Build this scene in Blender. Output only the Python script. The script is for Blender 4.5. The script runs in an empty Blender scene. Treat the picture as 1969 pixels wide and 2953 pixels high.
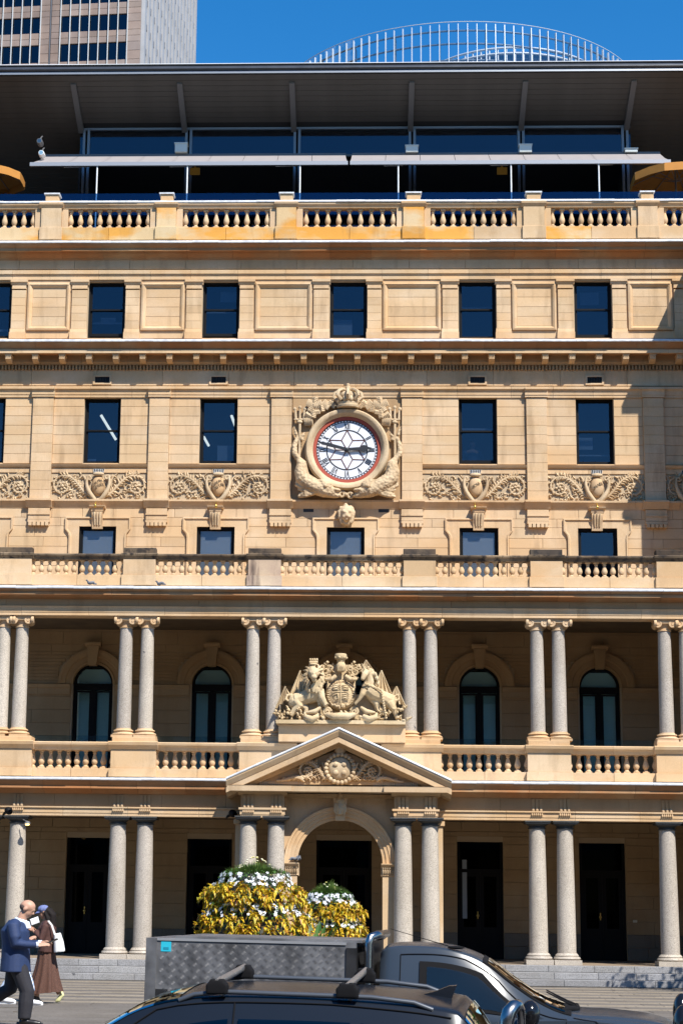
import bpy, bmesh, math, random
from mathutils import Vector, Matrix
RND = random.Random(11)
sc = bpy.context.scene
rad = math.radians

# ------------------------------------------------------------------ camera
F_PX, PPX, PPY, IW, IH = 5460.0, 818.0, 1459.0, 1969.0, 2953.0
CAM = Vector((0.0, -47.0, 1.63))
def _axes():
    pi, ya, ro = rad(11.909), rad(2.513), rad(0.717)
    fwd = Vector((-math.sin(ya) * math.cos(pi), math.cos(ya) * math.cos(pi), math.sin(pi)))
    right = Vector((math.cos(ya), math.sin(ya), 0))
    up = right.cross(fwd)
    c, s = math.cos(ro), math.sin(ro)
    return c * right + s * up, -s * right + c * up, fwd
AX_R, AX_U, AX_F = _axes()
cd = bpy.data.cameras.new('camera'); cam = bpy.data.objects.new('camera', cd)
sc.collection.objects.link(cam); sc.camera = cam
cd.sensor_fit = 'VERTICAL'; cd.sensor_height = 36.0; cd.sensor_width = 24.0
cd.lens = F_PX / IH * 36.0
cd.shift_x = (IW / 2 - PPX) / IH
cd.shift_y = -(IH / 2 - PPY) / IH
cd.clip_start = 0.1; cd.clip_end = 3000.0
m = Matrix.Identity(4)
for i in range(3):
    m[i][0] = AX_R[i]; m[i][1] = AX_U[i]; m[i][2] = -AX_F[i]; m[i][3] = CAM[i]
cam.matrix_world = m

# ------------------------------------------------------------------ sky, sun, exposure
SUN_EL, SUN_AZ = rad(50), rad(34)          # azimuth measured from the facade normal towards the right
w = bpy.data.worlds.new('World'); sc.world = w; w.use_nodes = True
nt = w.node_tree; bg = nt.nodes['Background']
sky = nt.nodes.new('ShaderNodeTexSky'); sky.sky_type = 'NISHITA'; sky.sun_disc = False
sky.sun_elevation = SUN_EL; sky.sun_rotation = math.pi - SUN_AZ
sky.altitude = 0; sky.air_density = 1.0; sky.dust_density = 0.15; sky.ozone_density = 4.0
hs = nt.nodes.new('ShaderNodeHueSaturation'); hs.inputs['Saturation'].default_value = 1.36; hs.inputs['Value'].default_value = 1.0
nt.links.new(sky.outputs[0], hs.inputs['Color']); nt.links.new(hs.outputs[0], bg.inputs[0]); bg.inputs[1].default_value = 0.115
sd = bpy.data.lights.new('sun', 'SUN'); sun = bpy.data.objects.new('sun', sd); sc.collection.objects.link(sun)
sd.energy = 5.0; sd.angle = rad(0.5); sd.color = (1.0, 0.955, 0.89)
sdir = Vector((math.sin(SUN_AZ) * math.cos(SUN_EL), -math.cos(SUN_AZ) * math.cos(SUN_EL), math.sin(SUN_EL)))
sun.rotation_euler = sdir.to_track_quat('Z', 'Y').to_euler(); sun.location = (20, -40, 60)
sc.view_settings.view_transform = 'Standard'; sc.view_settings.look = 'None'
sc.view_settings.exposure = 0.66; sc.view_settings.gamma = 1.0; sc.view_settings.use_curve_mapping = False
sc.render.engine = 'CYCLES'
sc.cycles.max_bounces = 6; sc.cycles.diffuse_bounces = 4; sc.cycles.glossy_bounces = 3
sc.cycles.transparent_max_bounces = 10; sc.cycles.use_denoising = True

# ------------------------------------------------------------------ pixel helpers
def ray(px, py): return AX_F + (px - PPX) / F_PX * AX_R - (py - PPY) / F_PX * AX_U
def P(px, py, Y):
    d = ray(px, py); return CAM + d * ((Y - CAM.y) / d.y)
def PG(px, py, Z=0.0):
    d = ray(px, py); return CAM + d * ((Z - CAM.z) / d.z)
def XX(px, py, Y): return P(px, py, Y).x
def ZZ(py, Y, px=560): return P(px, py, Y).z

# ------------------------------------------------------------------ mesh builder
ORG = {}
def link(o): sc.collection.objects.link(o)
class MB:
    def __init__(s): s.v = []; s.f = []
    def pts(s, ps):
        n = len(s.v); s.v += [Vector(p) for p in ps]; return n
    def face(s, ps):
        n = s.pts(ps); s.f.append(tuple(range(n, n + len(ps))))
    def box(s, x0, x1, y0, y1, z0, z1):
        n = s.pts([(x0, y0, z0), (x1, y0, z0), (x1, y1, z0), (x0, y1, z0), (x0, y0, z1), (x1, y0, z1), (x1, y1, z1), (x0, y1, z1)])
        for q in ((0, 3, 2, 1), (4, 5, 6, 7), (0, 1, 5, 4), (1, 2, 6, 5), (2, 3, 7, 6), (3, 0, 4, 7)):
            s.f.append(tuple(n + i for i in q))
        return s
    def block(s, x0, x1, y0, y1, z0, z1, c=0.008):     # front face chamfered
        n = s.pts([(x0 + c, y0, z0 + c), (x1 - c, y0, z0 + c), (x1 - c, y0, z1 - c), (x0 + c, y0, z1 - c),
                   (x0, y0 + c, z0), (x1, y0 + c, z0), (x1, y0 + c, z1), (x0, y0 + c, z1),
                   (x0, y1, z0), (x1, y1, z0), (x1, y1, z1), (x0, y1, z1)])
        for q in ((0, 1, 2, 3), (0, 4, 5, 1), (1, 5, 6, 2), (2, 6, 7, 3), (3, 7, 4, 0), (4, 8, 9, 5), (5, 9, 10, 6), (6, 10, 11, 7), (7, 11, 8, 4)):
            s.f.append(tuple(n + i for i in q))
        return s
    def extrude(s, prof, x0, x1):                      # closed profile in (y, z) swept along X
        k = len(prof)
        n = s.pts([(x0, y, z) for y, z in prof] + [(x1, y, z) for y, z in prof])
        for i in range(k):
            j = (i + 1) % k; s.f.append((n + i, n + j, n + k + j, n + k + i))
        s.f.append(tuple(n + i for i in range(k))); s.f.append(tuple(n + k + i for i in reversed(range(k))))
        return s
    def prism(s, poly, y0, y1):                        # closed polygon in (x, z) swept along Y
        k = len(poly)
        n = s.pts([(x, y0, z) for x, z in poly] + [(x, y1, z) for x, z in poly])
        for i in range(k):
            j = (i + 1) % k; s.f.append((n + i, n + j, n + k + j, n + k + i))
        s.f.append(tuple(n + i for i in range(k))); s.f.append(tuple(n + k + i for i in reversed(range(k))))
        return s
    def lathe(s, prof, n=16, c=(0, 0, 0), axis='z'):
        b = len(s.v); k = len(prof)
        for i in range(n):
            a = 2 * math.pi * i / n; ca, sa = math.cos(a), math.sin(a)
            for r, z in prof:
                if axis == 'z': p = (r * ca, r * sa, z)
                elif axis == 'y': p = (r * ca, z, r * sa)
                else: p = (z, r * ca, r * sa)
                s.v.append(Vector(p) + Vector(c))
        for i in range(n):
            j = (i + 1) % n
            for q in range(k - 1):
                s.f.append((b + i * k + q, b + j * k + q, b + j * k + q + 1, b + i * k + q + 1))
        if (Vector(prof[0]) - Vector(prof[-1])).length < 1e-7: return s
        if prof[0][0] > 1e-6: s.f.append(tuple(b + i * k for i in reversed(range(n))))
        if prof[-1][0] > 1e-6: s.f.append(tuple(b + i * k + k - 1 for i in range(n)))
        return s
    def tube(s, path, r, n=8, flat=None, caps=True):
        path = [Vector(p) for p in path]; m_ = len(path)
        rs = r if isinstance(r, (list, tuple)) else [r] * m_
        b = len(s.v); up = None
        for i, p in enumerate(path):
            t = (path[min(i + 1, m_ - 1)] - path[max(i - 1, 0)])
            if t.length < 1e-9: t = Vector((0, 0, 1))
            t.normalize()
            if up is None:
                up = Vector((0, 1, 0)) if abs(t.y) < .9 else Vector((1, 0, 0))
            side = t.cross(up)
            if side.length < 1e-6: side = t.orthogonal()
            side.normalize(); up = side.cross(t).normalized()
            for k in range(n):
                a = 2 * math.pi * k / n
                fl = flat if flat else 1.0
                s.v.append(p + rs[i] * (math.cos(a) * side + math.sin(a) * fl * up))
        for i in range(m_ - 1):
            for k in range(n):
                j = (k + 1) % n
                s.f.append((b + i * n + k, b + i * n + j, b + (i + 1) * n + j, b + (i + 1) * n + k))
        if caps:
            s.f.append(tuple(b + k for k in reversed(range(n)))); s.f.append(tuple(b + (m_ - 1) * n + k for k in range(n)))
        return s
    def ell(s, c, r, rot=None, nu=10, nv=7):
        if not isinstance(r, (list, tuple)): r = (r, r, r)
        b = len(s.v); c = Vector(c)
        for i in range(1, nv):
            th = math.pi * i / nv
            for k in range(nu):
                a = 2 * math.pi * k / nu
                p = Vector((r[0] * math.sin(th) * math.cos(a), r[1] * math.sin(th) * math.sin(a), r[2] * math.cos(th)))
                s.v.append(c + (rot @ p if rot else p))
        t = len(s.v)
        for q in (1, -1):
            p = Vector((0, 0, r[2] * q)); s.v.append(c + (rot @ p if rot else p))
        for i in range(nv - 2):
            for k in range(nu):
                j = (k + 1) % nu
                s.f.append((b + i * nu + k, b + i * nu + j, b + (i + 1) * nu + j, b + (i + 1) * nu + k))
        for k in range(nu):
            j = (k + 1) % nu
            s.f.append((t, b + j, b + k)); e = b + (nv - 2) * nu; s.f.append((t + 1, e + k, e + j))
        return s
    def add(s, o, mat):
        n = len(s.v); s.v += [mat @ p for p in o.v]; s.f += [tuple(n + i for i in q) for q in o.f]; return s
    def mesh(s, name, smooth=None, recalc=True, shift=None):
        me = bpy.data.meshes.new(name)
        sh = shift or Vector((0, 0, 0))
        me.from_pydata([tuple(p - sh) for p in s.v], [], s.f)
        if recalc:
            bm = bmesh.new(); bm.from_mesh(me); bmesh.ops.recalc_face_normals(bm, faces=bm.faces); bm.to_mesh(me); bm.free()
        if smooth is not None:
            me.polygons.foreach_set('use_smooth', [True] * len(me.polygons)); me.set_sharp_from_angle(angle=rad(smooth))
        me.update(); return me
    def build(s, name, mat, parent=None, smooth=None, recalc=True, origin=None):
        lo = Vector([min(p[i] for p in s.v) for i in range(3)]); hi = Vector([max(p[i] for p in s.v) for i in range(3)])
        c = Vector(origin) if origin is not None else Vector(((lo.x + hi.x) / 2, (lo.y + hi.y) / 2, lo.z))
        me = s.mesh(name, smooth, recalc, c)
        me.materials.append(mat)
        return put(name, me, c, parent)
def put(name, me, loc, parent=None, rot=None, scale=None):
    o = bpy.data.objects.new(name, me); link(o); loc = Vector(loc)
    if parent is not None:
        o.parent = parent; o.location = loc - ORG[parent]
    else: o.location = loc
    if rot: o.rotation_euler = rot
    if scale: o.scale = scale
    ORG[o] = loc; return o
def tag(o, label=None, cat=None, group=None, kind=None):
    if label: o['label'] = label
    if cat: o['category'] = cat
    if group: o['group'] = group
    if kind: o['kind'] = kind
    return o
def root(name, label, cat, loc=(0, 0, 0), group=None):
    o = bpy.data.objects.new(name, None); link(o); o.location = loc; o.empty_display_size = .2
    ORG[o] = Vector(loc); return tag(o, label, cat, group)
def fuse(mb, name, vox, smooth=4, parent=None, mat=None, origin=None, dec=None):
    """melt overlapping volumes into one continuous surface"""
    me = mb.mesh(name); o = bpy.data.objects.new('tmp', me); link(o)
    r = o.modifiers.new('r', 'REMESH'); r.mode = 'VOXEL'; r.voxel_size = vox; r.use_smooth_shade = True
    if smooth:
        q = o.modifiers.new('s', 'SMOOTH'); q.factor = .5; q.iterations = smooth
    if dec:
        q = o.modifiers.new('d', 'DECIMATE'); q.ratio = dec
    dg = bpy.context.evaluated_depsgraph_get(); dg.update()
    m2 = bpy.data.meshes.new_from_object(o.evaluated_get(dg))
    bpy.data.objects.remove(o); bpy.data.meshes.remove(me)
    m2.name = name; m2.materials.clear(); m2.materials.append(mat)
    m2.polygons.foreach_set('use_smooth', [True] * len(m2.polygons))
    c = Vector(origin) if origin is not None else Vector((0, 0, 0))
    m2.transform(Matrix.Translation(-c))
    return put(name, m2, c, parent)
def rotm(ax, deg): return Matrix.Rotation(rad(deg), 3, ax)
def bez(p0, p1, p2, p3, n=12):
    p0, p1, p2, p3 = map(Vector, (p0, p1, p2, p3)); out = []
    for i in range(n + 1):
        t = i / n; u = 1 - t; out.append(u**3 * p0 + 3 * u * u * t * p1 + 3 * u * t * t * p2 + t**3 * p3)
    return out

# ------------------------------------------------------------------ materials
def _new(name):
    m_ = bpy.data.materials.new(name); m_.use_nodes = True
    t = m_.node_tree; b = t.nodes['Principled BSDF']; return m_, t, b
def plain(name, col, rough=.6, metal=0.0, spec=.5, coat=0.0, noise=0.0, nscale=30, bump=0.0):
    m_, t, b = _new(name)
    b.inputs['Base Color'].default_value = (*col, 1); b.inputs['Roughness'].default_value = rough
    b.inputs['Metallic'].default_value = metal; b.inputs['Specular IOR Level'].default_value = spec
    b.inputs['Coat Weight'].default_value = coat
    if coat: b.inputs['Coat Roughness'].default_value = .03
    if noise or bump:
        tc = t.nodes.new('ShaderNodeTexCoord'); n = t.nodes.new('ShaderNodeTexNoise')
        n.inputs['Scale'].default_value = nscale; n.inputs['Detail'].default_value = 5
        t.links.new(tc.outputs['Object'], n.inputs['Vector'])
        if noise:
            mp = t.nodes.new('ShaderNodeMapRange'); mp.inputs[1].default_value = .3; mp.inputs[2].default_value = .7
            mp.inputs[3].default_value = 1 - noise; mp.inputs[4].default_value = 1 + noise
            t.links.new(n.outputs[0], mp.inputs[0])
            mx = t.nodes.new('ShaderNodeMix'); mx.data_type = 'RGBA'; mx.blend_type = 'MULTIPLY'; mx.inputs[0].default_value = 1
            mx.inputs[6].default_value = (*col, 1); t.links.new(mp.outputs[0], mx.inputs[7]); t.links.new(mx.outputs[2], b.inputs['Base Color'])
        if bump:
            bp = t.nodes.new('ShaderNodeBump'); bp.inputs['Strength'].default_value = bump; bp.inputs['Distance'].default_value = .01
            t.links.new(n.outputs[0], bp.inputs['Height']); t.links.new(bp.outputs[0], b.inputs['Normal'])
    return m_
def ramp(t, fac, stops):
    r = t.nodes.new('ShaderNodeValToRGB'); e = r.color_ramp.elements
    while len(e) < len(stops): e.new(.5)
    for i, (p, c) in enumerate(stops): e[i].position = p; e[i].color = (*c, 1) if len(c) == 3 else c
    t.links.new(fac, r.inputs[0]); return r.outputs[0]
def mixc(t, a, b_, fac, mode='MIX'):
    mx = t.nodes.new('ShaderNodeMix'); mx.data_type = 'RGBA'; mx.blend_type = mode
    for k, i in ((a, 6), (b_, 7)):
        if isinstance(k, tuple): mx.inputs[i].default_value = (*k, 1)
        else: t.links.new(k, mx.inputs[i])
    if isinstance(fac, (int, float)): mx.inputs[0].default_value = fac
    else: t.links.new(fac, mx.inputs[0])
    return mx.outputs[2]
def nz(t, pos, scale, detail=5, rough=.55, stretch=None):
    n = t.nodes.new('ShaderNodeTexNoise'); n.inputs['Scale'].default_value = scale; n.inputs['Detail'].default_value = detail
    n.inputs['Roughness'].default_value = rough
    if stretch:
        mp = t.nodes.new('ShaderNodeMapping'); mp.inputs['Scale'].default_value = stretch
        t.links.new(pos, mp.inputs[0]); pos = mp.outputs[0]
    t.links.new(pos, n.inputs['Vector']); return n.outputs[0]
def stone(name, cols, stain=(.2, .12, .06), stain_amt=.35, scale=.9, rnd=.1, grain=.12, streak=.5, rough=.9, orange=None, orange_amt=.0, bump=.35, lichen=0.0):
    m_, t, b = _new(name)
    g = t.nodes.new('ShaderNodeNewGeometry'); pos = g.outputs['Position']
    base = ramp(t, nz(t, pos, scale), [(.3, cols[0]), (.5, cols[1]), (.7, cols[2])])
    if orange:
        fo = ramp(t, nz(t, pos, .55, 4, .6, (1, 1, 2.2)), [(.43, (0, 0, 0)), (.56, (1, 1, 1))])
        fx = t.nodes.new('ShaderNodeMath'); fx.operation = 'MULTIPLY'; fx.inputs[1].default_value = orange_amt; t.links.new(fo, fx.inputs[0])
        base = mixc(t, base, orange, fx.outputs[0])
    fs = ramp(t, nz(t, pos, 2.2, 5, .6, (1.6, 1.6, .28)), [(.52, (0, 0, 0)), (.72, (streak, streak, streak))])
    fm = t.nodes.new('ShaderNodeMath'); fm.operation = 'MULTIPLY'; fm.inputs[1].default_value = stain_amt; t.links.new(fs, fm.inputs[0])
    base = mixc(t, base, stain, fm.outputs[0])
    if lichen:
        fl = ramp(t, nz(t, pos, 6, 6, .65), [(.5, (0, 0, 0)), (.62, (lichen, lichen, lichen))])
        base = mixc(t, base, (.035, .03, .028), fl)
    gr = ramp(t, nz(t, pos, 55, 3, .7), [(.25, (1 - grain,) * 3), (.75, (1 + grain,) * 3)])
    base = mixc(t, base, gr, 1.0, 'MULTIPLY')
    oi = t.nodes.new('ShaderNodeObjectInfo')
    rr = ramp(t, oi.outputs['Random'], [(0, (1 - rnd, 1 - rnd * 1.1, 1 - rnd * 1.3)), (.25, (1, .985, .97)), (.5, (1 + rnd * .2, 1 - rnd * .1, 1 - rnd * .5)), (.75, (1 - rnd * .3, 1 - rnd * .1, 1)), (1, (1 + rnd * .6, 1 + rnd * .5, 1 + rnd * .3))])
    base = mixc(t, base, rr, 1.0, 'MULTIPLY')
    t.links.new(base, b.inputs['Base Color']); b.inputs['Roughness'].default_value = rough; b.inputs['Specular IOR Level'].default_value = .2
    bp = t.nodes.new('ShaderNodeBump'); bp.inputs['Strength'].default_value = bump; bp.inputs['Distance'].default_value = .006
    t.links.new(nz(t, pos, 38, 4, .7), bp.inputs['Height']); t.links.new(bp.outputs[0], b.inputs['Normal'])
    return m_
BUFF = [(.50, .352, .21), (.56, .405, .252), (.61, .455, .297)]
M = {}
M['sand'] = stone('sandstone', BUFF, orange=(.53, .34, .165), orange_amt=.4, stain_amt=.6, rnd=.11, streak=.65)
M['sand_trim'] = stone('sandstone_trim', BUFF, stain_amt=.5, rnd=.12, orange=(.52, .30, .12), orange_amt=.4)
M['sand_orange'] = stone('sandstone_orange', [(.52, .36, .19), (.58, .42, .23), (.60, .46, .29)], orange=(.62, .29, .05), orange_amt=.95, stain_amt=.6, rnd=.15)
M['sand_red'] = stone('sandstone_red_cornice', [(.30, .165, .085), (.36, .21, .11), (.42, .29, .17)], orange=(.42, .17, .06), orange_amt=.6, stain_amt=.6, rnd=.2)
M['sand_dark'] = stone('sandstone_lichen', [(.05, .038, .03), (.08, .06, .046), (.16, .12, .08)], lichen=.9, stain_amt=.7, rnd=.25)
M['sand_rail'] = stone('sandstone_sooty_rail', [(.07, .052, .04), (.13, .095, .062), (.30, .22, .14)], lichen=.95, stain=(.06, .05, .045), stain_amt=.9, rnd=.2)
M['sand_shade'] = stone('sandstone_shade_copy', [(.34, .22, .115), (.39, .26, .14), (.43, .30, .17)], stain_amt=.5, rnd=.12)  # darker copy of the sandstone, shade of the recesses put into its colour
M['mortar'] = plain('mortar', (.43, .325, .205), .95)
M['carve'] = stone('sandstone_carving', [(.45, .33, .20), (.53, .40, .25), (.6, .46, .30)], stain_amt=.7, rnd=.05, streak=.8, scale=2.2, grain=.2, bump=.9)
M['statue'] = stone('sandstone_sculpture', [(.46, .34, .19), (.55, .42, .25), (.6, .48, .31)], stain_amt=.8, rnd=.05, streak=.9, scale=3, grain=.22, bump=.9)
def granite(name, a, b_, c, sc_=60, rough=.55):
    m_, t, bs = _new(name); g = t.nodes.new('ShaderNodeNewGeometry'); pos = g.outputs['Position']
    n = nz(t, pos, sc_, 6, .8)
    base = ramp(t, n, [(.36, a), (.47, b_), (.62, c)])
    big = ramp(t, nz(t, pos, 1.4, 4, .6, (1, 1, .5)), [(.35, (.86, .84, .80)), (.65, (1.06, 1.05, 1.03))])
    base = mixc(t, base, big, 1.0, 'MULTIPLY')
    pt = ramp(t, nz(t, pos, 4.2, 2, .4), [(.76, (0, 0, 0)), (.79, (1, 1, 1))])
    base = mixc(t, base, (.09, .09, .095), pt)
    oi = t.nodes.new('ShaderNodeObjectInfo')
    base = mixc(t, base, ramp(t, oi.outputs['Random'], [(0, (.88, .88, .9)), (1, (1.08, 1.07, 1.05))]), 1.0, 'MULTIPLY')
    t.links.new(base, bs.inputs['Base Color']); bs.inputs['Roughness'].default_value = rough; bs.inputs['Specular IOR Level'].default_value = .25
    return m_
M['granite'] = granite('grey_granite', (.13, .118, .105), (.40, .355, .30), (.60, .545, .47))
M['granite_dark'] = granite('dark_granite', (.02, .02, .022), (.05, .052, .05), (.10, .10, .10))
M['granite_step'] = granite('granite_step', (.12, .12, .122), (.245, .245, .25), (.34, .34, .345), 45)
M['paving'] = granite('paving_stone', (.16, .135, .105), (.24, .205, .16), (.31, .27, .21), 25, .8)
M['paving_grey'] = granite('paving_grey', (.10, .088, .075), (.14, .125, .108), (.175, .158, .14), 20, .8)
M['lead'] = plain('white_lead_flashing', (.58, .59, .60), .45, 0, .5, noise=.22, nscale=6)
M['frame'] = plain('black_window_frame', (.006, .006, .0065), .6, 0, .15)
M['iron'] = plain('dark_iron_grille', (.02, .018, .016), .6)
M['steel'] = plain('grey_painted_steel', (.20, .22, .25), .35, .3)
M['steel_dark'] = plain('dark_grey_steel', (.12, .12, .125), .5, .1)
M['gutter'] = plain('dark_gutter', (.055, .06, .07), .35, .4, noise=.15, nscale=3)
M['white'] = plain('white_paint', (.75, .75, .73), .5)
M['ceiling'] = plain('brown_loggia_ceiling', (.12, .085, .05), .8, noise=.25, nscale=2)
M['dark_floor'] = plain('warm_stone_floor', (.24, .18, .12), .8, noise=.2, nscale=3)
M['soffit'] = plain('brown_soffit_board', (.075, .070, .065), .55, noise=.12, nscale=2)
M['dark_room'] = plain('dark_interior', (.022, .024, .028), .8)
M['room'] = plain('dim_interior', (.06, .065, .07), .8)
def glass(name, tint, gloss=(.8, .9, 1.0), gmix=1.0, rough=.0, base=.05):
    m_ = bpy.data.materials.new(name); m_.use_nodes = True; t = m_.node_tree; t.nodes.clear()
    out = t.nodes.new('ShaderNodeOutputMaterial'); mx = t.nodes.new('ShaderNodeMixShader')
    tr = t.nodes.new('ShaderNodeBsdfTransparent'); tr.inputs[0].default_value = (*tint, 1)
    gl = t.nodes.new('ShaderNodeBsdfGlossy'); gl.inputs['Color'].default_value = (*gloss, 1); gl.inputs['Roughness'].default_value = rough
    fr = t.nodes.new('ShaderNodeLayerWeight'); fr.inputs[0].default_value = .25
    ma = t.nodes.new('ShaderNodeMath'); ma.operation = 'MULTIPLY_ADD'; ma.inputs[1].default_value = gmix; ma.inputs[2].default_value = base
    t.links.new(fr.outputs['Fresnel'], ma.inputs[0]); t.links.new(ma.outputs[0], mx.inputs[0])
    t.links.new(tr.outputs[0], mx.inputs[1]); t.links.new(gl.outputs[0], mx.inputs[2]); t.links.new(mx.outputs[0], out.inputs[0])
    return m_
M['glass'] = glass('window_glass', (.46, .52, .58), (.75, .85, 1.0), .5, .01, .04)
M['glass_teal'] = glass('teal_glass', (.84, .92, .92), (.75, .9, .95), .6, .01, .08)
M['glass_door'] = glass('dark_door_glass', (.10, .11, .12), (.5, .5, .5), .25, .02, .01)
M['glass_guard'] = glass('blue_guard_glass', (.25, .42, .62), (.4, .65, 1.0), .7, .01, .04)
M['glass_clear'] = glass('clear_glass', (.80, .90, .95), (.8, .92, 1.0), .5, .01, .03)
M['blind'] = plain('pale_roller_blind', (.46, .50, .53), .8)
M['glass_blind'] = glass('lighter_window_glass', (.74, .76, .78), (.6, .8, 1.0), .5, .01, .03)
M['dado'] = granite('arcade_dado', (.12, .098, .07), (.19, .16, .12), (.25, .21, .16))
M['blind_reflect'] = plain('teal_reflection_blind', (.55, .78, .78), .8)  # blind lightened and tinted teal to stand in for reflections in the glass
def emit(name, col, s):
    m_, t, b = _new(name); b.inputs['Emission Color'].default_value = (*col, 1); b.inputs['Emission Strength'].default_value = s
    b.inputs['Base Color'].default_value = (*col, 1); return m_
M['tube'] = emit('lit_tube', (1, .9, .72), 2.2)
M['lamp_warm'] = emit('lit_lamp', (1, .6, .2), 3.0)
# ================================================================== setting: ground
YC, YF = -3.80, -4.08            # colonnade: column axis, entablature face
LZ = 0.42                        # landing height
ROAD_Z = -0.62
pl = MB().box(-60, 60, -23.4, 2.0, -1.2, -0.012).build('plaza', M['paving_grey']); tag(pl, kind='structure')
tag(MB().box(-200, 200, -140, -23.4 - .004, ROAD_Z - .5, ROAD_Z).build('road', plain('asphalt', (.055, .055, .056), .9, noise=.25, nscale=4, bump=.3)), kind='structure')
tag(MB().box(-600, 600, 2.004, 900, -1.2, -.02).build('ground', M['paving_grey']), kind='structure')
kb = MB().box(-60, 60, -23.9, -23.404, ROAD_Z + .002, -.3).build('kerb', M['granite_step']); tag(kb, kind='structure')
y = -5.09; row = 0
while y > -20.5:                 # paving slabs, laid in bands of unequal depth
    d = (.28 if row % 3 else .62) if y > -14.6 else 1.15
    x = -11.0 + (row % 2) * .6
    while x < 11.5:
        L = RND.uniform(1.1, 1.5) if y > -14.6 else RND.uniform(1.6, 2.0)
        cx = x + L / 2; dist = y + 47
        if -0.155 * dist - 1.2 < cx < 0.155 * dist + 1.4 and not (y < -9 and -2.6 < cx < 2.2):
            o = MB().box(x + .006, x + L - .006, y - d + .006, y - .006, -.05, RND.uniform(-.004, .002)).build('paving_slab', M['paving'] if y > -14.6 and row % 3 else M['paving_grey'], pl)
        x += L
    y -= d; row += 1

# ================================================================== the sandstone building
B = root('sandstone_building', 'tall classical sandstone building with granite columns, clock and balustrades', 'building', (0, 0, 0))
XL = XX(-260, 1200, 0); XR = 8.62
XFL, XFR = XX(0, 1000, 0) - .05, XX(1969, 1000, 0) + .05; OFFS = MB()
def holes_wall(mb, x0, x1, z0, z1, y0, y1, holes):
    xs = sorted({x0, x1, *[min(max(h[i], x0), x1) for h in holes for i in (0, 1)]})
    for a, b in zip(xs, xs[1:]):
        if b - a < 1e-4: continue
        c = (a + b) / 2; hs = sorted([(max(h[2], z0), min(h[3], z1)) for h in holes if h[0] < c < h[1]])
        z = z0
        for p, q in hs:
            if p > z + 1e-4: mb.box(a, b, y0, y1, z, p)
            z = max(z, q)
        if z < z1 - 1e-4: mb.box(a, b, y0, y1, z, z1)
    return mb
def ashlar(parent, x0, x1, zs, Yf, blen, holes=(), mat=None, mb=None, name='stone_block', g=.0035, ph=0.0, th=.05):
    zs = list(zs)
    for h in holes:
        for e in (h[2], h[3]):
            if zs[0] < e < zs[-1]:
                j = min(range(len(zs)), key=lambda i: abs(zs[i] - e))
                if .004 < abs(zs[j] - e) < .05 and 0 < j < len(zs) - 1: zs[j] = e
                elif abs(zs[j] - e) >= .05: zs = sorted(zs + [e])
    for i, (za, zb) in enumerate(zip(zs, zs[1:])):
        cuts = [(x0, x1)]
        for h in holes:
            ov = min(zb, h[3]) - max(za, h[2])
            if ov > .5 * (zb - za):
                new = []
                for a, b in cuts:
                    if h[1] <= a or h[0] >= b: new.append((a, b)); continue
                    if h[0] - a > .03: new.append((a, h[0]))
                    if b - h[1] > .03: new.append((h[1], b))
                cuts = new
        for a, b in cuts:
            n = max(1, round((b - a) / blen)); pts = [a]
            off = ((i % 2) - .5) * .5 * (b - a) / n if n > 1 else 0
            for k in range(1, n): pts.append(a + (b - a) * k / n + off * .6)
            pts.append(b)
            for p, q in zip(pts, pts[1:]):
                t = mb if mb is not None else MB()
                pr = RND.uniform(0, .003)
                t.block(p + g, q - g, Yf - .012 - pr, Yf + th, za + g, zb - g, .005)
                if mb is None:
                    if name == 'stone_block' and not (XFL < (p + q) / 2 < XFR): OFFS.v += t.v; OFFS.f += [tuple(i + len(OFFS.v) - len(t.v) for i in f_) for f_ in t.f]
                    else: t.build(name, mat or M['sand'], parent)
def zrow(pa, pb, n, Y): 
    a, b = ZZ(pa, Y), ZZ(pb, Y); return [b + (a - b) * k / n for k in range(n + 1)]
def course(name, prof, x0, x1, mat, parent, seg=1.15):
    """a moulded course laid as separate stones; prof in (y, z)"""
    x = x0
    while x < x1 - .01:
        e = min(x1, x + seg * RND.uniform(.85, 1.2))
        if x1 - e < .35: e = x1
        dy = RND.uniform(-.002, .002)
        MB().extrude([(y + (dy if y < 0.05 else 0), z) for y, z in prof], x + .0025, e - .0025).build(name, mat, parent, smooth=40)
        x = e
def flashing(parent, x0, x1, yf, z, yb=0.0, t=.05):
    x = x0
    while x < x1 - .01:
        e = min(x1, x + RND.uniform(.5, .95))
        dz = RND.uniform(-.004, .004); dy = RND.uniform(-.01, .008)
        MB().extrude([(yb, z + dz), (yf + dy, z + dz - .004), (yf + dy - .006, z + dz + t * .3), (yf + dy + .004, z + dz + t), (yb, z + t * 1.15)], x, e - .002).build('lead_flashing', M['lead'], parent)
        x = e

# ---------------------------------------------------------------- window bays (pixels measured on the photograph)
R5 = [(-75, 33), (254, 361), (584, 690), (951, 1058), (1322, 1430), (1655, 1764), (1990, 2098)]
R4 = [(-85, 14), (242, 347), (576, 684), None, (1322, 1432), (1660, 1769), (2003, 2110)]
R3 = [(-110, -3), (229, 336), (568, 677), (942, 1051), (1324, 1436), (1665, 1778), (2015, 2120)]
PIL4 = [(-236, -178), (97, 156), (432, 490), (783, 842), (1158, 1217), (1516, 1575), (1852, 1911)]
z5t, z5b = ZZ(805, 0), ZZ(977, 0); z4t, z4b = ZZ(1146, 0), ZZ(1338, 0); z3t, z3b = ZZ(1519.7, 0), ZZ(1700, 0) - .35
def wx(r, py): return (XX(r[0], py, 0), XX(r[1], py, 0))
H5 = [(*wx(r, 895), ZZ(976, 0), ZZ(811, 0)) for r in R5]
H4 = [(*wx(r, 1240), ZZ(1337, 0), ZZ(1147, 0)) if r else None for r in R4]
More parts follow.
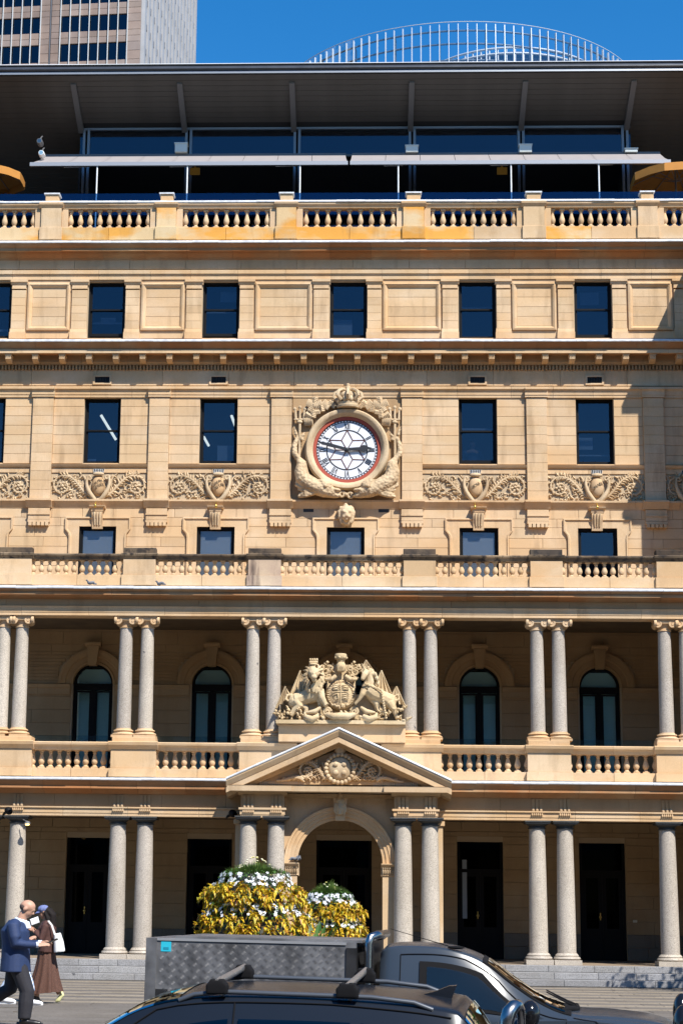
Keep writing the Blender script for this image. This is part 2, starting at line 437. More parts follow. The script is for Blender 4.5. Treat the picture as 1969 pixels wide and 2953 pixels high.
H3 = [(*wx(r, 1545), 8.75, ZZ(1519.7, 0)) for r in R3]
UW = MB(); ZTOP = ZZ(700, 0)
holes_wall(UW, XL, XR, 8.3, ZTOP, .004, .34, H5 + [h for h in H4 if h] + H3)
wall = UW.build('wall', M['mortar'], B)
# dim rooms behind the windows
RM = MB(); RM.box(XL, XR, 3.2, 3.3, 8.3, ZTOP)
for py in (1000, 1440): z = ZZ(py, 0); RM.box(XL, XR, .36, 3.19, z - .15, z + .15)
RM.box(XL, XR, .36, 3.19, 8.3, 8.5); RM.box(XL, XR, .36, 3.19, ZTOP - .3, ZTOP - .1)
for h in H5[:-1]: xm = h[1] + 1.0; RM.box(xm - .05, xm + .05, .36, 3.19, 8.51, ZTOP - .31)
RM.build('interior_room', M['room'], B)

def sash_window(h, meet, open_gap=0.0, blind=None, yr=.17, one=False):
    x0, x1, z0, z1 = h; f = .045
    fr = MB(); fr.box(x0, x0 + f, yr - .03, yr + .12, z0, z1); fr.box(x1 - f, x1, yr - .03, yr + .12, z0, z1)
    fr.box(x0 + f, x1 - f, yr - .03, yr + .12, z1 - f * 1.2, z1); fr.box(x0 + f, x1 - f, yr - .03, yr + .12, z0, z0 + .03)
    W = fr.build('window', M['frame'], B)
    zm = z0 + (z1 - z0) * meet; s = .045
    gm = M['glass_blind'] if blind and one else M['glass']
    def sash(za, zb, y, nm, bot=.05):
        q = MB(); q.box(x0 + f, x0 + f + s, y, y + .035, za, zb); q.box(x1 - f - s, x1 - f, y, y + .035, za, zb)
        q.box(x0 + f + s, x1 - f - s, y, y + .035, zb - .035, zb); q.box(x0 + f + s, x1 - f - s, y, y + .035, za, za + bot)
        q.build(nm, M['frame'], W)
        g = MB().box(x0 + f + s, x1 - f - s, y + .014, y + .020, za + bot, zb - .035); g.build('pane', gm, W)
    if one: sash(z0 + .03, z1 - f * 1.2, yr + .02, 'sash')
    else:
        sash(zm, z1 - f * 1.2, yr + .01, 'upper_sash', .04); sash(z0 + .03 + open_gap, zm + .04 + open_gap * .4, yr + .05, 'lower_sash', .075)
    if blind:
        MB().box(x0 + f, x1 - f, yr + (.06 if one else .13), yr + (.065 if one else .135), z0 + (z1 - z0) * blind[0], z0 + (z1 - z0) * blind[1]).build('blind', M['blind'], W)
    sill = MB().box(x0 + .01, x1 - .01, -.01, yr - .035, z0 - .05, z0 + .006); sill.build('sill', M['sand_trim'], W)
    return W
PALE = plain('pale_glint_tone', (.5, .55, .6), .7)  # pale insets behind the panes; the thin bars stand in for window reflections
def panel_glint(h, W, u0, u1, v0, v1, y=.40):
    x0, x1, z0, z1 = h; MB().box(x0 + (x1 - x0) * u0, x0 + (x1 - x0) * u1, y, y + .02, z0 + (z1 - z0) * v0, z0 + (z1 - z0) * v1).build('pale_panel_glint', PALE, W)
for i, h in enumerate(H5):
    W5 = sash_window(h, .52, [.03, .09, .09, .05, .01, .06, .02][i])
    for e in [[(.1, .9, .2, .24)], [(.05, .95, .33, .36), (.3, .7, .36, .44)], [(.45, .95, .72, .9), (.05, .95, .52, .55)], [(.05, .6, .08, .40), (.05, .95, .56, .58)], [(.05, .95, .60, .62)], [(.2, .7, .66, .88), (.05, .9, .55, .57)], []][i]: panel_glint(h, W5, *e)
for i, h in enumerate(H4):
    if h:
        W4 = sash_window(h, .51, [0, .0, .02, 0, .05, .02, 0][i])
        for e in [[], [(.05, .3, .02, .12)], [(.45, .98, .05, .33)], [], [(.05, .95, .57, .60)], [(.02, .48, .28, .46), (.02, .98, .18, .2)], []][i]: panel_glint(h, W4, *e)
for i, h in enumerate(H3): sash_window(h, .5, 0, None if i == 5 else (0, .97), one=True, yr=.06)

# ---------------------------------------------------------------- storey five: paired pilasters and sunk panels
PIL5 = []
for a, b in R5: PIL5 += [(a - 47, a - 3), (b + 1, b + 41)]
zpt, zpb = ZZ(806, -.07), ZZ(977, -.07)
p5x = []
for a, b in PIL5:
    x0, x1 = XX(a, 890, -.07), XX(b, 890, -.07); p5x.append((x0, x1))
    if x1 < XL or x0 > XR: continue
    pm = MB(); t = zpt - zpb
    pm.box(x0 - .03, x1 + .03, -.10, 0, zpb, zpb + .11 * t); pm.extrude([(0, zpb + .11 * t + .002), (-.095, zpb + .11 * t + .002), (-.075, zpb + .17 * t), (0, zpb + .17 * t)], x0 - .018, x1 + .018)
    pm.box(x0 - .005, x1 + .005, -.085, 0, zpt - .155 * t, zpt - .13 * t)
    pm.extrude([(0, zpt - .085 * t), (-.08, zpt - .085 * t), (-.10, zpt - .05 * t), (-.125, zpt - .045 * t), (-.125, zpt), (0, zpt)], x0 - .04, x1 + .04)
    pl_ = pm.build('pilaster', M['sand_trim'], B)
    zs = [zpb + .17 * t + (.83 - .17 - .005) * t * k / 5 for k in range(6)]
    for za, zb in zip(zs, zs[1:]): MB().block(x0, x1, -.07, .0, za + .002, zb - .002, .004).build('stone_block', M['sand'], pl_)
    MB().box(x0, x1, -.068, 0, zpt - .13 * t, zpt - .085 * t).build('neck', M['sand'], pl_)
for k in range(0, len(R5) - 1):
    xa = p5x[2 * k + 1][1] + .05; xb = p5x[2 * k + 2][0] - .05
    zt, zb = ZZ(818, 0), ZZ(954, 0); d = .10
    fr = MB(); P4 = [(xa, zb), (xb, zb), (xb, zt), (xa, zt)]
    def ring(e, Y): return [(xa + e, Y, zb + e), (xb - e, Y, zb + e), (xb - e, Y, zt - e), (xa + e, Y, zt - e)]
    rs = [ring(-.005, .0), ring(.0, -.07), ring(.045, -.085), ring(.055, -.07), ring(.075, -.065), ring(.12, -.012), ring(.125, .0)]
    for p, q in zip(rs, rs[1:]):
        for j in range(4): fr.face([p[j], p[(j + 1) % 4], q[(j + 1) % 4], q[j]])
    pan = fr.build('sunk_panel', M['sand_trim'], B)
    ashlar(pan, xa + .12, xb - .12, [zb + .12 + (zt - zb - .24) * j / 4 for j in range(5)], .006, .9)
    for za, zb_, pm in ((ZZ(977, 0), zb - .01, 1), (zt + .01, ZZ(805, 0), 1)):
        ashlar(wall, xa - .05, xb + .05, [za, zb_], -.004, 1.2)
    for q in ((xa - .05, xa), (xb, xb + .05)): MB().box(q[0] + .001, q[1] - .006, -.012, .02, zb, zt).build('margin_stone', M['sand'], wall)

# ---------------------------------------------------------------- storey four: giant pilasters, plain ashlar, carved band
zs4 = zrow(1146, 1338, 7, 0)
hol4 = [h for h in H4 if h]
p4x = [(XX(a, 1150, -.09), XX(b, 1150, -.09)) for a, b in PIL4]
P4holes = [(a - .002, b + .002, 0, 99) for a, b in p4x]
ckx0, ckx1 = XX(842, 1300, 0), XX(1158, 1300, 0)
for i in range(len(p4x) - 1):
    xa, xb = p4x[i][1], p4x[i + 1][0]
    if i == 3: continue
    ashlar(wall, xa, xb, zs4, -.004, 1.6, [(h[0] - .001, h[1] + .001, h[2], h[3]) for h in hol4])
ashlar(wall, p4x[6][1], XR, zs4, -.004, 1.6, [H4[6]])
zp_t, zp_b = ZZ(1146, -.09), ZZ(1440, -.09)
for x0, x1 in p4x:
    pm = MB(); pm.box(x0 + .004, x1 - .004, -.085, .0, zp_b, zp_t); pl_ = pm.build('pilaster', M['mortar'], B)
    zs = [zp_b + (zp_t - zp_b) * k / 11 for k in range(12)]
    for za, zb in zip(zs, zs[1:]): MB().block(x0, x1, -.096 - RND.uniform(0, .003), .0, za + .002, zb - .002, .005).build('stone_block', M['sand'], pl_)
# sill course, plain band
for i in range(len(p4x)):
    xa = p4x[i][1]; xb = p4x[i + 1][0] if i + 1 < len(p4x) else XR
    if i == 3: continue
    zA, zB, zC, zD = ZZ(1340, -.05), ZZ(1348, -.05), ZZ(1354, 0), ZZ(1365, 0)
    course('sill_course', [(0, zB), (-.055, zB), (-.085, zA - .03), (-.10, zA), (0, zA + .015)], xa, xb, M['sand_trim'], B, 1.3)
    ashlar(B, xa, xb, [zD, ZZ(1349, 0)], -.01, 1.2, name='band_stone')
# string course below the carved band, with breaks under the pilasters
zS0, zS1 = ZZ(1466, -.02), ZZ(1439, -.12)
course('string_course', [(0, zS0), (-.03, zS0), (-.05, zS0 + .05), (-.12, zS0 + .14), (-.14, zS1 - .06), (-.14, zS1 - .015), (0, zS1)], XL, XR, M['sand_trim'], B)
for x0, x1 in p4x:
    q = MB().extrude([(-.01, zS0 - .003), (-.11, zS0 - .003), (-.14, zS0 + .05), (-.20, zS0 + .14), (-.225, zS1 - .06), (-.225, zS1 - .01), (-.01, zS1 + .004)], x0 - .07, x1 + .05)
    br = q.build('bracket', M['sand_trim'], B)
    zt, zb = ZZ(1466, -.1), ZZ(1517, -.1); h = zt - zb
    q = MB(); q.box(x0 - .01, x1 + .01, -.10, .0, zb + .36 * h, zt - .002); q.box(x0 - .018, x1 + .018, -.125, -.1001, zb + .62 * h, zb + .70 * h)
    q.box(x0 - .014, x1 + .014, -.115, 0, zb + .2 * h, zb + .34 * h); q.build('bracket_block', M['sand'], br)
    n = 5; wd = (x1 - x0) / n
    for k in range(n): MB().box(x0 + k * wd + wd * .12, x0 + (k + 1) * wd - wd * .12, -.14, .0, zb, zb + .2 * h - .002).build('gutta', M['sand'], br)

# ---------------------------------------------------------------- storey three
zs3 = zrow(1466, 1690, 8, 0)
sur = []
for h in H3:
    sur.append((h[0] - .26, h[1] + .26, 8.5, h[3] + .01))
blk3 = MB()
ashlar(wall, XL, XR, zs3[3:], -.004, .78, sur)
ashlar(None, XL, XR, zs3[:4], -.004, .78, sur, mb=blk3)
tag(blk3.build('hidden_stonework', M['sand'], wall), kind='stuff')
for i, h in enumerate(H3):
    x0, x1, z0, z1 = h; e = .36; n_ = .255; zt = ZZ(1493, 0); ze = ZZ(1528, 0); zf = ZZ(1540, 0)
    out = [(x0 - n_, 8.6), (x0 - n_, zf - .08), (x0 - n_ - .02, zf), (x0 - e, ze), (x0 - e, zt), (x1 + e, zt), (x1 + e, ze), (x1 + n_ + .02, zf), (x1 + n_, zf - .08), (x1 + n_, 8.6)]
    def ins(d, d2): return [(x0 - n_ + d, 8.6), (x0 - n_ + d, zf - .08), (x0 - n_ - .02 + d, zf), (x0 - e + d, ze), (x0 - e + d, zt - d2), (x1 + e - d, zt - d2), (x1 + e - d, ze), (x1 + n_ + .02 - d, zf), (x1 + n_ - d, zf - .08), (x1 + n_ - d, 8.6)]
    q = MB(); rs = [(ins(-.003, -.003), .0), (ins(0, 0), -.075), (ins(.035, .035), -.08), (ins(.045, .045), -.055), (ins(.075, .075), -.045)]
    for (p, yp), (r_, yr) in zip(rs, rs[1:]):
        for j in range(len(p) - 1): q.face([(p[j][0], yp, p[j][1]), (p[j + 1][0], yp, p[j + 1][1]), (r_[j + 1][0], yr, r_[j + 1][1]), (r_[j][0], yr, r_[j][1])])
    inn = rs[-1][0]                                         # flat field between moulding and opening
    q.face([(inn[0][0], -.045, 8.6), (inn[1][0], -.045, inn[1][1]), (x0, -.045, inn[1][1]), (x0, -.045, 8.6)])
    q.face([(inn[1][0], -.045, inn[1][1]), (inn[2][0], -.045, inn[2][1]), (inn[3][0], -.045, inn[3][1]), (x0, -.045, inn[3][1]), (x0, -.045, inn[1][1])])
    q.face([(inn[9][0], -.045, 8.6), (inn[8][0], -.045, inn[8][1]), (x1, -.045, inn[8][1]), (x1, -.045, 8.6)])
    q.face([(inn[8][0], -.045, inn[8][1]), (inn[7][0], -.045, inn[7][1]), (inn[6][0], -.045, inn[6][1]), (x1, -.045, inn[6][1]), (x1, -.045, inn[8][1])])
    q.face([(inn[3][0], -.045, inn[3][1]), (inn[4][0], -.045, inn[4][1]), (inn[5][0], -.045, inn[5][1]), (inn[6][0], -.045, inn[6][1]), (x1, -.045, inn[6][1]), (x1, -.045, z1), (x0, -.045, z1), (x0, -.045, inn[3][1])])
    for xx in (x0, x1): q.face([(xx, -.045, 8.6), (xx, -.045, z1), (xx, .16, z1), (xx, .16, 8.6)])
    q.face([(x0, -.045, z1), (x1, -.045, z1), (x1, .16, z1), (x0, .16, z1)])
    S = q.build('window_surround', M['sand'], B, recalc=False)
    if i != 3:                                              # scrolled console over the window
        xm = (x0 + x1) / 2 - .01; zt = ZZ(1458, -.2); zb = ZZ(1525, -.1); hh = zt - zb
        q = MB().extrude([(0, zt - .11 * hh), (-.20, zt - .11 * hh), (-.235, zt - .05 * hh), (-.245, zt), (0, zt)], xm - .20, xm + .20)
        q.extrude([(0, zt - .25 * hh), (-.17, zt - .25 * hh), (-.19, zt - .115 * hh), (0, zt - .115 * hh)], xm - .155, xm + .155)
        C = q.build('console', M['sand_trim'], B)
        q = MB().extrude([(0, zb), (-.06, zb), (-.075, zb + .12 * hh), (-.09, zb + .3 * hh), (-.14, zb + .5 * hh), (-.165, zb + .68 * hh), (-.16, zt - .255 * hh), (0, zt - .255 * hh)], xm - .135, xm + .135)
        q.build('scroll', M['sand'], C, smooth=40)
        for k in (-1, 0, 1): MB().tube([(xm + k * .075, -.165, zt - .30 * hh), (xm + k * .072, -.165, zb + .62 * hh), (xm + k * .066, -.12, zb + .42 * hh), (xm + k * .06, -.085, zb + .16 * hh)], [.028, .03, .026, .02], 6).build('flute', M['carve'], C, smooth=60)

# ---------------------------------------------------------------- cornices
def prof_z(*ys): return ys
# top entablature
a = lambda py, Y: ZZ(py, Y)
zA = a(805.5, -.06)
course('architrave_block', [(0, zA), (-.05, zA), (-.05, a(795, -.05)), (-.065, a(794.5, -.05)), (-.07, a(790.5, -.07)), (-.095, a(789, -.09)), (-.10, a(779, -.1)), (0, a(777.5, -.02))], XL, XR, M['sand_trim'], B)
ashlar(B, XL, XR, [a(777.2, 0), a(750, 0)], -.012, 1.5, name='frieze_block')
zc0 = a(750, -.03)
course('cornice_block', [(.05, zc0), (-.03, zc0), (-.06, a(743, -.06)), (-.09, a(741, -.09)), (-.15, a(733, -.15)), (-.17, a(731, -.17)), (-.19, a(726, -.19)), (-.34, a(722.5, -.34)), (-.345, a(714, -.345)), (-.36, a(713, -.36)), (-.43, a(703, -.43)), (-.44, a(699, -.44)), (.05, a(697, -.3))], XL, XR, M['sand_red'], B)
flashing(B, XL, XR, -.46, a(699, -.46), -.2, .055)
# main cornice over storey four
zA = a(1145.5, -.06)
course('architrave_block', [(0, zA), (-.05, zA), (-.05, a(1138.5, -.05)), (-.065, a(1137.5, -.065)), (-.065, a(1128, -.065)), (-.09, a(1123, -.09)), (-.12, a(1121, -.12)), (-.12, a(1115, -.12)), (0, a(1113.5, -.02))], XL, XR, M['sand_trim'], B)
for x0, x1 in p4x:
    MB().extrude([(-.01, zA - .004), (-.13, zA - .004), (-.13, a(1138.5, -.13)), (-.145, a(1137.5, -.145)), (-.145, a(1128, -.145)), (-.17, a(1123, -.17)), (-.20, a(1121, -.2)), (-.20, a(1116, -.2)), (-.01, a(1113, -.1))], x0 - .03, x1 + .03).build('pilaster_cap', M['sand_trim'], B)
VENT = [(145, 160), (0, 0)]
ashlar(B, XL, XR, [a(1113, 0), a(1067, 0)], -.012, 1.7, name='frieze_block')
for px in (-40, 296, 631, 1376, 1713):
    x0, x1 = XX(px - 21, 1096, -.03), XX(px + 21, 1096, -.03); z0, z1 = a(1105, -.03), a(1087, -.03)
    q = MB(); q.box(x0 - .05, x0, -.065, -.02, z0 - .04, z1 + .04); q.box(x1, x1 + .05, -.065, -.02, z0 - .04, z1 + .04)
    q.box(x0, x1, -.065, -.02, z1, z1 + .04); q.box(x0, x1, -.065, -.02, z0 - .04, z0)
    V = q.build('vent', M['sand'], B); MB().box(x0, x1, -.036, -.03, z0, z1).build('vent_backing', plain('black_void', (.004, .004, .004), .9), V)
    for k in range(9): xx = x0 + (x1 - x0) * (k + .5) / 9; MB().box(xx - .005, xx + .005, -.048, -.038, z0, z1).build('grille_bar', M['iron'], V)
course('cornice_bed', [(.02, a(1066, -.02)), (.0, a(1066, -.0)), (.0, a(1053, -.0)), (-.10, a(1052, -.1)), (-.11, a(1048, -.11)), (-.14, a(1044, -.14)), (-.15, a(1024, -.15)), (-.15, a(1016, -.15)), (.02, a(1016, -.1))], XL, XR, M['sand_shade'], B)
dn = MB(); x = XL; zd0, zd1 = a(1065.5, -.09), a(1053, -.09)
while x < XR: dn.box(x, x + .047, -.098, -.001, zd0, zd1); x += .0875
tag(dn.build('dentil_course', M['sand_shade'], B), kind='stuff')
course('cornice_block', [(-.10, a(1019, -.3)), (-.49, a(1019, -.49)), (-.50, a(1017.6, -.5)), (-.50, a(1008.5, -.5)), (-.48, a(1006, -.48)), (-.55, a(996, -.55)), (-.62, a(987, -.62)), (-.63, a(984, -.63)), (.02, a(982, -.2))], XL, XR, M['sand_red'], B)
MB().box(XL, XR, .0, .3, a(984, -.63) - .04, a(1016, -.1)).build('cornice_core', M['sand_shade'], B)
flashing(B, XL, XR, -.65, a(984, -.65), -.05, .06)
# lit lower fascia of the corona in paler stone, sunlight put into its colour
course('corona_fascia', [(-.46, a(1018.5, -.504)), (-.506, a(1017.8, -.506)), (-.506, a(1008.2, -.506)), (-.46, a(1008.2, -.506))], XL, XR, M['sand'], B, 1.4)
mo = MB(); mo.extrude([(0, 0), (-.10, -.01), (-.26, .02), (-.33, .07), (-.34, .13), (-.34, .19), (0, .19)], -.085, .085); mo.box(-.10, .10, -.36, 0, .192, .225)
for k in range(4): mo.ell((-.063 + k * .042, -.34, .145), (.02, .02, .02), nu=6, nv=4); mo.ell((-.06 + k * .04, -.325, .075), (.016, .016, .02), nu=6, nv=4)
mo_me = mo.mesh('modillion', 40); mo_me.materials.append(M['sand_trim'])
zmo = a(1019, -.49) - .226 * .8; k = 0
px = 26.5 - 78 * 3
while px < 2060:
    put('modillion', mo_me, (XX(px + 1, 1033, -.4), -.15, zmo), B, scale=(.86, .88, .8)); px += 77.3
# lintel cover strip hidden seams done
# ---------------------------------------------------------------- carved acanthus band with shields
def spiral(cx, cz, r0, turns, sgn, a0, y, n=30, r1=.04):
    out = []
    for i in range(n + 1):
        t = i / n; r = r0 + (r1 - r0) * t; ang = a0 + sgn * turns * 2 * math.pi * t
        out.append((cx + r * math.cos(ang), y - .015 * t, cz + r * math.sin(ang)))
    return out
def leaf(mb, p, ang, L, wd, y, rr):
    """a curled acanthus lobe lying on the wall plane"""
    c, s = math.cos(ang), math.sin(ang); n = 4; L_ = []; R_ = []; mid = []
    for i in range(n + 1):
        t = i / n; bend = .35 * t * t * rr; px_ = p[0] + L * t * math.cos(ang + bend); pz_ = p[1] + L * t * math.sin(ang + bend)
        ww = wd * math.sin(math.pi * min(.96, .15 + .85 * t)) ; nx, nz_ = -math.sin(ang + bend), math.cos(ang + bend)
        hgt = y - .045 * math.sin(math.pi * (.2 + .7 * t)) - .02 * t
        L_.append((px_ + nx * ww, hgt + .03, pz_ + nz_ * ww)); R_.append((px_ - nx * ww, hgt + .03, pz_ - nz_ * ww)); mid.append((px_, hgt - .012, pz_))
    for i in range(n):
        mb.face([L_[i], mid[i], mid[i + 1], L_[i + 1]]); mb.face([mid[i], R_[i], R_[i + 1], mid[i + 1]])
def rosette(mb, cx, cz, y, r):
    mb.ell((cx, y - .03, cz), (r * .28, .035, r * .28), nu=8, nv=5)
    for k in range(6):
        a_ = k * math.pi / 3 + .2; mb.ell((cx + .55 * r * math.cos(a_), y - .012, cz + .55 * r * math.sin(a_)), (r * .33, .03, r * .23), Matrix.Rotation(-a_, 3, 'Y'), 8, 5)
def half_scroll(mb, xs, xe, zb, zt, y, rr):
    """foliage from the shield side (xs) out to a rosette scroll near xe"""
    d = 1 if xe > xs else -1; h = zt - zb; W_ = abs(xe - xs); r0 = h * .43
    cx = xe - d * (r0 + .03); cz = zb + h * .5
    sp = spiral(cx, cz, r0, 1.25, -d, math.pi / 2, y - .025)
    mb.tube(sp, [.032 - .016 * i / 30 for i in range(31)], 6)
    rosette(mb, cx, cz, y - .01, h * .24)
    stem = bez((xs, y - .02, zb + .06), (xs + d * W_ * .25, y - .03, zb + h * .2), (xs + d * W_ * .35, y - .03, zt), (cx, y - .025, zt - h * .07), 14)
    mb.tube(stem, [.04 - .012 * i / 14 for i in range(15)], 6)
    st2 = bez((xs + d * .02, y - .02, zb + .1), (xs + d * .1, y - .03, zb + h * .5), (xs + d * W_ * .12, y - .03, zt - .1), (xs + d * W_ * .2, y - .02, zt - .04), 8)
    mb.tube(st2, .022, 6)
    for i in range(1, 15):
        p = stem[i]; t_ = stem[min(i + 1, 14)] - stem[i - 1]; an = math.atan2(t_.z, t_.x)
        for sd_ in (-1, 1):
            if rr.random() < .9:
                leaf(mb, (p.x, p.z), an + sd_ * rr.uniform(.5, .9), h * rr.uniform(.17, .30), h * rr.uniform(.045, .075), y, sd_)
    for i in range(2, 30, 2):
        p = Vector(sp[i]); an = math.atan2(p.z - cz, p.x - cx) + rr.uniform(-.5, .5)
        if i < 22: leaf(mb, (p.x, p.z), an - d * 1.0, h * rr.uniform(.1, .16), h * .05, y, 1)
        leaf(mb, (p.x, p.z), an + math.pi - d * .8, h * rr.uniform(.07, .12), h * .04, y, -1)
    for k in range(9):
        leaf(mb, (xs + d * W_ * rr.uniform(.1, .95), rr.choice((zb + .02, zt - .02, zb + .03))), rr.uniform(0, 6.28), h * rr.uniform(.1, .2), h * .05, y, 1)
    for k in range(46):
        xx = xs + d * W_ * rr.uniform(.03, .98); zz = zb + h * rr.uniform(.06, .94)
        if (xx - cx) ** 2 + (zz - cz) ** 2 > (r0 * .9) ** 2: leaf(mb, (xx, zz), rr.uniform(0, 6.28), h * rr.uniform(.12, .22), h * rr.uniform(.035, .06), y + .012, rr.choice((-1, 1)))
    for k in range(14):
        xx = xs + d * W_ * rr.uniform(.15, .6); mb.ell((xx, y - .02, zb + h * rr.uniform(.08, .3)), (.02, .02, .02), nu=6, nv=4)
def text_on(words, x, z, y, size, parent, mat, rot=0.0):
    """raised capitals as real geometry"""
    for wi, wd in enumerate(words):
        cu = bpy.data.curves.new('lettering', 'FONT'); cu.body = wd; cu.align_x = 'CENTER'; cu.size = size; cu.extrude = .006
        o = bpy.data.objects.new('tmp', cu); link(o)
        dg = bpy.context.evaluated_depsgraph_get(); dg.update(); me = bpy.data.meshes.new_from_object(o.evaluated_get(dg))
        bpy.data.objects.remove(o)
        T = Matrix.Translation((x, y, z)) @ Matrix.Rotation(rot, 4, 'Y') @ Matrix.Translation((0, 0, -wi * size * .95)) @ Matrix.Rotation(math.pi / 2, 4, 'X')
        me.transform(T); me.materials.clear(); me.materials.append(mat); c = Vector((x, y, z)); me.transform(Matrix.Translation(-c))
        put('lettering', me, c, parent)
zb_, zt_ = ZZ(1440, 0), ZZ(1366, 0)
M['ink'] = plain('incised_shadow_stone', (.20, .14, .08), .9)
M['gold'] = plain('gilded_metal', (.8, .55, .15), .3, 1.0)
WORDS = {1: ['SOUTH', 'AFRICA'], 2: ['GREAT', 'BRITAIN'], 4: ['INDIA'], 5: ['CANADA']}
for i in range(len(p4x)):
    xa = p4x[i][1]; xb = p4x[i + 1][0] if i + 1 < len(p4x) else XR
    if i == 3: continue
    rr = random.Random(40 + i)
    bk = MB().box(xa + .002, xb - .002, .012, .05, zb_, zt_); CP = bk.build('carved_panel', M['carve'], B)
    h = H4[i] if i < len(H4) else None
    xm = (h[0] + h[1]) / 2 + XX(0, 1404, 0) - XX(0, 1240, 0) if False else (xa + xb) / 2 + (-.02 if i < 3 else .02)
    for d, xe in ((-1, xa), (1, xb)):
        q = MB(); half_scroll(q, xm + d * .2, xe, zb_ + .02, zt_ - .02, .005, rr); q.build('scrollwork', M['carve'], CP, smooth=50)
    hh = zt_ - zb_; zc = (zb_ + zt_) / 2 + .01
    SH = MB().ell((xm, .0, zc), (.175, .13, hh * .40), nu=18, nv=12).build('shield', M['sand_trim'], CP, smooth=60)
    q = MB()
    for d in (-1, 1):
        q.tube(bez((xm + d * .05, -.06, zb_ - .06), (xm + d * .16, -.1, zb_ + .05), (xm + d * .36, -.11, zc - .05), (xm + d * .27, -.09, zc + .22), 12), [.05, .055, .06, .062, .062, .06, .055, .05, .045, .04, .036, .03, .03], 8)
        q.tube(spiral(xm + d * .23, zc + .2, .07, 1.1, d, 0, -.08, 12, .02), .025, 6)
    q.ell((xm, -.06, zb_ - .05), (.09, .07, .05)); q.ell((xm, -.07, zt_ - .03), (.15, .06, .055)); q.build('shield_frame', M['carve'], CP, smooth=60)
    if i in WORDS:
        wds = WORDS[i]; text_on(wds, xm + .005, zc + (.05 if len(wds) > 1 else -.02), -.128, .105, CP, M['ink'], rad(-34))
    gz0, gz1 = ZZ(1365, 0), ZZ(1354, 0)
    MB().box(xm - .13, xm + .13, -.032, -.024, gz0, gz1).build('grille', M['iron'], CP)
    for k in range(12): xx = xm - .12 + .022 * k; MB().tube([(xx, -.036, gz0), (xx + .02 * (1 if k % 2 else -1), -.036, gz1)], .004, 4).build('grille_bar', M['white'], CP)
    q = MB().tube([(xm - .03, -.16, zb_ - .10), (xm - .03, -.22, zb_ - .17)], .018, 6).ell((xm - .03, -.235, zb_ - .22), (.03, .03, .05)); q.build('spot_lamp', M['gold'], CP, smooth=60)

# ---------------------------------------------------------------- the clock with dolphins, tridents and crown
CX, CZ = XX(1000.5, 1297, -.15), ZZ(1297, -.15, 1000); PXM = (XX(1100, 1297, -.1) - XX(900, 1297, -.1)) / 200
zk0, zk1 = ZZ(1447, 0, 1000), ZZ(1146, 0, 1000)
CK = MB().box(ckx0 + .01, ckx1 - .01, -.03, .0, zk0, zk1).build('clock', M['sand_shade'], B); tag(CK, 'white clock with red rim held by two carved dolphins')
def ck(u, v, y): return (CX + (u - 785) / 3.92 * PXM, y, CZ - (v - 850) / 3.92 * PXM)
RF = 90 * PXM
M['scales'] = stone('sandstone_scales', [(.45, .33, .20), (.53, .40, .25), (.6, .46, .30)], stain_amt=.7, rnd=.05, streak=.8, scale=2.2, grain=.2)
_t = M['scales'].node_tree; _v = _t.nodes.new('ShaderNodeTexVoronoi'); _v.inputs['Scale'].default_value = 13; _g = [n for n in _t.nodes if n.type == 'NEW_GEOMETRY'][0]; _t.links.new(_g.outputs['Position'], _v.inputs['Vector'])
_b = [n for n in _t.nodes if n.type == 'BUMP'][0]; _b.inputs['Strength'].default_value = .9; _b.inputs['Distance'].default_value = .03; _b.invert = True; _t.links.new(_v.outputs['Distance'], _b.inputs['Height'])
pr = [(RF * 1.085, -.13), (RF * 1.095, -.20), (RF * 1.13, -.22), (RF * 1.16, -.27), (RF * 1.22, -.30), (RF * 1.29, -.30), (RF * 1.33, -.26), (RF * 1.345, -.2), (RF * 1.345, -.02), (RF * 1.085, -.02), (RF * 1.085, -.13)]
MB().lathe(pr, 64, (CX, 0, CZ), 'y').build('stone_ring', M['carve'], CK, smooth=35)
MB().lathe([(RF * 1.085, -.12), (RF * 1.085, -.17), (RF * .985, -.165), (RF * .985, -.12), (RF * 1.085, -.12)], 64, (CX, 0, CZ), 'y').build('red_rim', plain('red_paint', (.34, .055, .025), .6), CK, smooth=30)
FACE = MB().lathe([(0.0, -.125), (RF * .99, -.125), (RF * .99, -.10), (0, -.10)], 64, (CX, 0, CZ), 'y').build('dial', plain('white_dial', (.66, .67, .69), .4), CK)
M['ink2'] = plain('black_dial_ink', (.012, .013, .016), .5); M['redline'] = plain('dark_red_lines', (.10, .03, .03), .5)
def dial_ring(r0, r1, y, mat, nm): MB().lathe([(r0, y), (r1, y), (r1, y + .006), (r0, y + .006), (r0, y)], 64, (CX, 0, CZ), 'y').build(nm, mat, FACE)
dial_ring(RF * .905, RF * .92, -.131, M['ink2'], 'minute_ring'); dial_ring(RF * .965, RF * .985, -.131, M['ink2'], 'minute_ring')
dial_ring(RF * .632, RF * .668, -.131, M['ink2'], 'inner_ring')
tk = MB()
for k in range(60):
    a_ = 2 * math.pi * k / 60; tk.prism([(CX + r_ * math.sin(a_ + d), CZ + r_ * math.cos(a_ + d)) for r_, d in ((RF * .915, -.018), (RF * .97, -.018), (RF * .97, .018), (RF * .915, .018))], -.132, -.1265)
tag(tk.build('minute_marks', M['ink2'], FACE), kind='stuff')
NUM = ['XII', 'I', 'II', 'III', 'IIII', 'V', 'VI', 'VII', 'VIII', 'IX', 'X', 'XI']
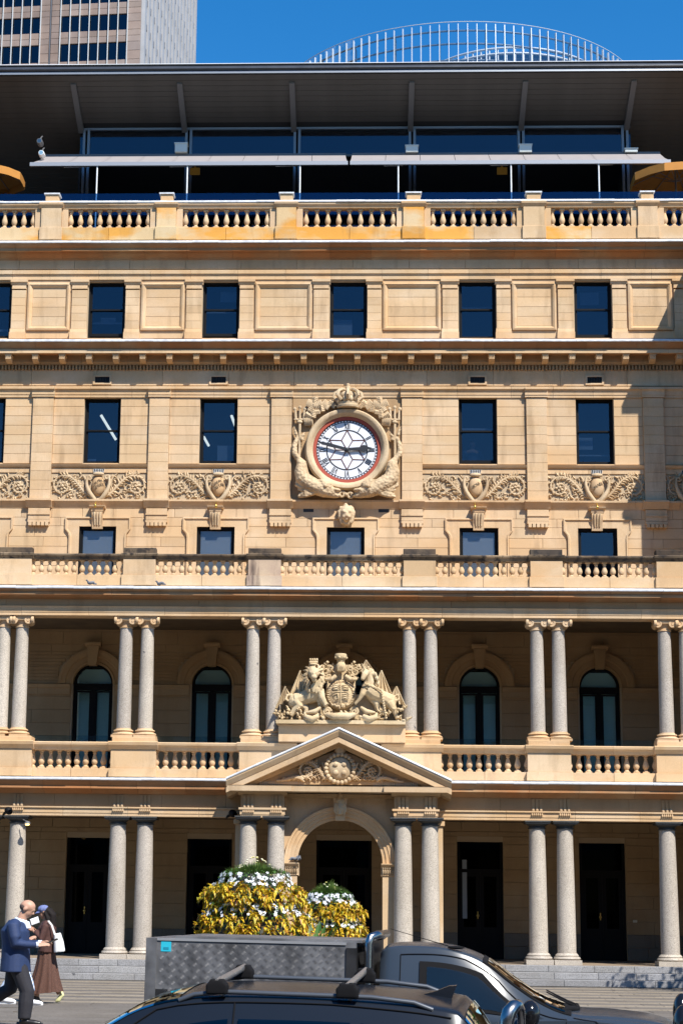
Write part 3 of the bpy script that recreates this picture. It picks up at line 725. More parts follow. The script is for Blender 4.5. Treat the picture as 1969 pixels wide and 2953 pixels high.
for k, s_ in enumerate(NUM):
    a_ = 2 * math.pi * k / 12; q = MB(); hN = RF * .19; r0 = RF * .69
    wid = {'I': .045, 'V': .10, 'X': .10}; tot = sum(wid[c] for c in s_) * RF; x = -tot / 2
    def stroke(xa, za, xb, zb2, t):
        d = Vector((xb - xa, zb2 - za)); n_ = Vector((-d.y, d.x)).normalized() * t / 2
        pts = []
        for px_, pz_ in ((xa + n_.x, za + n_.y), (xb + n_.x, zb2 + n_.y), (xb - n_.x, zb2 - n_.y), (xa - n_.x, za - n_.y)):
            rr_ = r0 + pz_; pts.append((CX + px_ * math.cos(a_) + rr_ * math.sin(a_), CZ - px_ * math.sin(a_) + rr_ * math.cos(a_)))
        q.prism(pts, -.133, -.1265)
    for c in s_:
        wc = wid[c] * RF; m_ = x + wc / 2; th = RF * .026
        if c == 'I': stroke(m_, 0, m_, hN, th)
        elif c == 'V': stroke(x + th * .5, hN, m_, 0, th); stroke(m_, 0, x + wc - th * .5, hN, th * .5)
        else: stroke(x + th * .5, hN, x + wc - th * .5, 0, th); stroke(x + th * .5, 0, x + wc - th * .5, hN, th * .5)
        x += wc
    q.build('numeral', M['ink2'], FACE)
q = MB()
for k in range(6):
    a0 = rad(90 + 60 * k); a1 = rad(60 + 60 * k); a2 = rad(120 + 60 * k); Ro, Ri = RF * .65, RF * .36
    po = (CX + Ro * math.cos(a0), CZ + Ro * math.sin(a0))
    for aa in (a1, a2):
        pi_ = (CX + Ri * math.cos(aa), CZ + Ri * math.sin(aa)); q.tube([(po[0], -.128, po[1]), (pi_[0], -.128, pi_[1])], .013, 4)
    q.tube([(CX, -.128, CZ), (CX + Ri * math.cos(a1), -.128, CZ + Ri * math.sin(a1))], .012, 4)
q.build('star_tracery', M['redline'], FACE)
def hand(name, ang, prof, y):
    c, s = math.cos(ang), math.sin(ang)
    pts = [(CX + (l * c - w_ * s) * RF, CZ + (l * s + w_ * c) * RF) for l, w_ in prof]
    MB().prism(pts, y - .012, y).build(name, M['ink2'], CK)
hand('minute_hand', rad(165.5), [(-.12, .03), (0, .045), (.35, .05), (.6, .06), (.72, .045), (.8, .055), (.97, .0), (.8, -.055), (.72, -.045), (.6, -.06), (.35, -.05), (0, -.045), (-.12, -.03)], -.20)
hand('hour_hand', rad(4), [(-.1, .04), (0, .05), (.42, .05), (.46, .09), (.54, .115), (.62, .09), (.68, .04), (.8, .0), (.68, -.04), (.62, -.09), (.54, -.115), (.46, -.09), (.42, -.05), (0, -.05), (-.1, -.04)], -.18)
MB().lathe([(0, -.225), (.045, -.215), (.05, -.16), (.05, -.12)], 14, (CX, 0, CZ), 'y').build('hub', M['ink2'], CK, smooth=40)
for sgn in (1, -1):
    def cm(u, v, y): return ck(785 + sgn * (u - 785), v, y)
    q = MB()
    body = [cm(*p) for p in ((225, 700, -.10), (190, 800, -.13), (195, 900, -.16), (240, 960, -.17), (275, 1010, -.2), (272, 1110, -.22), (290, 1190, -.24), (360, 1250, -.26), (450, 1300, -.28), (540, 1335, -.30), (630, 1360, -.28), (695, 1375, -.26))]
    q.tube(body, [.05, .07, .075, .075, .13, .18, .20, .21, .20, .19, .14, .06], 12)
    q.ell(cm(545, 1290, -.34), (.20, .16, .17)); q.ell(cm(520, 1240, -.36), (.10, .10, .09)); q.ell(cm(640, 1395, -.28), (.20, .10, .06)); q.ell(cm(650, 1335, -.34), (.16, .10, .055))
    for k in range(7): q.ell(cm(430 + 24 * k, 1255 - 12 * math.sin(k * .5) * 2, -.36), (.05, .06, .05))
    q.tube([cm(450, 1330, -.34), cm(330, 1330, -.30), cm(210, 1260, -.22)], [.05, .08, .05], 8)
    q.tube([cm(460, 1360, -.34), cm(340, 1385, -.30), cm(240, 1400, -.22)], [.05, .07, .04], 8)
    for k in range(5): q.tube([cm(440, 1335 + 6 * k, -.34), cm(320, 1300 + 26 * k, -.34), cm(205 + 14 * k, 1235 + 42 * k, -.22)], [.03, .035, .02], 6)
    for k in range(4):
        q.tube([cm(235, 720, -.10), cm(270, 690 + 14 * k, -.15), cm(310, 640 + 32 * k, -.14)], [.03, .035, .012], 6)
        q.tube([cm(225, 690, -.10), cm(205, 640 + 10 * k, -.14), cm(180, 570 + 34 * k, -.12)], [.03, .03, .012], 6)
    D = fuse(q, 'dolphin', .017, 1, CK, M['scales'], origin=cm(400, 1400, 0))
    for k, nm in ((0, 'eye'),): MB().ell(cm(548, 1300, -.50), (.045, .03, .045)).build('eye', M['carve'], D, smooth=60)
    q = MB().tube([cm(245, 960, -.12), cm(248, 700, -.12), cm(248, 500, -.12)], .035, 8)
    q.tube([cm(185, 495, -.12), cm(310, 495, -.12)], .03, 6); q.ell(cm(248, 525, -.12), (.08, .06, .05))
    for k in (-1, 0, 1):
        q.tube([cm(248 + k * 45, 495, -.12), cm(248 + k * 50, 400, -.12), cm(248 + k * 62, 350 - (20 if k == 0 else 0), -.12)], [.035, .026, .014], 6)
        q.ell(cm(248 + k * 58, 370 - (20 if k == 0 else 0), -.12), (.045, .03, .05), nu=6, nv=5)
    q.build('trident', M['carve'], CK, smooth=50)
    q = MB(); pth = [cm(640, 300, -.12), cm(600, 340, -.16), cm(570, 290, -.12), cm(520, 360, -.17), cm(470, 370, -.13), cm(440, 290, -.17), cm(390, 280, -.14), cm(360, 350, -.16), cm(420, 390, -.12), cm(430, 440, -.17), cm(370, 430, -.14), cm(340, 480, -.15), cm(350, 560, -.1)]
    for a_, b_ in zip(pth, pth[1:]):
        A_, B_ = Vector(a_), Vector(b_); d = (B_ - A_); nrm = Vector((-d.z, 0, d.x)).normalized() * .085
        for k in range(5):
            f_ = (k - 2) / 2; q.tube([A_ + nrm * f_, (A_ + B_) / 2 + nrm * f_ + Vector((0, -.05, 0)), B_ + nrm * f_], .032, 5)
    q.build('ribbon_drapery', M['carve'], CK, smooth=60)
q = MB(); q.lathe([(.0, 0), (.28, 0), (.29, .05), (.26, .07), (.27, .13), (.25, .14), (.0, .14)], 20, ck(792, 372, -.20))
zc = ck(792, 372, 0)[2] + .14
for k in range(10): a_ = k * .628; q.ell((ck(792, 0, 0)[0] + .26 * math.cos(a_), -.20 + .26 * math.sin(a_), zc + .06), (.055, .05, .08), nu=7, nv=5)
for k in range(8):
    a_ = k * .785; cx_ = ck(792, 0, 0)[0]
    q.tube([(cx_ + r_ * math.cos(a_), -.20 + r_ * math.sin(a_), zc + z_) for r_, z_ in ((.25, .05), (.36, .15), (.33, .26), (.20, .33), (.04, .33))], [.05, .05, .045, .04, .035], 6)
q.ell((ck(792, 0, 0)[0], -.20, zc + .18), (.24, .22, .15)); q.ell((ck(792, 0, 0)[0], -.22, zc + .38), (.075, .075, .085)); q.ell((ck(792, 0, 0)[0], -.22, zc + .47), (.05, .045, .045))
q.build('crown', M['carve'], CK, smooth=50)
q = MB()
for sgn in (-1, 1):
    q.tube(spiral(ck(735, 1375, 0)[0] * (sgn > 0) + ck(825, 1375, 0)[0] * (sgn < 0), ck(0, 1375, 0)[2], .09, 1.2, sgn, 0, -.2, 14, .03), .035, 6)
q.ell(ck(780, 1375, -.22), (.05, .05, .05)); q.build('scroll_boss', M['carve'], CK, smooth=60)
# lion mask keystone below the clock
q = MB(); lx = lambda u: ck(u, 0, 0)[0]; lz = lambda v: ck(0, v, 0)[2]
q.ell((lx(785), -.20, lz(1590)), (.17, .15, .21)); q.ell((lx(785), -.32, lz(1625)), (.075, .10, .065)); q.ell((lx(785), -.36, lz(1605)), (.04, .05, .06)); q.ell((lx(785), -.28, lz(1665)), (.08, .09, .05))
for d in (-1, 1): q.ell((lx(785) + d * .065, -.31, lz(1575)), (.055, .05, .045)); q.ell((lx(785) + d * .06, -.34, lz(1640)), (.05, .06, .045))
rr = random.Random(3)
for k in range(26):
    a_ = k / 26 * 2 * math.pi; r_ = rr.uniform(.15, .2); q.ell((lx(785) + r_ * math.cos(a_), -.17, lz(1600) + 1.25 * r_ * math.sin(a_)), (.055, .08, .065), nu=7, nv=5)
for k in range(5): q.ell((lx(785) + (k - 2) * .04, -.14, lz(1690) - .04 * (k % 2)), (.035, .06, .08), nu=7, nv=5)
fuse(q, 'lion_mask', .018, 2, CK, M['carve'], origin=(lx(785), 0, lz(1720)))
MB().extrude([(0, lz(1512)), (-.2, lz(1512)), (-.23, lz(1497)), (0, lz(1497))], lx(700), lx(860)).build('mask_cap', M['sand_trim'], CK)
for u in (355, 1198):
    V = MB().box(lx(u) - .13, lx(u) + .13, -.022, -.0165, lz(1558), lz(1512)).build('vent', M['iron'], B)

# ---------------------------------------------------------------- balustrades
def baluster_mesh(h, w_, mat):
    q = MB(); q.box(-w_ * .5, w_ * .5, -w_ * .5, w_ * .5, 0, h * .09); q.box(-w_ * .42, w_ * .42, -w_ * .42, w_ * .42, h * .91, h)
    q.lathe([(w_ * .44, h * .092), (w_ * .44, h * .12), (w_ * .28, h * .17), (w_ * .25, h * .20), (w_ * .33, h * .23), (w_ * .46, h * .32), (w_ * .50, h * .39), (w_ * .46, h * .48), (w_ * .34, h * .60), (w_ * .24, h * .72), (w_ * .21, h * .78), (w_ * .31, h * .80), (w_ * .31, h * .83), (w_ * .25, h * .86), (w_ * .33, h * .908)], 14)
    me = q.mesh('baluster', 45); me.materials.append(mat); return me
def balustrade(name, label, Y, py, peds, n_bal, mats, x0, x1, d=.28, capH=0, wB=.15, refy=None):
    """py: dict of pixel rows rail_t, rail_b, bal_t, bal_b, pl_b ; peds: list of (px0, px1)"""
    z = {k: ZZ(v, Y - .1) for k, v in py.items()}
    pm = MB(); pm.box(x0, x1, Y - d * .3, Y + d * .3, z['pl_b'] - .02, z['pl_b'] + .02)
    BL = pm.build('balustrade', mats['plinth'], B); tag(BL, label)
    ry = refy or (py['bal_t'] + py['bal_b']) / 2
    px = [(XX(a_, ry, Y - d * .5), XX(b_, ry, Y - d * .5)) for a_, b_ in peds]
    for k, (a_, b_) in enumerate(px):
        mt = mats['ped'][k % len(mats['ped'])]
        MB().block(a_, b_, Y - d * .62, Y + d * .5, z['bal_b'], z['rail_b'] + .0, .006).build('pedestal', mt, BL)
        MB().block(a_ - .03, b_ + .03, Y - d * .74, Y + d * .6, z['pl_b'], z['bal_b'] - .004, .006).build('pedestal_base', mt if mats.get('pb') is None else mats['pb'], BL)
        zc0, zc1 = z['rail_b'] + .004, z['rail_t']
        MB().extrude([(Y + d * .6, zc0), (Y - d * .62, zc0), (Y - d * .72, zc0 + .3 * (zc1 - zc0)), (Y - d * .82, zc0 + .55 * (zc1 - zc0)), (Y - d * .86, zc1 - .01), (Y - d * .80, zc1 + .008), (Y + d * .6, zc1 + .008)], a_ - .05, b_ + .05).build('pedestal_cap', mats['rail'], BL)
        if capH:
            MB().block(a_ + (.0 if mats.get('wide') else .09), b_ - (.0 if mats.get('wide') else .09), Y - d * .55, Y + d * .4, zc1 + .01, ZZ(capH, Y - .1), .012).build('cap_block', mats['cap'], BL)
    spans = list(zip([x0] + [b_ for a_, b_ in px], [a_ for a_, b_ in px] + [x1]))
    bh = z['bal_t'] - z['bal_b']; bm_ = baluster_mesh(bh, wB, mats['bal'])
    for k, (a_, b_) in enumerate(spans):
        if b_ - a_ < .15: continue
        nseg = max(1, round((b_ - a_) / 1.15)); 
        for j in range(nseg):
            p, q_ = a_ + (b_ - a_) * j / nseg, a_ + (b_ - a_) * (j + 1) / nseg
            zc0, zc1 = z['rail_b'], z['rail_t']
            MB().extrude([(Y + d * .42, zc0 - .01), (Y - d * .42, zc0 - .01), (Y - d * .50, zc0 + .35 * (zc1 - zc0)), (Y - d * .62, zc0 + .6 * (zc1 - zc0)), (Y - d * .64, zc1 - .02), (Y - d * .58, zc1), (Y + d * .42, zc1)], p + .002, q_ - .002).build('rail', mats['rail'], BL)
            MB().block(p + .003, q_ - .003, Y - d * .52, Y + d * .45, z['pl_b'] + .0, z['bal_b'] - .002, .006).build('plinth', RND.choice(mats['plinths']) if 'plinths' in mats else mats['plinth'], BL)
        if k in n_bal:
            nb, e0, e1 = n_bal[k]; 
            for j in range(nb):
                xx = a_ + (b_ - a_) * (j + e0) / (nb - 1 + e0 + e1)
                put('baluster', bm_, (xx, Y, z['bal_b']), BL, rot=(0, 0, RND.uniform(-.03, .03)))
    return BL, z, px
TB, zT, tpx = balustrade('b', 'weathered top balustrade along the roof terrace', -.16, dict(rail_t=587, rail_b=601, bal_t=603, bal_b=657, pl_b=692.5),
    [(-220, -150), (120, 178), (452, 508), (797, 854), (1162, 1222), (1508, 1569), (1838, 1895), (2150, 2210)],
    {k: (11, -.1, -.1) for k in (1, 2, 3, 4, 5, 6)} | {7: (11, -.1, -.1)}, dict(plinth=M['sand_trim'], plinths=[M['sand_trim'], M['sand_orange'], M['sand_orange']], ped=[M['sand'], M['sand'], M['sand_orange'], M['sand_orange'], M['sand_orange'], M['sand'], M['sand']], rail=M['sand_trim'], bal=M['sand'], cap=M['sand_trim']), XL, XR, capH=562)
flashing(TB, XL, XR, -.36, zT['rail_t'] + .001, 0, .05)
for a_, b_ in tpx:
    MB().box(a_ + .06, b_ - .06, -.35, .0, ZZ(562, -.26) + .001, ZZ(558, -.26)).build('lead_cap', M['lead'], TB)
    for q in ((a_ - .17, a_ - .004), (b_ + .004, b_ + .17)): MB().block(q[0], q[1], -.27, 0, zT['bal_b'], zT['rail_b'] - .012, .005).build('half_pier', M['sand_trim'], TB)
AX0 = XX(-150, 1640, YC)
AB, zAB, apx = balustrade('b', 'soot darkened balustrade above the upper colonnade', -3.95, dict(rail_t=1599, rail_b=1614, bal_t=1614, bal_b=1660, pl_b=1690),
    [(-5, 92), (356, 449), (716, 810), (1163, 1256), (1528, 1621), (1891, 1986)], {k: (12, .1, .1) for k in (1, 2, 4, 5)} | {0: (5, .3, .2), 3: (16, .1, .1)},
    dict(plinth=M['sand_trim'], ped=[M['sand'], M['sand'], stone('sandstone_streaked', [(.30, .2, .16), (.44, .33, .24), (.55, .43, .29)], stain=(.05, .035, .035), stain_amt=.95, streak=1, rnd=.1), M['sand'], M['sand_trim'], M['sand_trim']], rail=M['sand_rail'], bal=M['sand'], cap=M['sand_dark'], wide=1), AX0, XR, capH=1581, wB=.135)
# ================================================================== upper colonnade
CX0 = XX(-150, 1750, YF); CX1 = XR + .15
a = ZZ
def ent(pyset): pass
zU0 = a(1776, YF)                                   # underside of the upper architrave
course('architrave_block', [(YF + .5, zU0), (YF + .01, zU0), (YF + .01, a(1768, YF)), (YF, a(1767.5, YF)), (YF - .012, a(1759, YF)), (YF - .012, a(1757.5, YF)), (YF - .03, a(1751.5, YF)), (YF - .04, a(1750, YF)), (YF + .5, a(1749.5, YF))], CX0, CX1, M['sand_trim'], B, 1.5)
for x_ in range(0): pass
def long_blocks(name, x0, x1, z0, z1, Y, L, mat, th=.4):
    x = x0
    while x < x1 - .01:
        e = min(x1, x + L * RND.uniform(.85, 1.15))
        MB().block(x + .002, e - .002, Y - RND.uniform(0, .003), Y + th, z0, z1, .004).build(name, mat, B); x = e
long_blocks('frieze_block', CX0, CX1, a(1749.3, YF), a(1729.5, YF), YF + .012, 1.4, M['sand_shade'])
course('cornice_block', [(YF + .4, a(1729.3, YF)), (YF, a(1729.3, YF)), (YF - .03, a(1724, YF)), (YF - .06, a(1723, YF)), (YF - .09, a(1718, YF)), (YF - .24, a(1717, YF - .24)), (YF - .25, a(1716, YF - .25)), (YF - .25, a(1708.5, YF - .25)), (YF - .235, a(1707.5, YF - .24)), (YF - .30, a(1700, YF - .3)), (YF - .31, a(1697.5, YF - .31)), (YF + .4, a(1696, YF))], CX0, CX1, M['sand_red'], B)
flashing(B, CX0, CX1, YF - .33, a(1697.8, YF - .33), -3.9, .058)
MB().box(CX0, CX1, -3.70, .0, a(1710, YF), a(1698, YF) + .12).build('terrace_deck', M['sand_shade'], B)
# soffit beams of the loggia
MB().box(CX0, CX1, -3.6, .0, a(1745, YF), a(1710, YF) - .003).build('loggia_ceiling', M['ceiling'], B)

IONIC = [14, 66, 365.6, 427, 730.5, 791.5, 1180, 1241, 1546, 1608, 1913, 1974]
IONIC = [-331 + 15, -331 + 67] + IONIC[:] if False else IONIC
zi0, zi1 = a(2128, YC - .15), a(1812, YC - .15); zcap1 = a(1776.3, YC - .2)
rt, rb = .142, .165
def shaft_mesh(h, r0, r1, n=28):
    q = MB(); pr_ = []
    for k in range(15):
        t = k / 14; pr_.append((r0 + (r1 - r0) * (t ** 1.7), h * t))
    q.lathe(pr_, n); me = q.mesh('shaft', 40); me.materials.append(M['granite']); return me
hI = zi1 - a(2104, YC - .15)
sh_me = shaft_mesh(zi1 - (zi0 + .21), rb, rt)
bs = MB(); bs.box(-.255, .255, -.255, .255, 0, .05)
bs.lathe([(.245, .052), (.262, .075), (.245, .10), (.215, .105), (.205, .125), (.215, .14), (.232, .155), (.215, .175), (.185, .18), (.175, .21)], 28); bs_me = bs.mesh('base', 40); bs_me.materials.append(M['sand_trim'])
cp = MB(); hc = zcap1 - zi1
cp.lathe([(rt * .98, 0), (rt * 1.12, .01), (rt * 1.12, .03), (rt, .035), (rt, hc * .45), (rt * 1.25, hc * .62), (rt * 1.2, hc * .7)], 24)
for sx in (-1, 1):
    cp.lathe([(.0, -.225), (.03, -.228), (.035, -.215), (.05, -.215), (.055, -.225), (.085, -.225), (.094, -.19), (.07, -.08), (.07, .08), (.094, .19), (.085, .225), (.0, .225)], 18, (sx * .165, 0, hc * .58), 'y')
    cp.lathe([(.0, -.01), (.075, -.01), (.085, .02), (.075, .05), (0, .05)], 14, (sx * .245, -.2, hc * .62), 'x')
cp.box(-.19, .19, -.21, .21, hc * .62, hc * .86); cp.box(-.25, .25, -.235, .235, hc * .865, hc * .995)
cp_me = cp.mesh('capital', 40); cp_me.materials.append(M['sand_trim'])
for px in IONIC:
    x = XX(px, 1812, YC); q = put('column', sh_me, (x, YC, zi0 + .21), B, rot=(0, 0, RND.uniform(0, 6)))
    tag(q, None); put('base', bs_me, (x, YC, zi0), q); put('capital', cp_me, (x, YC, zi1), q)
    for ch in list(q.children): ch.rotation_euler = (0, 0, -q.rotation_euler.z)
# loggia back wall with arched windows
ARW = [268, 611, 992, 1382, 1728]
zl0, zl1 = a(2230, 0) - .3, a(1745, YF) + .35
spring = a(1974, 0); top = a(1898, 0); hw = 57 / 113.5; LH = []
for px in ARW:
    xm = XX(px, 1990, 0); LH.append((xm, hw))
zdeck = a(2243, YF) - .05
lw = MB(); holes_wall(lw, CX0, XR, 3.2, 9.6, .006, .3, [(x - h, x + h, zdeck, spring) for x, h in LH] + [(x - h, x + h, spring, spring + h + .02) for x, h in LH])
LW = lw.build('loggia_wall', M['mortar'], B)
for x, h in LH:
    q = MB(); n = 16                                        # stone filling round the semicircle
    for k in range(n):
        a0, a1 = math.pi * k / n, math.pi * (k + 1) / n
        p = [(x + h * math.cos(a0), spring + h * math.sin(a0)), (x + h * math.cos(a1), spring + h * math.sin(a1))]
        q.face([(p[0][0], .004, p[0][1]), (p[1][0], .004, p[1][1]), (p[1][0], .004, spring + h + .03), (p[0][0], .004, spring + h + .03)])
        q.face([(p[0][0], .004, p[0][1]), (p[1][0], .004, p[1][1]), (p[1][0], .3, p[1][1]), (p[0][0], .3, p[0][1])])
    q.build('arch_infill', M['sand_shade'], LW, recalc=False)
nC = 15; zsl = [zdeck + (9.3 - zdeck) * k / nC for k in range(nC + 1)]
hl = []
for x, h in LH:
    hl.append((x - h - .03, x + h + .03, zdeck, spring))
    for k in range(6):
        za, zb2 = spring + h * k / 6, spring + h * (k + 1) / 6; ww = math.sqrt(max(0, 1 - ((k + .5) / 6) ** 2)) * (h + .36); hl.append((x - ww, x + ww, za, zb2 + .3))
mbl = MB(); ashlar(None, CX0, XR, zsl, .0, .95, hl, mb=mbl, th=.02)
tag(mbl.build('stonework', M['sand_shade'], LW), kind='stuff')
for x, h in LH:
    q = MB(); n = 18; prof_ = [(0.0, .0), (0.0, -.05), (.05, -.06), (.06, -.04), (.17, -.05), (.19, -.075), (.25, -.085), (.30, -.10), (.36, -.10), (.37, .0)]
    for k in range(n):
        a0, a1 = math.pi * k / n, math.pi * (k + 1) / n
        for (d0, y0), (d1, y1) in zip(prof_, prof_[1:]):
            q.face([(x + (h + d0) * math.cos(a0), y0, spring + (h + d0) * math.sin(a0)), (x + (h + d1) * math.cos(a0), y1, spring + (h + d1) * math.sin(a0)), (x + (h + d1) * math.cos(a1), y1, spring + (h + d1) * math.sin(a1)), (x + (h + d0) * math.cos(a1), y0, spring + (h + d0) * math.sin(a1))])
    AR = q.build('archivolt', M['sand_shade'], LW, smooth=40, recalc=False)
    MB().prism([(x - .10, spring + h - .06), (x + .10, spring + h - .06), (x + .15, spring + h + .42), (x - .15, spring + h + .42)], -.22, -.002).build('keystone', M['sand_shade'], AR)
    MB().extrude([(0, spring + h + .42), (-.2, spring + h + .42), (-.28, spring + h + .47), (-.28, spring + h + .52), (0, spring + h + .52)], x - .2, x + .2).build('keystone_cap', M['sand_shade'], AR)
    # window joinery
    f = .055; q = MB()
    for k in range(n):
        a0, a1 = math.pi * k / n, math.pi * (k + 1) / n
        o_ = [(x + r_ * math.cos(t_), spring + r_ * math.sin(t_)) for r_, t_ in ((h, a0), (h, a1), (h - f, a1), (h - f, a0))]
        q.prism(o_, .14, .24)
    q.box(x - h, x - h + f, .14, .24, zdeck, spring); q.box(x + h - f, x + h, .14, .24, zdeck, spring)
    q.box(x - h + f, x + h - f, .13, .25, spring - .14, spring + .02); q.box(x - .05, x + .05, .14, .24, zdeck, spring - .141)
    W = q.build('arched_window', M['frame'], B)
    q = MB(); q.f.append(tuple(range(n + 1))); q.v += [Vector((x + (h - f) * math.cos(math.pi * k / n), .19, spring + .02 + (h - f) * math.sin(math.pi * k / n) * .98)) for k in range(n + 1)]
    q.build('fanlight', M['glass_teal'], W, recalc=False)
    for s in (-1, 1):
        xa, xb = (x - h + f, x - .05) if s < 0 else (x + .05, x + h - f)
        q = MB(); q.box(xa, xa + .05, .16, .21, zdeck + .02, spring - .16); q.box(xb - .05, xb, .16, .21, zdeck + .02, spring - .16); q.box(xa + .05, xb - .05, .16, .21, zdeck + .02, zdeck + .14); q.box(xa + .05, xb - .05, .16, .21, spring - .2, spring - .16)
        q.build('casement', M['frame'], W); MB().box(xa + .05, xb - .05, .18, .186, zdeck + .14, spring - .2).build('pane', M['glass_teal'], W)
    MB().box(x - h + f, x + h - f, .35, .36, zdeck, spring + h * .8).build('blind', M['blind_reflect'], W)
for (xa, xb) in [(CX0, LH[0][0] - hw - .06)] + [(LH[k][0] + hw + .06, LH[k + 1][0] - hw - .06) for k in range(4)] + [(LH[4][0] + hw + .06, XR)]:
    course('impost_band', [(0, spring - .27), (-.05, spring - .27), (-.05, spring - .12), (-.07, spring - .11), (-.10, spring - .02), (0, spring + .0)], xa, xb, M['sand_shade'], LW, 1.6)
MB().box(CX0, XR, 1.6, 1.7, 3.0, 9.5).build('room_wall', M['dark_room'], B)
MB().box(CX0, XR, -3.4, 1.6, zdeck - .3, zdeck - .002).build('loggia_floor', M['dark_floor'], B)

# first floor balustrade under the Ionic columns
PB = [(-36, 92), (320, 450), (690, 850), (1105, 1272), (1520, 1645), (1891, 2016)]
BB, zBB, bpx = balustrade('b', 'sandstone balustrade between the Ionic columns of the upper loggia', YC - .02, dict(rail_t=2143, rail_b=2165, bal_t=2164, bal_b=2219, pl_b=2244),
    PB, {1: (10, -.05, -.05), 2: (10, -.05, -.05), 4: (10, -.05, -.05), 5: (10, -.05, -.05)}, dict(plinth=M['sand_trim'], ped=[M['sand']], rail=M['sand_trim'], bal=M['sand']), CX0, XR, d=.46, wB=.148)
for a_, b_ in bpx: MB().block(a_ + .02, b_ - .02, YC - .285, YC + .2, zBB['rail_t'] + .01, zi0 - .002, .008).build('column_block', M['sand_trim'], BB)
MB().block(bpx[2][1] + .01, bpx[3][0] - .01, YC - .27, YC + .2, zBB['bal_b'], zBB['rail_t'], .008).build('middle_pedestal', M['sand'], BB)
guard = MB().box(CX0, XR, YC + .36, YC + .372, zBB['rail_t'], a(2120, YC)).build('glass_guard', M['glass_clear'], B)

# ================================================================== lower entablature and Doric colonnade
PX0, PX1 = XX(694, 2320, YF - .8), XX(1262, 2320, YF - .8)
zD0 = a(2355.5, YF)
for x0, x1 in ((CX0, PX0 + .02), (PX1 - .02, CX1)):
    course('architrave_block', [(YF + .5, zD0), (YF + .012, zD0), (YF + .012, a(2347.5, YF)), (YF, a(2347, YF)), (YF, a(2334, YF)), (YF - .035, a(2333, YF)), (YF - .035, a(2329, YF)), (YF + .5, a(2328.5, YF))], x0, x1, M['sand_trim'], B, 1.5)
    x = x0
    long_blocks('frieze_block', x0, x1, a(2328.3, YF), a(2292, YF), YF + .01, 1.3, M['sand_shade'])
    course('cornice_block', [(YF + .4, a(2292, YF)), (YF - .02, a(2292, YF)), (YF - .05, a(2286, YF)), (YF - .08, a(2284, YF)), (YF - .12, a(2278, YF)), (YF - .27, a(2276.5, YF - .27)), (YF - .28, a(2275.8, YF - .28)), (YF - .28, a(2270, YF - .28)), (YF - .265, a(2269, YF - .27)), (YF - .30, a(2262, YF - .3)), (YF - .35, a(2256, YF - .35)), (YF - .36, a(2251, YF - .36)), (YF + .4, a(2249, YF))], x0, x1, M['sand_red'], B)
    flashing(B, x0, x1, YF - .375, a(2251, YF - .375), -3.95, .055)
MB().box(CX0, CX1, -3.57, .0, zD0 + .12, zdeck - .31).build('arcade_ceiling', M['ceiling'], B)
DORIC = [(-24, YC), (53.4, YC), (342, YC), (419.6, YC), (716.5, YC - .85), (796.5, YC - .85), (1162, YC - .85), (1239.4, YC - .85), (1547, YC), (1627, YC), (1921, YC), (1999, YC)]
zd1 = a(2380, YC - .2); hcap = zD0 - zd1
ds_me = shaft_mesh(zd1 - LZ - .25, .207, .176, 30)
db = MB(); db.box(-.30, .30, -.30, .30, 0, .105); db.lathe([(.275, .107), (.30, .135), (.285, .168), (.255, .175), (.25, .185), (.262, .2), (.25, .215), (.22, .25)], 30); db_me = db.mesh('base', 40); db_me.materials.append(M['granite'])
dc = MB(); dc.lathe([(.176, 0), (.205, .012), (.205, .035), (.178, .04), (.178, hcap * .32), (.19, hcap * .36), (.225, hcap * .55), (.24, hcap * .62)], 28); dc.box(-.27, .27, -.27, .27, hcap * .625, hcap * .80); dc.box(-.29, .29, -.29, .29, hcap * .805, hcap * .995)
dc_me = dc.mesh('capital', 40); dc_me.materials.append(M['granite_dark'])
for px, Yd in DORIC:
    x = XX(px, 2380, Yd); q = put('column', ds_me, (x, Yd, LZ + .25), B)
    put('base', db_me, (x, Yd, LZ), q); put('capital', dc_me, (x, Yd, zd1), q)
def triglyph(x, Yf_, z0, z1, zt0):
    q = MB(); w_ = .085
    for k in (-1, 0, 1): q.box(x + k * w_ - .033, x + k * w_ + .033, Yf_ - .018, Yf_ + .02, z0 + .04, z1)
    T = q.build('triglyph', M['sand_shade'], B)
    q = MB()
    for k in (-1, 0, 1): q.ell((x + k * w_, Yf_ - .02, z0 + .02), (.036, .03, .05), nu=8, nv=6)
    q.build('triglyph_foot', M['sand'], T, smooth=60)
    q = MB()
    for k in range(6): q.lathe([(.012, .05), (.021, 0)], 6, (x - .11 + k * .044, Yf_ - .035, zt0 - .06))
    q.build('guttae', M['sand'], T, smooth=50)
for px, Yd in DORIC:
    if Yd == YC: triglyph(XX(px, 2310, YF), YF + .008, a(2328, YF), a(2294, YF), a(2333, YF))

# back wall of the arcade with tall dark doors
DOORS = [(188, 314), (537, 667), (911, 1071), (1318, 1451), (1671, 1804)]
dh = [(XX(p, 2580, 0), XX(q, 2580, 0), LZ, a(2403, 0)) for p, q in DOORS]
gw = MB(); holes_wall(gw, CX0, XR, LZ, zD0 + .3, .006, .3, dh); GW = gw.build('arcade_wall', M['mortar'], B)
mg = MB(); ashlar(None, CX0, XR, [LZ + .62 + (zD0 + .2 - LZ - .62) * k / 9 for k in range(10)], .0, .9, dh, mb=mg, th=.02); tag(mg.build('stonework', M['sand_shade'], GW), kind='stuff')
mg = MB(); ashlar(None, CX0, XR, [LZ, LZ + .31, LZ + .62], -.02, .62, dh, mb=mg, th=.03); tag(mg.build('granite_dado', M['dado'], GW), kind='stuff')
MB().box(CX0, XR, 1.55, 1.6, LZ - .2, 3.2).build('room_wall', M['dark_room'], B)
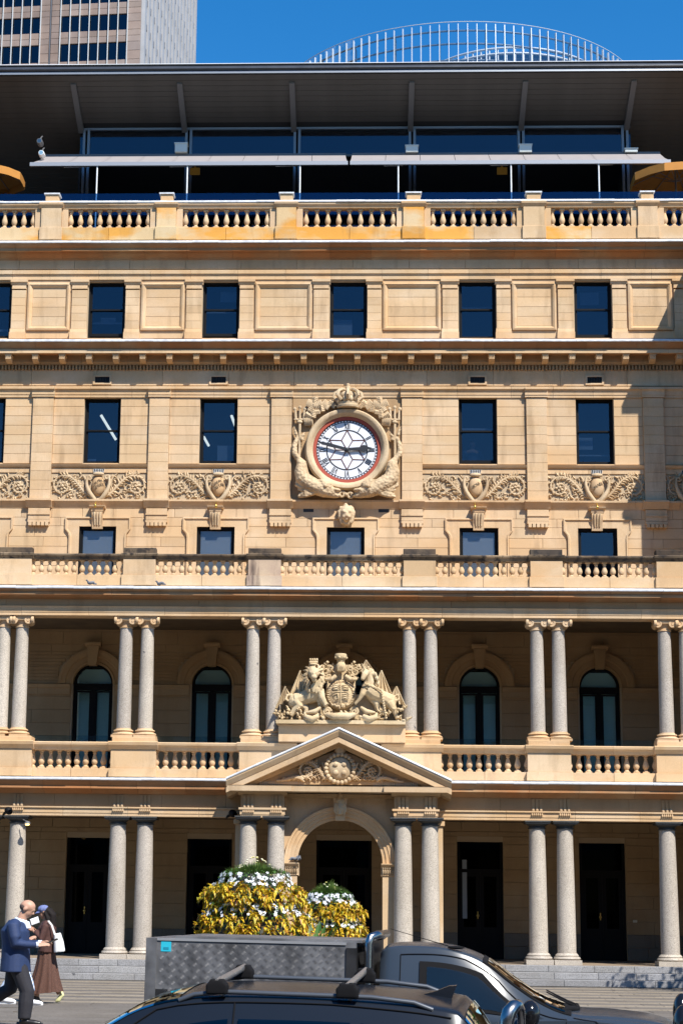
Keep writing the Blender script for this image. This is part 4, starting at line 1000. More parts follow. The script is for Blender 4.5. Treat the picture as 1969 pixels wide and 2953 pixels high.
for i, (x0, x1, z0, z1) in enumerate(dh):
    q = MB(); f = .07; q.box(x0, x0 + f, .10, .22, z0, z1); q.box(x1 - f, x1, .10, .22, z0, z1); q.box(x0 + f, x1 - f, .10, .22, z1 - f, z1); q.box(x0 + f, x1 - f, .10, .22, z0 + 2.05, z0 + 2.13)
    D = q.build('door', M['frame'], B); xm = (x0 + x1) / 2
    for s, (p, r_) in enumerate(((x0 + f, xm - .004), (xm + .004, x1 - f))):
        q = MB(); q.box(p, p + .09, .13, .18, z0 + .01, z0 + 2.05); q.box(r_ - .09, r_, .13, .18, z0 + .01, z0 + 2.05); q.box(p + .09, r_ - .09, .13, .18, z0 + .01, z0 + .75); q.box(p + .09, r_ - .09, .13, .18, z0 + 1.95, z0 + 2.05)
        q.build('door_leaf', M['frame'], D); MB().box(p + .09, r_ - .09, .15, .156, z0 + .75, z0 + 1.95).build('pane', M['glass_door'], D)
    MB().box(x0 + f, x1 - f, .15, .156, z0 + 2.13, z1 - f).build('transom_pane', M['glass_door'], D)
    if i != 2: q = MB().ell((xm - .06, .10, z0 + 1.02), (.035, .03, .035)); q.tube([(xm - .06, .10, z0 + .95), (xm - .06, .10, z0 + 1.12)], .012, 6); q.build('door_handle', M['gold'], D, smooth=60)
    if i == 3: MB().box(x0 + .13, x0 + .24, .120, .126, z0 + .95, z0 + 2.35).build('notice_strip', plain('grey_notice', (.28, .33, .38), .6), D)
for px, py in ((1830, 2657), (155, 2637)):
    p = P(px, py, -.04); tag(MB().box(p.x - .05, p.x + .05, -.045, -.035, p.z - .03, p.z + .03).build('wall_plaque', plain('cream_plaque%d' % px, (.6, .55, .42), .5), B), None)

# ================================================================== steps
ST = MB().box(CX0, CX1, -4.3, .3, -.3, LZ - .05).build('steps', M['granite_step'], B)
MB().box(CX0, CX1, -4.13, .3, LZ - .049, LZ - .002).build('landing', M['dark_floor'], ST)
for k in range(3):
    zt = LZ * (k + 1) / 3; yf = -5.07 + .31 * k; x = CX0 + k * .37
    while x < CX1:
        L = RND.uniform(.8, 1.05)
        MB().block(x + .003, x + L - .003, yf, yf + .345 if k < 2 else -4.132, zt - LZ / 3 + .002, zt - RND.uniform(0, .003), .007).build('step_block', M['granite_step'], ST); x += L
PS = MB(); PS.box(PX0 - .5, PX1 + .5, -5.6, -4.453, -.2, LZ - .012).build('porch_floor', M['granite_step'], ST)
for k in range(3):
    zt = LZ * (k + 1) / 3; MB().block(PX0 - .7, PX1 + .7, -6.25 + .31 * k, -5.602, zt - LZ / 3 + .001, zt - .014, .007).build('porch_step', M['granite_step'], ST)

# ================================================================== the portico
YP = YC - .85; YPF = YP - .28
PT = MB().box(PX0 + .25, PX1 - .25, YPF + .25, YC + .1, a(2296, YPF), a(2284, YPF)).build('portico', M['sand_shade'], B); tag(PT, 'projecting sandstone portico with round arch and pediment')
def px_(p, py=2320): return XX(p, py, YPF)
for (p0, p1) in ((694, 820), (1136, 1261)):
    x0, x1 = px_(p0), px_(p1); yb = -3.9
    q = MB(); q.box(x0, x1, YPF, yb, a(2355.5, YPF), a(2347, YPF)); q.box(x0 - .012, x1 + .012, YPF - .012, yb + .01, a(2346.9, YPF), a(2333, YPF)); q.box(x0 - .04, x1 + .04, YPF - .045, yb + .02, a(2332.8, YPF), a(2327, YPF))
    q.build('architrave_block', M['sand_trim'], PT)
    MB().box(x0 + .004, x1 - .004, YPF + .006, yb + .03, a(2326.8, YPF), a(2290, YPF)).build('frieze_block', M['sand_shade'], PT)
    q = MB().extrude([(yb, a(2289.8, YPF)), (YPF, a(2289.8, YPF)), (YPF - .05, a(2283, YPF)), (YPF - .12, a(2279.5, YPF)), (yb, a(2279.5, YPF))], x0 - .06, x1 + .06); q.build('bed_mould', M['sand_shade'], PT)
for px, Yd in DORIC:
    if Yd != YC: triglyph(XX(px, 2310, YPF), YPF + .004, a(2326.5, YPF), a(2291, YPF), a(2333, YPF))
for p in (1268, 684):
    x = px_(p, 2500); MB().box(x - .09, x + .09, -4.35, -4.1, LZ, a(2372, YPF)).build('anta', M['sand'], PT); MB().box(x - .13, x + .13, -4.39, -4.1, a(2371, YPF), a(2358, YPF)).build('anta_cap', M['sand_trim'], PT)
# arch wall between the columns
YA = YP + .18; acx = XX(980, 2484, YA); ar = 123 / 5460 * (YA + 47); zsp = a(2484.5, YA); xl_, xr_ = XX(798, 2400, YA), XX(1160, 2400, YA); ztop = a(2290, YA)
q = MB(); n = 24
pts = [(acx + ar * math.cos(math.pi * k / n), zsp + ar * math.sin(math.pi * k / n)) for k in range(n + 1)]
for k in range(n):
    (xa, za), (xb, zb2) = pts[k], pts[k + 1]
    q.face([(xa, YA, za), (xb, YA, zb2), (xb, YA, ztop), (xa, YA, ztop)]); q.face([(xa, YA, za), (xb, YA, zb2), (xb, YA + .55, zb2), (xa, YA + .55, za)])
for xa, xb in ((xl_, acx - ar), (acx + ar, xr_)):
    q.face([(xa, YA, LZ), (xb, YA, LZ), (xb, YA, ztop), (xa, YA, ztop)])
for xx in (acx - ar, acx + ar): q.face([(xx, YA, LZ), (xx, YA + .55, LZ), (xx, YA + .55, zsp), (xx, YA, zsp)])
AW = q.build('arch_wall', M['sand'], PT, recalc=False)
MB().box(xl_, acx - ar - .002, YA + .004, YA + .55, LZ, ztop).build('arch_pier', M['sand'], AW); MB().box(acx + ar + .002, xr_, YA + .004, YA + .55, LZ, ztop).build('arch_pier', M['sand'], AW)
MB().box(acx - ar, acx + ar, YA + .1, YA + .55, zsp + ar + .01, ztop).build('arch_head', M['sand'], AW)
q = MB(); prof_ = [(-.02, .1), (-.02, -.02), (.05, -.03), (.06, -.055), (.13, -.06), (.14, -.08), (.21, -.085), (.22, -.11), (.27, -.12), (.28, .0)]; n = 28
for k in range(n):
    a0, a1 = math.pi * k / n, math.pi * (k + 1) / n
    for (d0, y0), (d1, y1) in zip(prof_, prof_[1:]):
        q.face([(acx + (ar + d0) * math.cos(a0), YA + y0, zsp + (ar + d0) * math.sin(a0)), (acx + (ar + d1) * math.cos(a0), YA + y1, zsp + (ar + d1) * math.sin(a0)), (acx + (ar + d1) * math.cos(a1), YA + y1, zsp + (ar + d1) * math.sin(a1)), (acx + (ar + d0) * math.cos(a1), YA + y0, zsp + (ar + d0) * math.sin(a1))])
q.build('archivolt', M['sand_trim'], PT, smooth=35, recalc=False)
for s in (-1, 1):
    x0, x1 = sorted((acx + s * (ar - .03), acx + s * (ar + .30))); zc = zsp
    q = MB().extrude([(YA + .5, zc - .28), (YA - .05, zc - .28), (YA - .07, zc - .26), (YA - .05, zc - .24), (YA - .05, zc - .1), (YA - .12, zc - .05), (YA - .15, zc - .02), (YA - .15, zc), (YA + .5, zc)], x0 - .02, x1 + .02)
    I = q.build('impost', M['sand_trim'], PT); q = MB()
    for k in range(7): xx = x0 + (x1 - x0) * (k + .5) / 7; leaf(q, (xx, zc - .24), math.pi / 2, .15, .022, YA - .05, .3); q.ell((xx, YA - .09, zc - .1), (.018, .02, .018), nu=6, nv=4)
    q.build('impost_carving', M['carve'], I, smooth=50); MB().box(x0 + .01, x1 - .01, YA - .045, YA + .003, LZ, zc - .282).build('pier_pilaster', M['sand'], PT)
kz0, kz1 = a(2362, YA - .2), a(2290, YA - .2); KS = MB().prism([(acx - .10, kz0), (acx + .10, kz0), (acx + .16, kz1), (acx - .16, kz1)], YA - .2, YA - .002).build('keystone', M['sand_trim'], PT)
q = MB(); fz = (kz0 + kz1) / 2
q.ell((acx, YA - .22, fz), (.095, .10, .16)); q.ell((acx, YA - .32, fz - .01), (.022, .03, .04)); q.ell((acx, YA - .30, fz - .075), (.035, .03, .014)); q.ell((acx, YA - .28, fz - .12), (.045, .05, .035)); q.ell((acx, YA - .19, fz + .15), (.11, .11, .09)); q.ell((acx, YA - .2, fz + .25), (.05, .06, .08))
for s in (-1, 1): q.ell((acx + s * .04, YA - .295, fz + .04), (.025, .02, .015)); q.tube([(acx + s * .09, YA - .22, fz + .1), (acx + s * .115, YA - .22, fz - .05), (acx + s * .07, YA - .22, fz - .17)], [.04, .04, .02], 6)
fuse(q, 'carved_face', .012, 2, KS, M['carve'], origin=(acx, YA, fz))
# pediment
ap = P(977, 2103, YPF - .35); lt = P(652, 2246, YPF - .35); rt_ = P(1302, 2256, YPF - .35); xm = (lt.x + rt_.x) / 2; zlo = (lt.z + rt_.z) / 2
hwd = (rt_.x - lt.x) / 2; zhi = ap.z; slope = (zhi - zlo) / hwd; Lr = math.hypot(hwd, zhi - zlo)
def rake(name, yz, mat, d0=0.0, seg=1):
    """profile in (y, distance measured square to the slope) along both rakes"""
    for s in (-1, 1):
        q = MB(); ux, uz = hwd / Lr, (zhi - zlo) / Lr
        for e in range(seg):
            pass
        def pt(t, y, nrm):
            if t == 1: return (xm, y, zhi + nrm / ux)
            return (xm + s * (hwd + nrm * 0), y, zlo + nrm / ux)
        k = len(yz); n0 = q.pts([pt(0, y, n_) for y, n_ in yz] + [pt(1, y, n_) for y, n_ in yz])
        for i in range(k): j = (i + 1) % k; q.f.append((n0 + i, n0 + j, n0 + k + j, n0 + k + i))
        q.f.append(tuple(n0 + i for i in range(k))); q.f.append(tuple(n0 + k + i for i in reversed(range(k))))
        q.build(name, mat, PT)
yb = -4.05
rake('raking_cyma', [(yb, -.002), (YPF - .34, -.002), (YPF - .34, -.03), (YPF - .27, -.13), (YPF - .25, -.135), (yb, -.135)], M['sand_trim'])
rake('raking_corona', [(yb, -.137), (YPF - .25, -.137), (YPF - .26, -.145), (YPF - .26, -.25), (YPF - .10, -.26), (yb, -.26)], M['sand'])
rake('raking_bed', [(yb, -.262), (YPF - .09, -.262), (YPF - .03, -.33), (yb, -.33)], M['sand_shade'])
rake('raking_flashing', [(yb, .05), (YPF - .35, .045), (YPF - .365, .02), (YPF - .355, .0), (yb, .0)], M['lead'])
MB().prism([(xm - hwd + .55, zlo - .06), (xm + hwd - .55, zlo - .06), (xm, zhi - .40)], YPF + .12, YPF + .3).build('tympanum', M['sand_shade'], PT)
zc0, zc1 = a(2279, YPF - .25), a(2262, YPF - .25)
for x0, x1, dy in ((lt.x + .02, px_(842), 0.0), (px_(842) + .002, px_(1106) - .002, .06), (px_(1106), rt_.x - .02, 0.0)):
    MB().extrude([(yb, zc0), (YPF - .10 + dy, zc0 + .0), (YPF - .26 + dy, zc0 + .004), (YPF - .27 + dy, zc1 - .015), (YPF - .28 + dy, zc1), (yb, zc1 + .01)], x0, x1).build('pediment_cornice', M['sand'], PT)
sp = MB()
for k in range(46):
    x = xm + (k - 22.5) * .045 * 1.0
    for xx in (x - 1.15, x + 1.15):
        if abs(xx - xm) > .75 and abs(xx - xm) < 1.75: sp.tube([(xx, YPF - .2, zc1), (xx + RND.uniform(-.01, .01), YPF - .2, zc1 + .09)], .0025, 3)
tag(sp.build('bird_spikes', plain('thin_steel_spikes', (.4, .4, .4), .4, .8), PT), kind='stuff')
# arms in the tympanum
q = MB(); tcx, tcz = XX(980, 2207, YPF), a(2212, YPF); ty = YPF + .10; rr = random.Random(8)
q.ell((tcx, ty, tcz), (.27, .13, .27), nu=18, nv=12)
for k in range(22): an = k / 22 * 6.283; q.ell((tcx + .31 * math.cos(an), ty - .05, tcz + .31 * math.sin(an)), (.055, .07, .055), nu=7, nv=5)
for k in range(4): q.ell((tcx + (-.09 if k % 2 else .09), ty - .12, tcz + (.09 if k < 2 else -.09)), (.06, .035, .06), nu=7, nv=5)
q.lathe([(.10, 0), (.13, .05), (.12, .09), (.14, .12), (.08, .2), (.03, .24)], 12, (tcx, ty, tcz + .34))
q.build('tympanum_shield', M['carve'], PT, smooth=50)
for s in (-1, 1):
    q = MB(); half_scroll(q, tcx + s * .26, tcx + s * .95, tcz - .28, tcz + .17, ty, rr)
    q.tube(bez((tcx + s * .8, ty - .03, tcz - .25), (tcx + s * 1.0, ty - .04, tcz - .1), (tcx + s * 1.15, ty - .04, tcz - .3), (tcx + s * 1.4, ty - .03, tcz - .27), 8), [.05, .05, .045, .04, .04, .035, .03, .025, .02], 6)
    for k in range(6): leaf(q, (tcx + s * (.75 + .1 * k), tcz - .26), math.pi / 2 + s * rr.uniform(-.2, .9), .16 - .015 * k, .05, ty, s)
    q.build('tympanum_foliage', M['carve'], PT, smooth=50)
# attic block that carries the sculpture
AT = MB().block(XX(803, 2115, YC - .45), XX(1168, 2115, YC - .45), YC - .55, YC + .35, zBB['rail_t'] + .012, a(2086, YC - .5), .012).build('sculpture_block', M['sand'], B)

# ================================================================== roof pavilion above the terrace
YG, YE = 3.8, 1.8
ez = a(214, YE, 985); gz = a(367, YG, 985); RX0, RX1 = -16.0, 16.0
sl = (ez - gz) / (YG - YE)
RP = MB().extrude([(YE - .12, a(181, YE - .1, 985)), (YE - .16, a(184, YE - .1, 985)), (9.2, a(184, YE - .1, 985) + .1), (9.2, a(181, YE - .1, 985) + .25)], RX0, RX1).build('roof', plain('pale_roof_edge', (.7, .7, .69), .4), B)
MB().extrude([(YE - .1, a(187.5, YE - .1, 985)), (YE - .22, a(189, YE - .2, 985)), (YE - .24, a(196, YE - .2, 985)), (YE - .20, a(200, YE - .2, 985)), (YE + .1, a(200, YE - .1, 985)), (9, a(186, YE, 985)), (9, a(184.4, YE - .1, 985))], RX0, RX1).build('gutter', M['gutter'], RP, smooth=50)
MB().extrude([(YE - .18, a(201, YE - .2, 985)), (YE - .20, a(209, YE - .2, 985)), (YE - .05, a(213, YE, 985)), (YE + .1, a(203, YE, 985))], RX0, RX1).build('fascia', M['steel'], RP, smooth=50)
gx0, gx1 = XX(233, 400, YG), XX(1816, 400, YG)
nb = 37; Lb = 7.4
for k in range(nb):
    y0 = YE + Lb * k / nb; y1 = YE + Lb * (k + 1) / nb - .012
    z0, z1 = ez - sl * (y0 - YE), ez - sl * (y1 - YE)
    segs = [(RX0, RX1)] if y1 < YG - .02 else [(RX0, gx0 - .02), (gx1 + .02, RX1)]
    for xa, xb in segs: MB().extrude([(y0, z0), (y1, z1), (y1, z1 + .03), (y0, z0 + .03)], xa, xb).build('soffit_board', M['soffit'], RP)
MB().extrude([(YE, ez + .035), (9.2, ez - sl * 7.4 + .035), (9.2, ez + .6), (YE, ez + .1)], RX0, RX1).build('roof_core', M['dark_room'], RP)
for x_ in (213, 519, 842, 1187, 1514, 1827):
    p0 = P(x_, 232, YE + .3); x = p0.x
    MB().extrude([(YE + .25, ez - sl * .25 - .004), (YE + .25, ez - sl * .25 - .06), (YG - .05, gz - .17), (YG - .05, gz - .004)], x - .075, x + .075).build('roof_beam', M['steel_dark'], RP)
PV = MB().box(gx0, gx1, YG - .05, YG + .05, gz - .07, gz - .004).build('glazing_head', M['steel'], RP)
for x_ in (251, 545, 857, 1188, 1501, 1800):
    x = XX(x_, 400, YG)
    for d in (-.065, .065): MB().box(x + d - .035, x + d + .035, YG - .06, YG + .06, 18.9, gz - .073).build('mullion', M['steel'], RP)
xs = [gx0] + [XX(p, 400, YG) for p in (251, 545, 857, 1188, 1501, 1800)] + [gx1]
for p, q_ in zip(xs, xs[1:]): MB().box(p + .1 if p != gx0 else p, q_ - .1 if q_ != gx1 else q_, YG, YG + .01, a(446, YG, 985), gz - .075).build('pane', M['glass'], RP)
MB().box(gx0, gx1, YG - .04, YG + .04, a(452, YG, 985), a(446, YG, 985)).build('transom', M['steel_dark'], RP)
MB().box(RX0, RX1, 9.0, 9.1, 18.6, ez).build('back_wall', M['dark_room'], RP)
MB().box(RX0, RX1, .0, 9.0, 18.4, 18.6).build('terrace_floor', M['dark_room'], RP)
for x in (gx0, gx1): MB().box(x - .03, x + .03, YG + .07, 8.9, 18.61, gz - .2).build('side_wall', M['dark_room'], RP)
for k in range(16):                                         # bar shelving and ducts in the dark
    x = gx0 + (gx1 - gx0) * (k + .5) / 16; h = RND.uniform(.5, 1.6); MB().box(x - .3, x + .3, 6.5, 7.0, 18.61, 18.6 + h + .6).build('bar_counter', plain('brown_bar%d' % k, (.05 + .02 * (k % 3), .035, .025), .5), RP)
GG = MB().box(XL, XR, .36, .372, 18.61, a(556, .37, 985)).build('terrace_guard', M['glass_guard'], RP)

# neighbouring end pavilion to the right, which throws its shadow on the wall
XPV = 8.66; PD = 2.6; M['cargl0'] = plain('dark_pane', (.012, .018, .03), .05)
EP = MB().box(XPV, XPV + 9, -PD, -.002, 9.0, a(700, 0)).build('end_pavilion', M['sand'], B)
LB = MB().box(CX1 + .01, XPV + 9, -4.9, -.004, -.02, 8.99).build('pavilion_base', M['sand'], B)
for zz, c in ((8.6, .25), (4.1, .25), (.5, .1)): MB().box(CX1 + .012 - c * .0, XPV + 9 + c, -4.9 - c, -4.902, zz, zz + .3).build('pavilion_band', M['sand_trim'], LB)
for xx in (XPV + 2.4, XPV + 6.2):
    for (za, zb2, yy) in ((1.4, 3.4, -4.9), (5.4, 7.6, -4.9), (10.4, 12.0, -PD), (13.0, 14.6, -PD), (16.2, 17.4, -PD)):
        W = MB(); W.box(xx - .65, xx - .55, yy - .06, yy - .003, za, zb2); W.box(xx + .55, xx + .65, yy - .06, yy - .003, za, zb2); W.box(xx - .55, xx + .55, yy - .06, yy - .003, zb2 - .1, zb2); W.box(xx - .55, xx + .55, yy - .06, yy - .003, (za + zb2) / 2 - .04, (za + zb2) / 2 + .04); W = W.build('window', M['frame'], B)
        MB().box(xx - .55, xx + .55, yy - .03, yy - .004, za, zb2 - .1).build('pane', M['cargl0'], W)
for pz0, pz1, c in ((1018, 984, .5), (1466, 1440, .16), (722, 699, .42)):
    MB().box(XPV - .13, XPV + 9, -PD - c, -.003, a(pz0, -.3), a(pz1, -.3)).build('return_cornice', M['sand_red'], EP)
# ================================================================== coat of arms on its block
YS = YC - .38
cu0 = P(982, 2085, YS); KU = (YS + 47) / 5460 / 3.92
def cu(u, v, d=0.0): p = P(780 + u / 3.92, 1880 + v / 3.92, YS); return Vector((p.x, YS - d, p.z))
base = cu(795, 808)
CA = root('coat_of_arms', 'carved sandstone lion and unicorn coat of arms above the pediment', 'sculpture', (base.x, YS, a(2086, YC - .5)))
def U(n): return n * KU
def blob(q, u, v, d, ru, rv=None, rd=None, rot=0): q.ell(cu(u, v, d), (U(ru), U(rd or ru), U(rv or ru)), rotm('Y', rot) if rot else None)
def limb(q, pts, rs): q.tube([cu(*p) for p in pts], [U(r) for r in rs], 10)
rr = random.Random(21)
q = MB()                                                    # lion
limb(q, [(540, 420, .22), (470, 500, .18), (380, 530, .14), (290, 560, .12)], [110, 95, 80, 88]); blob(q, 275, 570, .12, 75, 85)
limb(q, [(290, 560, .18), (330, 620, .22), (260, 690, .2), (230, 730, .2)], [62, 48, 34, 30]); limb(q, [(330, 600, .1), (410, 650, .16), (400, 700, .16)], [50, 36, 30])
limb(q, [(560, 450, .32), (585, 540, .36), (620, 605, .34), (640, 625, .36)], [52, 38, 30, 34]); limb(q, [(500, 480, .2), (560, 560, .25), (570, 640, .2)], [48, 36, 30])
limb(q, [(250, 490, .12), (190, 500, .14), (175, 545, .16), (215, 570, .16), (240, 540, .16)], [18, 16, 15, 14, 20])
blob(q, 490, 265, .42, 62, 72); blob(q, 498, 315, .54, 36, 30); blob(q, 500, 345, .5, 30, 24); blob(q, 497, 285, .56, 16, 26)
for s in (-1, 1): blob(q, 490 + s * 26, 262, .50, 18, 12); blob(q, 490 + s * 60, 215, .36, 20)
for k in range(70):
    an = rr.uniform(0, 6.283); r_ = rr.uniform(70, 118); blob(q, 495 + r_ * math.cos(an) * .95, 330 + r_ * math.sin(an) * 1.35, rr.uniform(.24, .40), rr.uniform(13, 20), rr.uniform(28, 42), rot=rr.uniform(-25, 25))
for k in range(20): blob(q, 440 + rr.uniform(0, 140), 400 + rr.uniform(0, 70), .42, 11, 30)
for k in range(46):
    an = rr.uniform(.1, 6.2); r0_ = 74; r1_ = rr.uniform(110, 150); limb(q, [(493 + r0_ * math.cos(an), 290 + r0_ * math.sin(an), .44), (495 + (r0_ + r1_) / 2 * math.cos(an + .12), 305 + (r0_ + r1_) / 2 * math.sin(an + .12) * 1.2, .42), (495 + r1_ * math.cos(an + .05), 320 + r1_ * math.sin(an + .05) * 1.25, .34)], [8, 9, 5])
fuse(q, 'lion', .0115, 0, CA, M['statue'], origin=base)
q = MB(); limb(q, [(445, 140, .36), (540, 140, .36)], [22, 22])
for k in range(4): blob(q, 455 + 25 * k, 112, .38, 13, 18)
blob(q, 490, 165, .36, 55, 16); q.build('lion_crown', M['statue'], CA, smooth=60)
q = MB()                                                    # unicorn
limb(q, [(1095, 430, .30), (1160, 480, .26), (1260, 520, .2), (1340, 560, .16)], [80, 82, 72, 80]); blob(q, 1350, 570, .16, 70, 85)
limb(q, [(1090, 430, .3), (1120, 350, .32), (1110, 270, .36), (1085, 240, .4)], [70, 56, 44, 42]); limb(q, [(1085, 245, .42), (1060, 290, .5), (1035, 345, .54)], [42, 34, 22])
limb(q, [(1060, 450, .34), (1035, 500, .4), (1000, 560, .4), (955, 610, .38)], [42, 30, 20, 18]); limb(q, [(1120, 500, .2), (1200, 600, .22), (1210, 690, .2)], [48, 40, 26])
limb(q, [(1350, 590, .22), (1390, 660, .26), (1410, 720, .24), (1440, 800, .22)], [58, 36, 22, 20]); limb(q, [(1310, 600, .1), (1240, 660, .14), (1190, 700, .14)], [46, 34, 26])
limb(q, [(1380, 520, .12), (1440, 490, .14), (1450, 545, .16), (1390, 570, .16)], [16, 16, 16, 20])
for k in range(26):
    t = k / 25; blob(q, 1090 + 130 * t + rr.uniform(-14, 14), 215 + 160 * t * t + rr.uniform(-12, 12), .36 + rr.uniform(-.05, .05), 17, 26, rot=rr.uniform(-40, 40))
for s in (-1, 1): blob(q, 1085 + s * 20, 205, .42, 9, 22)
limb(q, [(1065, 235, .48), (1030, 160, .52)], [13, 4])
fuse(q, 'unicorn', .0115, 0, CA, M['statue'], origin=base)
q = MB()
for k in range(22): t = k / 21; blob(q, 1070 + 180 * min(1, t * 2.2) + (100 * (t - .45) if t > .45 else 0), 385 + 70 * min(1, t * 2.2) + (560 * (t - .45) if t > .45 else 0), .46 - .12 * t, 11, 16, rot=40 * (k % 2))
q.build('chain', M['statue'], CA, smooth=60)
sh = cu(795, 500, .2); q = MB().ell(sh, (U(170), .12, U(172)), nu=28, nv=14); SHD = q.build('garter', M['statue'], CA, smooth=50)
q = MB(); 
for k in range(34):
    an = k / 34 * 6.283; q.ell(cu(795 + 143 * math.cos(an), 500 + 145 * math.sin(an), .27), (U(9), .03, U(20)), rotm('Y', 90 - math.degrees(an)), 6, 4)
q.build('garter_lettering', M['statue'], SHD, smooth=60)
q = MB().ell(cu(795, 480, .28), (U(112), .06, U(118)), nu=20, nv=10); q.build('shield', M['statue'], SHD, smooth=50)
q = MB(); q.tube([cu(795, 370, .345), cu(795, 590, .345)], U(4), 5); q.tube([cu(690, 470, .345), cu(900, 470, .345)], U(4), 5)
for (ox, oy) in ((745, 420), (845, 420), (845, 520)):
    for k in range(3): limb(q, [(ox - 35, oy - 22 + 22 * k, .335), (ox, oy - 26 + 22 * k, .355), (ox + 35, oy - 20 + 22 * k, .335)], [6, 8, 5]); blob(q, ox + 38, oy - 26 + 22 * k, .345, 7)
limb(q, [(720, 500, .34), (760, 490, .35), (770, 540, .35), (730, 555, .34)], [6, 7, 7, 5])
for k in range(12): blob(q, 700 + 22 * rr.uniform(0, 8), 620 + rr.uniform(-18, 18), .3, 15)
q.build('quartered_charges', M['statue'], SHD, smooth=60)
q = MB(); c_ = cu(795, 245, .26); q.lathe([(U(30), 0), (U(52), U(20)), (U(56), U(70)), (U(52), U(90)), (U(40), U(110)), (U(46), U(130)), (U(40), U(140))], 16, c_)
for k in range(6): limb(q, [(765 + 12 * k, 235, .38), (765 + 12 * k, 180, .385)], [3.5, 3.5])
q.build('helmet', M['statue'], CA, smooth=45)
q = MB(); c_ = cu(795, 112, .26); q.lathe([(U(44), 0), (U(62), U(15)), (U(68), U(40)), (U(66), U(66)), (U(58), U(74)), (U(10), U(78))], 18, c_)
for k in range(7): an = k * .9; q.ell(c_ + Vector((U(64) * math.cos(an), U(64) * math.sin(an), U(28))), U(15), nu=7, nv=5)
q.build('crown', M['statue'], CA, smooth=50)
for s, nm in ((-1, 0), (1, 1)):
    def m2(u, v, d): return cu(795 + s * (u - 795), v, d)
    q = MB()
    for (cu_, cv_, r_) in ((960, 240, 50), (905, 200, 34), (1000, 190, 30), (930, 290, 30)):
        c = m2(cu_, cv_, .2); q.tube(spiral(c.x, c.z, U(r_), 1.3, s, 1.0 * s, YS - .22, 18, U(8)), U(13), 6)
        for k in range(5): an = rr.uniform(0, 6.28); leaf(q, (c.x + U(r_) * math.cos(an), c.z + U(r_) * math.sin(an)), an, U(36), U(12), YS - .2, 1)
    q.tube([m2(850, 290, .3), m2(900, 330, .34), m2(960, 330, .34), m2(990, 310, .3)], [U(24), U(26), U(20), U(10)], 8); q.ell(m2(945, 130, .2), U(18))
    q.build('mantling', M['statue'], CA, smooth=60)
    # draped flags behind the beasts
    for pts in (((1075, 95), (1000, 230), (1190, 260)), ((1250, 210), (1130, 470), (1360, 470)), ((1420, 390), (1350, 500), (1530, 640))):
        A_, B_, C_ = [m2(u, v, .02) for u, v in pts]; q = MB(); n = 9; ring0, ring1 = [], []
        for k in range(n + 1):
            t = k / n; e = B_.lerp(C_, t) + Vector((0, -.05 * (k % 2), U(18) * math.sin(k * 2.1))); ring1.append(e); ring0.append(A_ + Vector((U(10) * (t - .5), -.012 * (k % 2), 0)))
        for k in range(n): q.face([ring0[k], ring0[k + 1], ring1[k + 1], ring1[k]]); q.face([ring0[k] + Vector((0, .06, 0)), ring0[k + 1] + Vector((0, .06, 0)), ring1[k + 1] + Vector((0, .1, 0)), ring1[k] + Vector((0, .1, 0))])
        q.tube([A_, (A_ + C_) / 2, C_], U(9), 6); q.build('flag', M['statue'], CA)
    q = MB(); c = m2(950, 690, .3); q.tube(spiral(c.x, c.z, U(48), 1.6, -s, math.pi * .9 if s > 0 else .1, YS - .3, 26, U(8)), U(15), 6)
    q.tube([m2(795, 740, .36), m2(880, 745, .38), m2(960, 720, .34)], [U(40), U(38), U(22)], 8)
    q.tube([m2(1050, 740, .3), m2(1110, 775, .36), m2(1190, 750, .32), m2(1200, 700, .25)], [U(30), U(34), U(30), U(14)], 8); q.tube([m2(1020, 640, .3), m2(1080, 690, .33), m2(1180, 700, .3)], [U(16), U(30), U(12)], 8)
    for k in range(60):
        u = rr.uniform(800, 1540); v = rr.uniform(690 if u < 1250 else 640, 795); b_ = m2(u, v, rr.uniform(.12, .34)); q.ell(b_, (U(rr.uniform(9, 24)), U(16), U(rr.uniform(9, 20))), rotm('Y', rr.uniform(0, 90)), 7, 5)
        if k % 2: leaf(q, (b_.x, b_.z), rr.uniform(0, 3.14), U(rr.uniform(40, 70)), U(15), YS - .25, 1)
    q.build('base_foliage', M['statue'], CA, smooth=60)
q = MB().box(cu(80, 0).x, cu(1520, 0).x, YS - .33, YS + .3, ORG[CA].z + .001, ORG[CA].z + U(40)); q.box(cu(330, 0).x, cu(1260, 0).x, YS - .1, YS + .2, ORG[CA].z + U(41), cu(0, 480).z)
q.box(cu(630, 0).x, cu(960, 0).x, YS - .1, YS + .15, cu(0, 479).z, cu(0, 145).z); tag(q.build('backing_stone', M['statue'], CA), None)

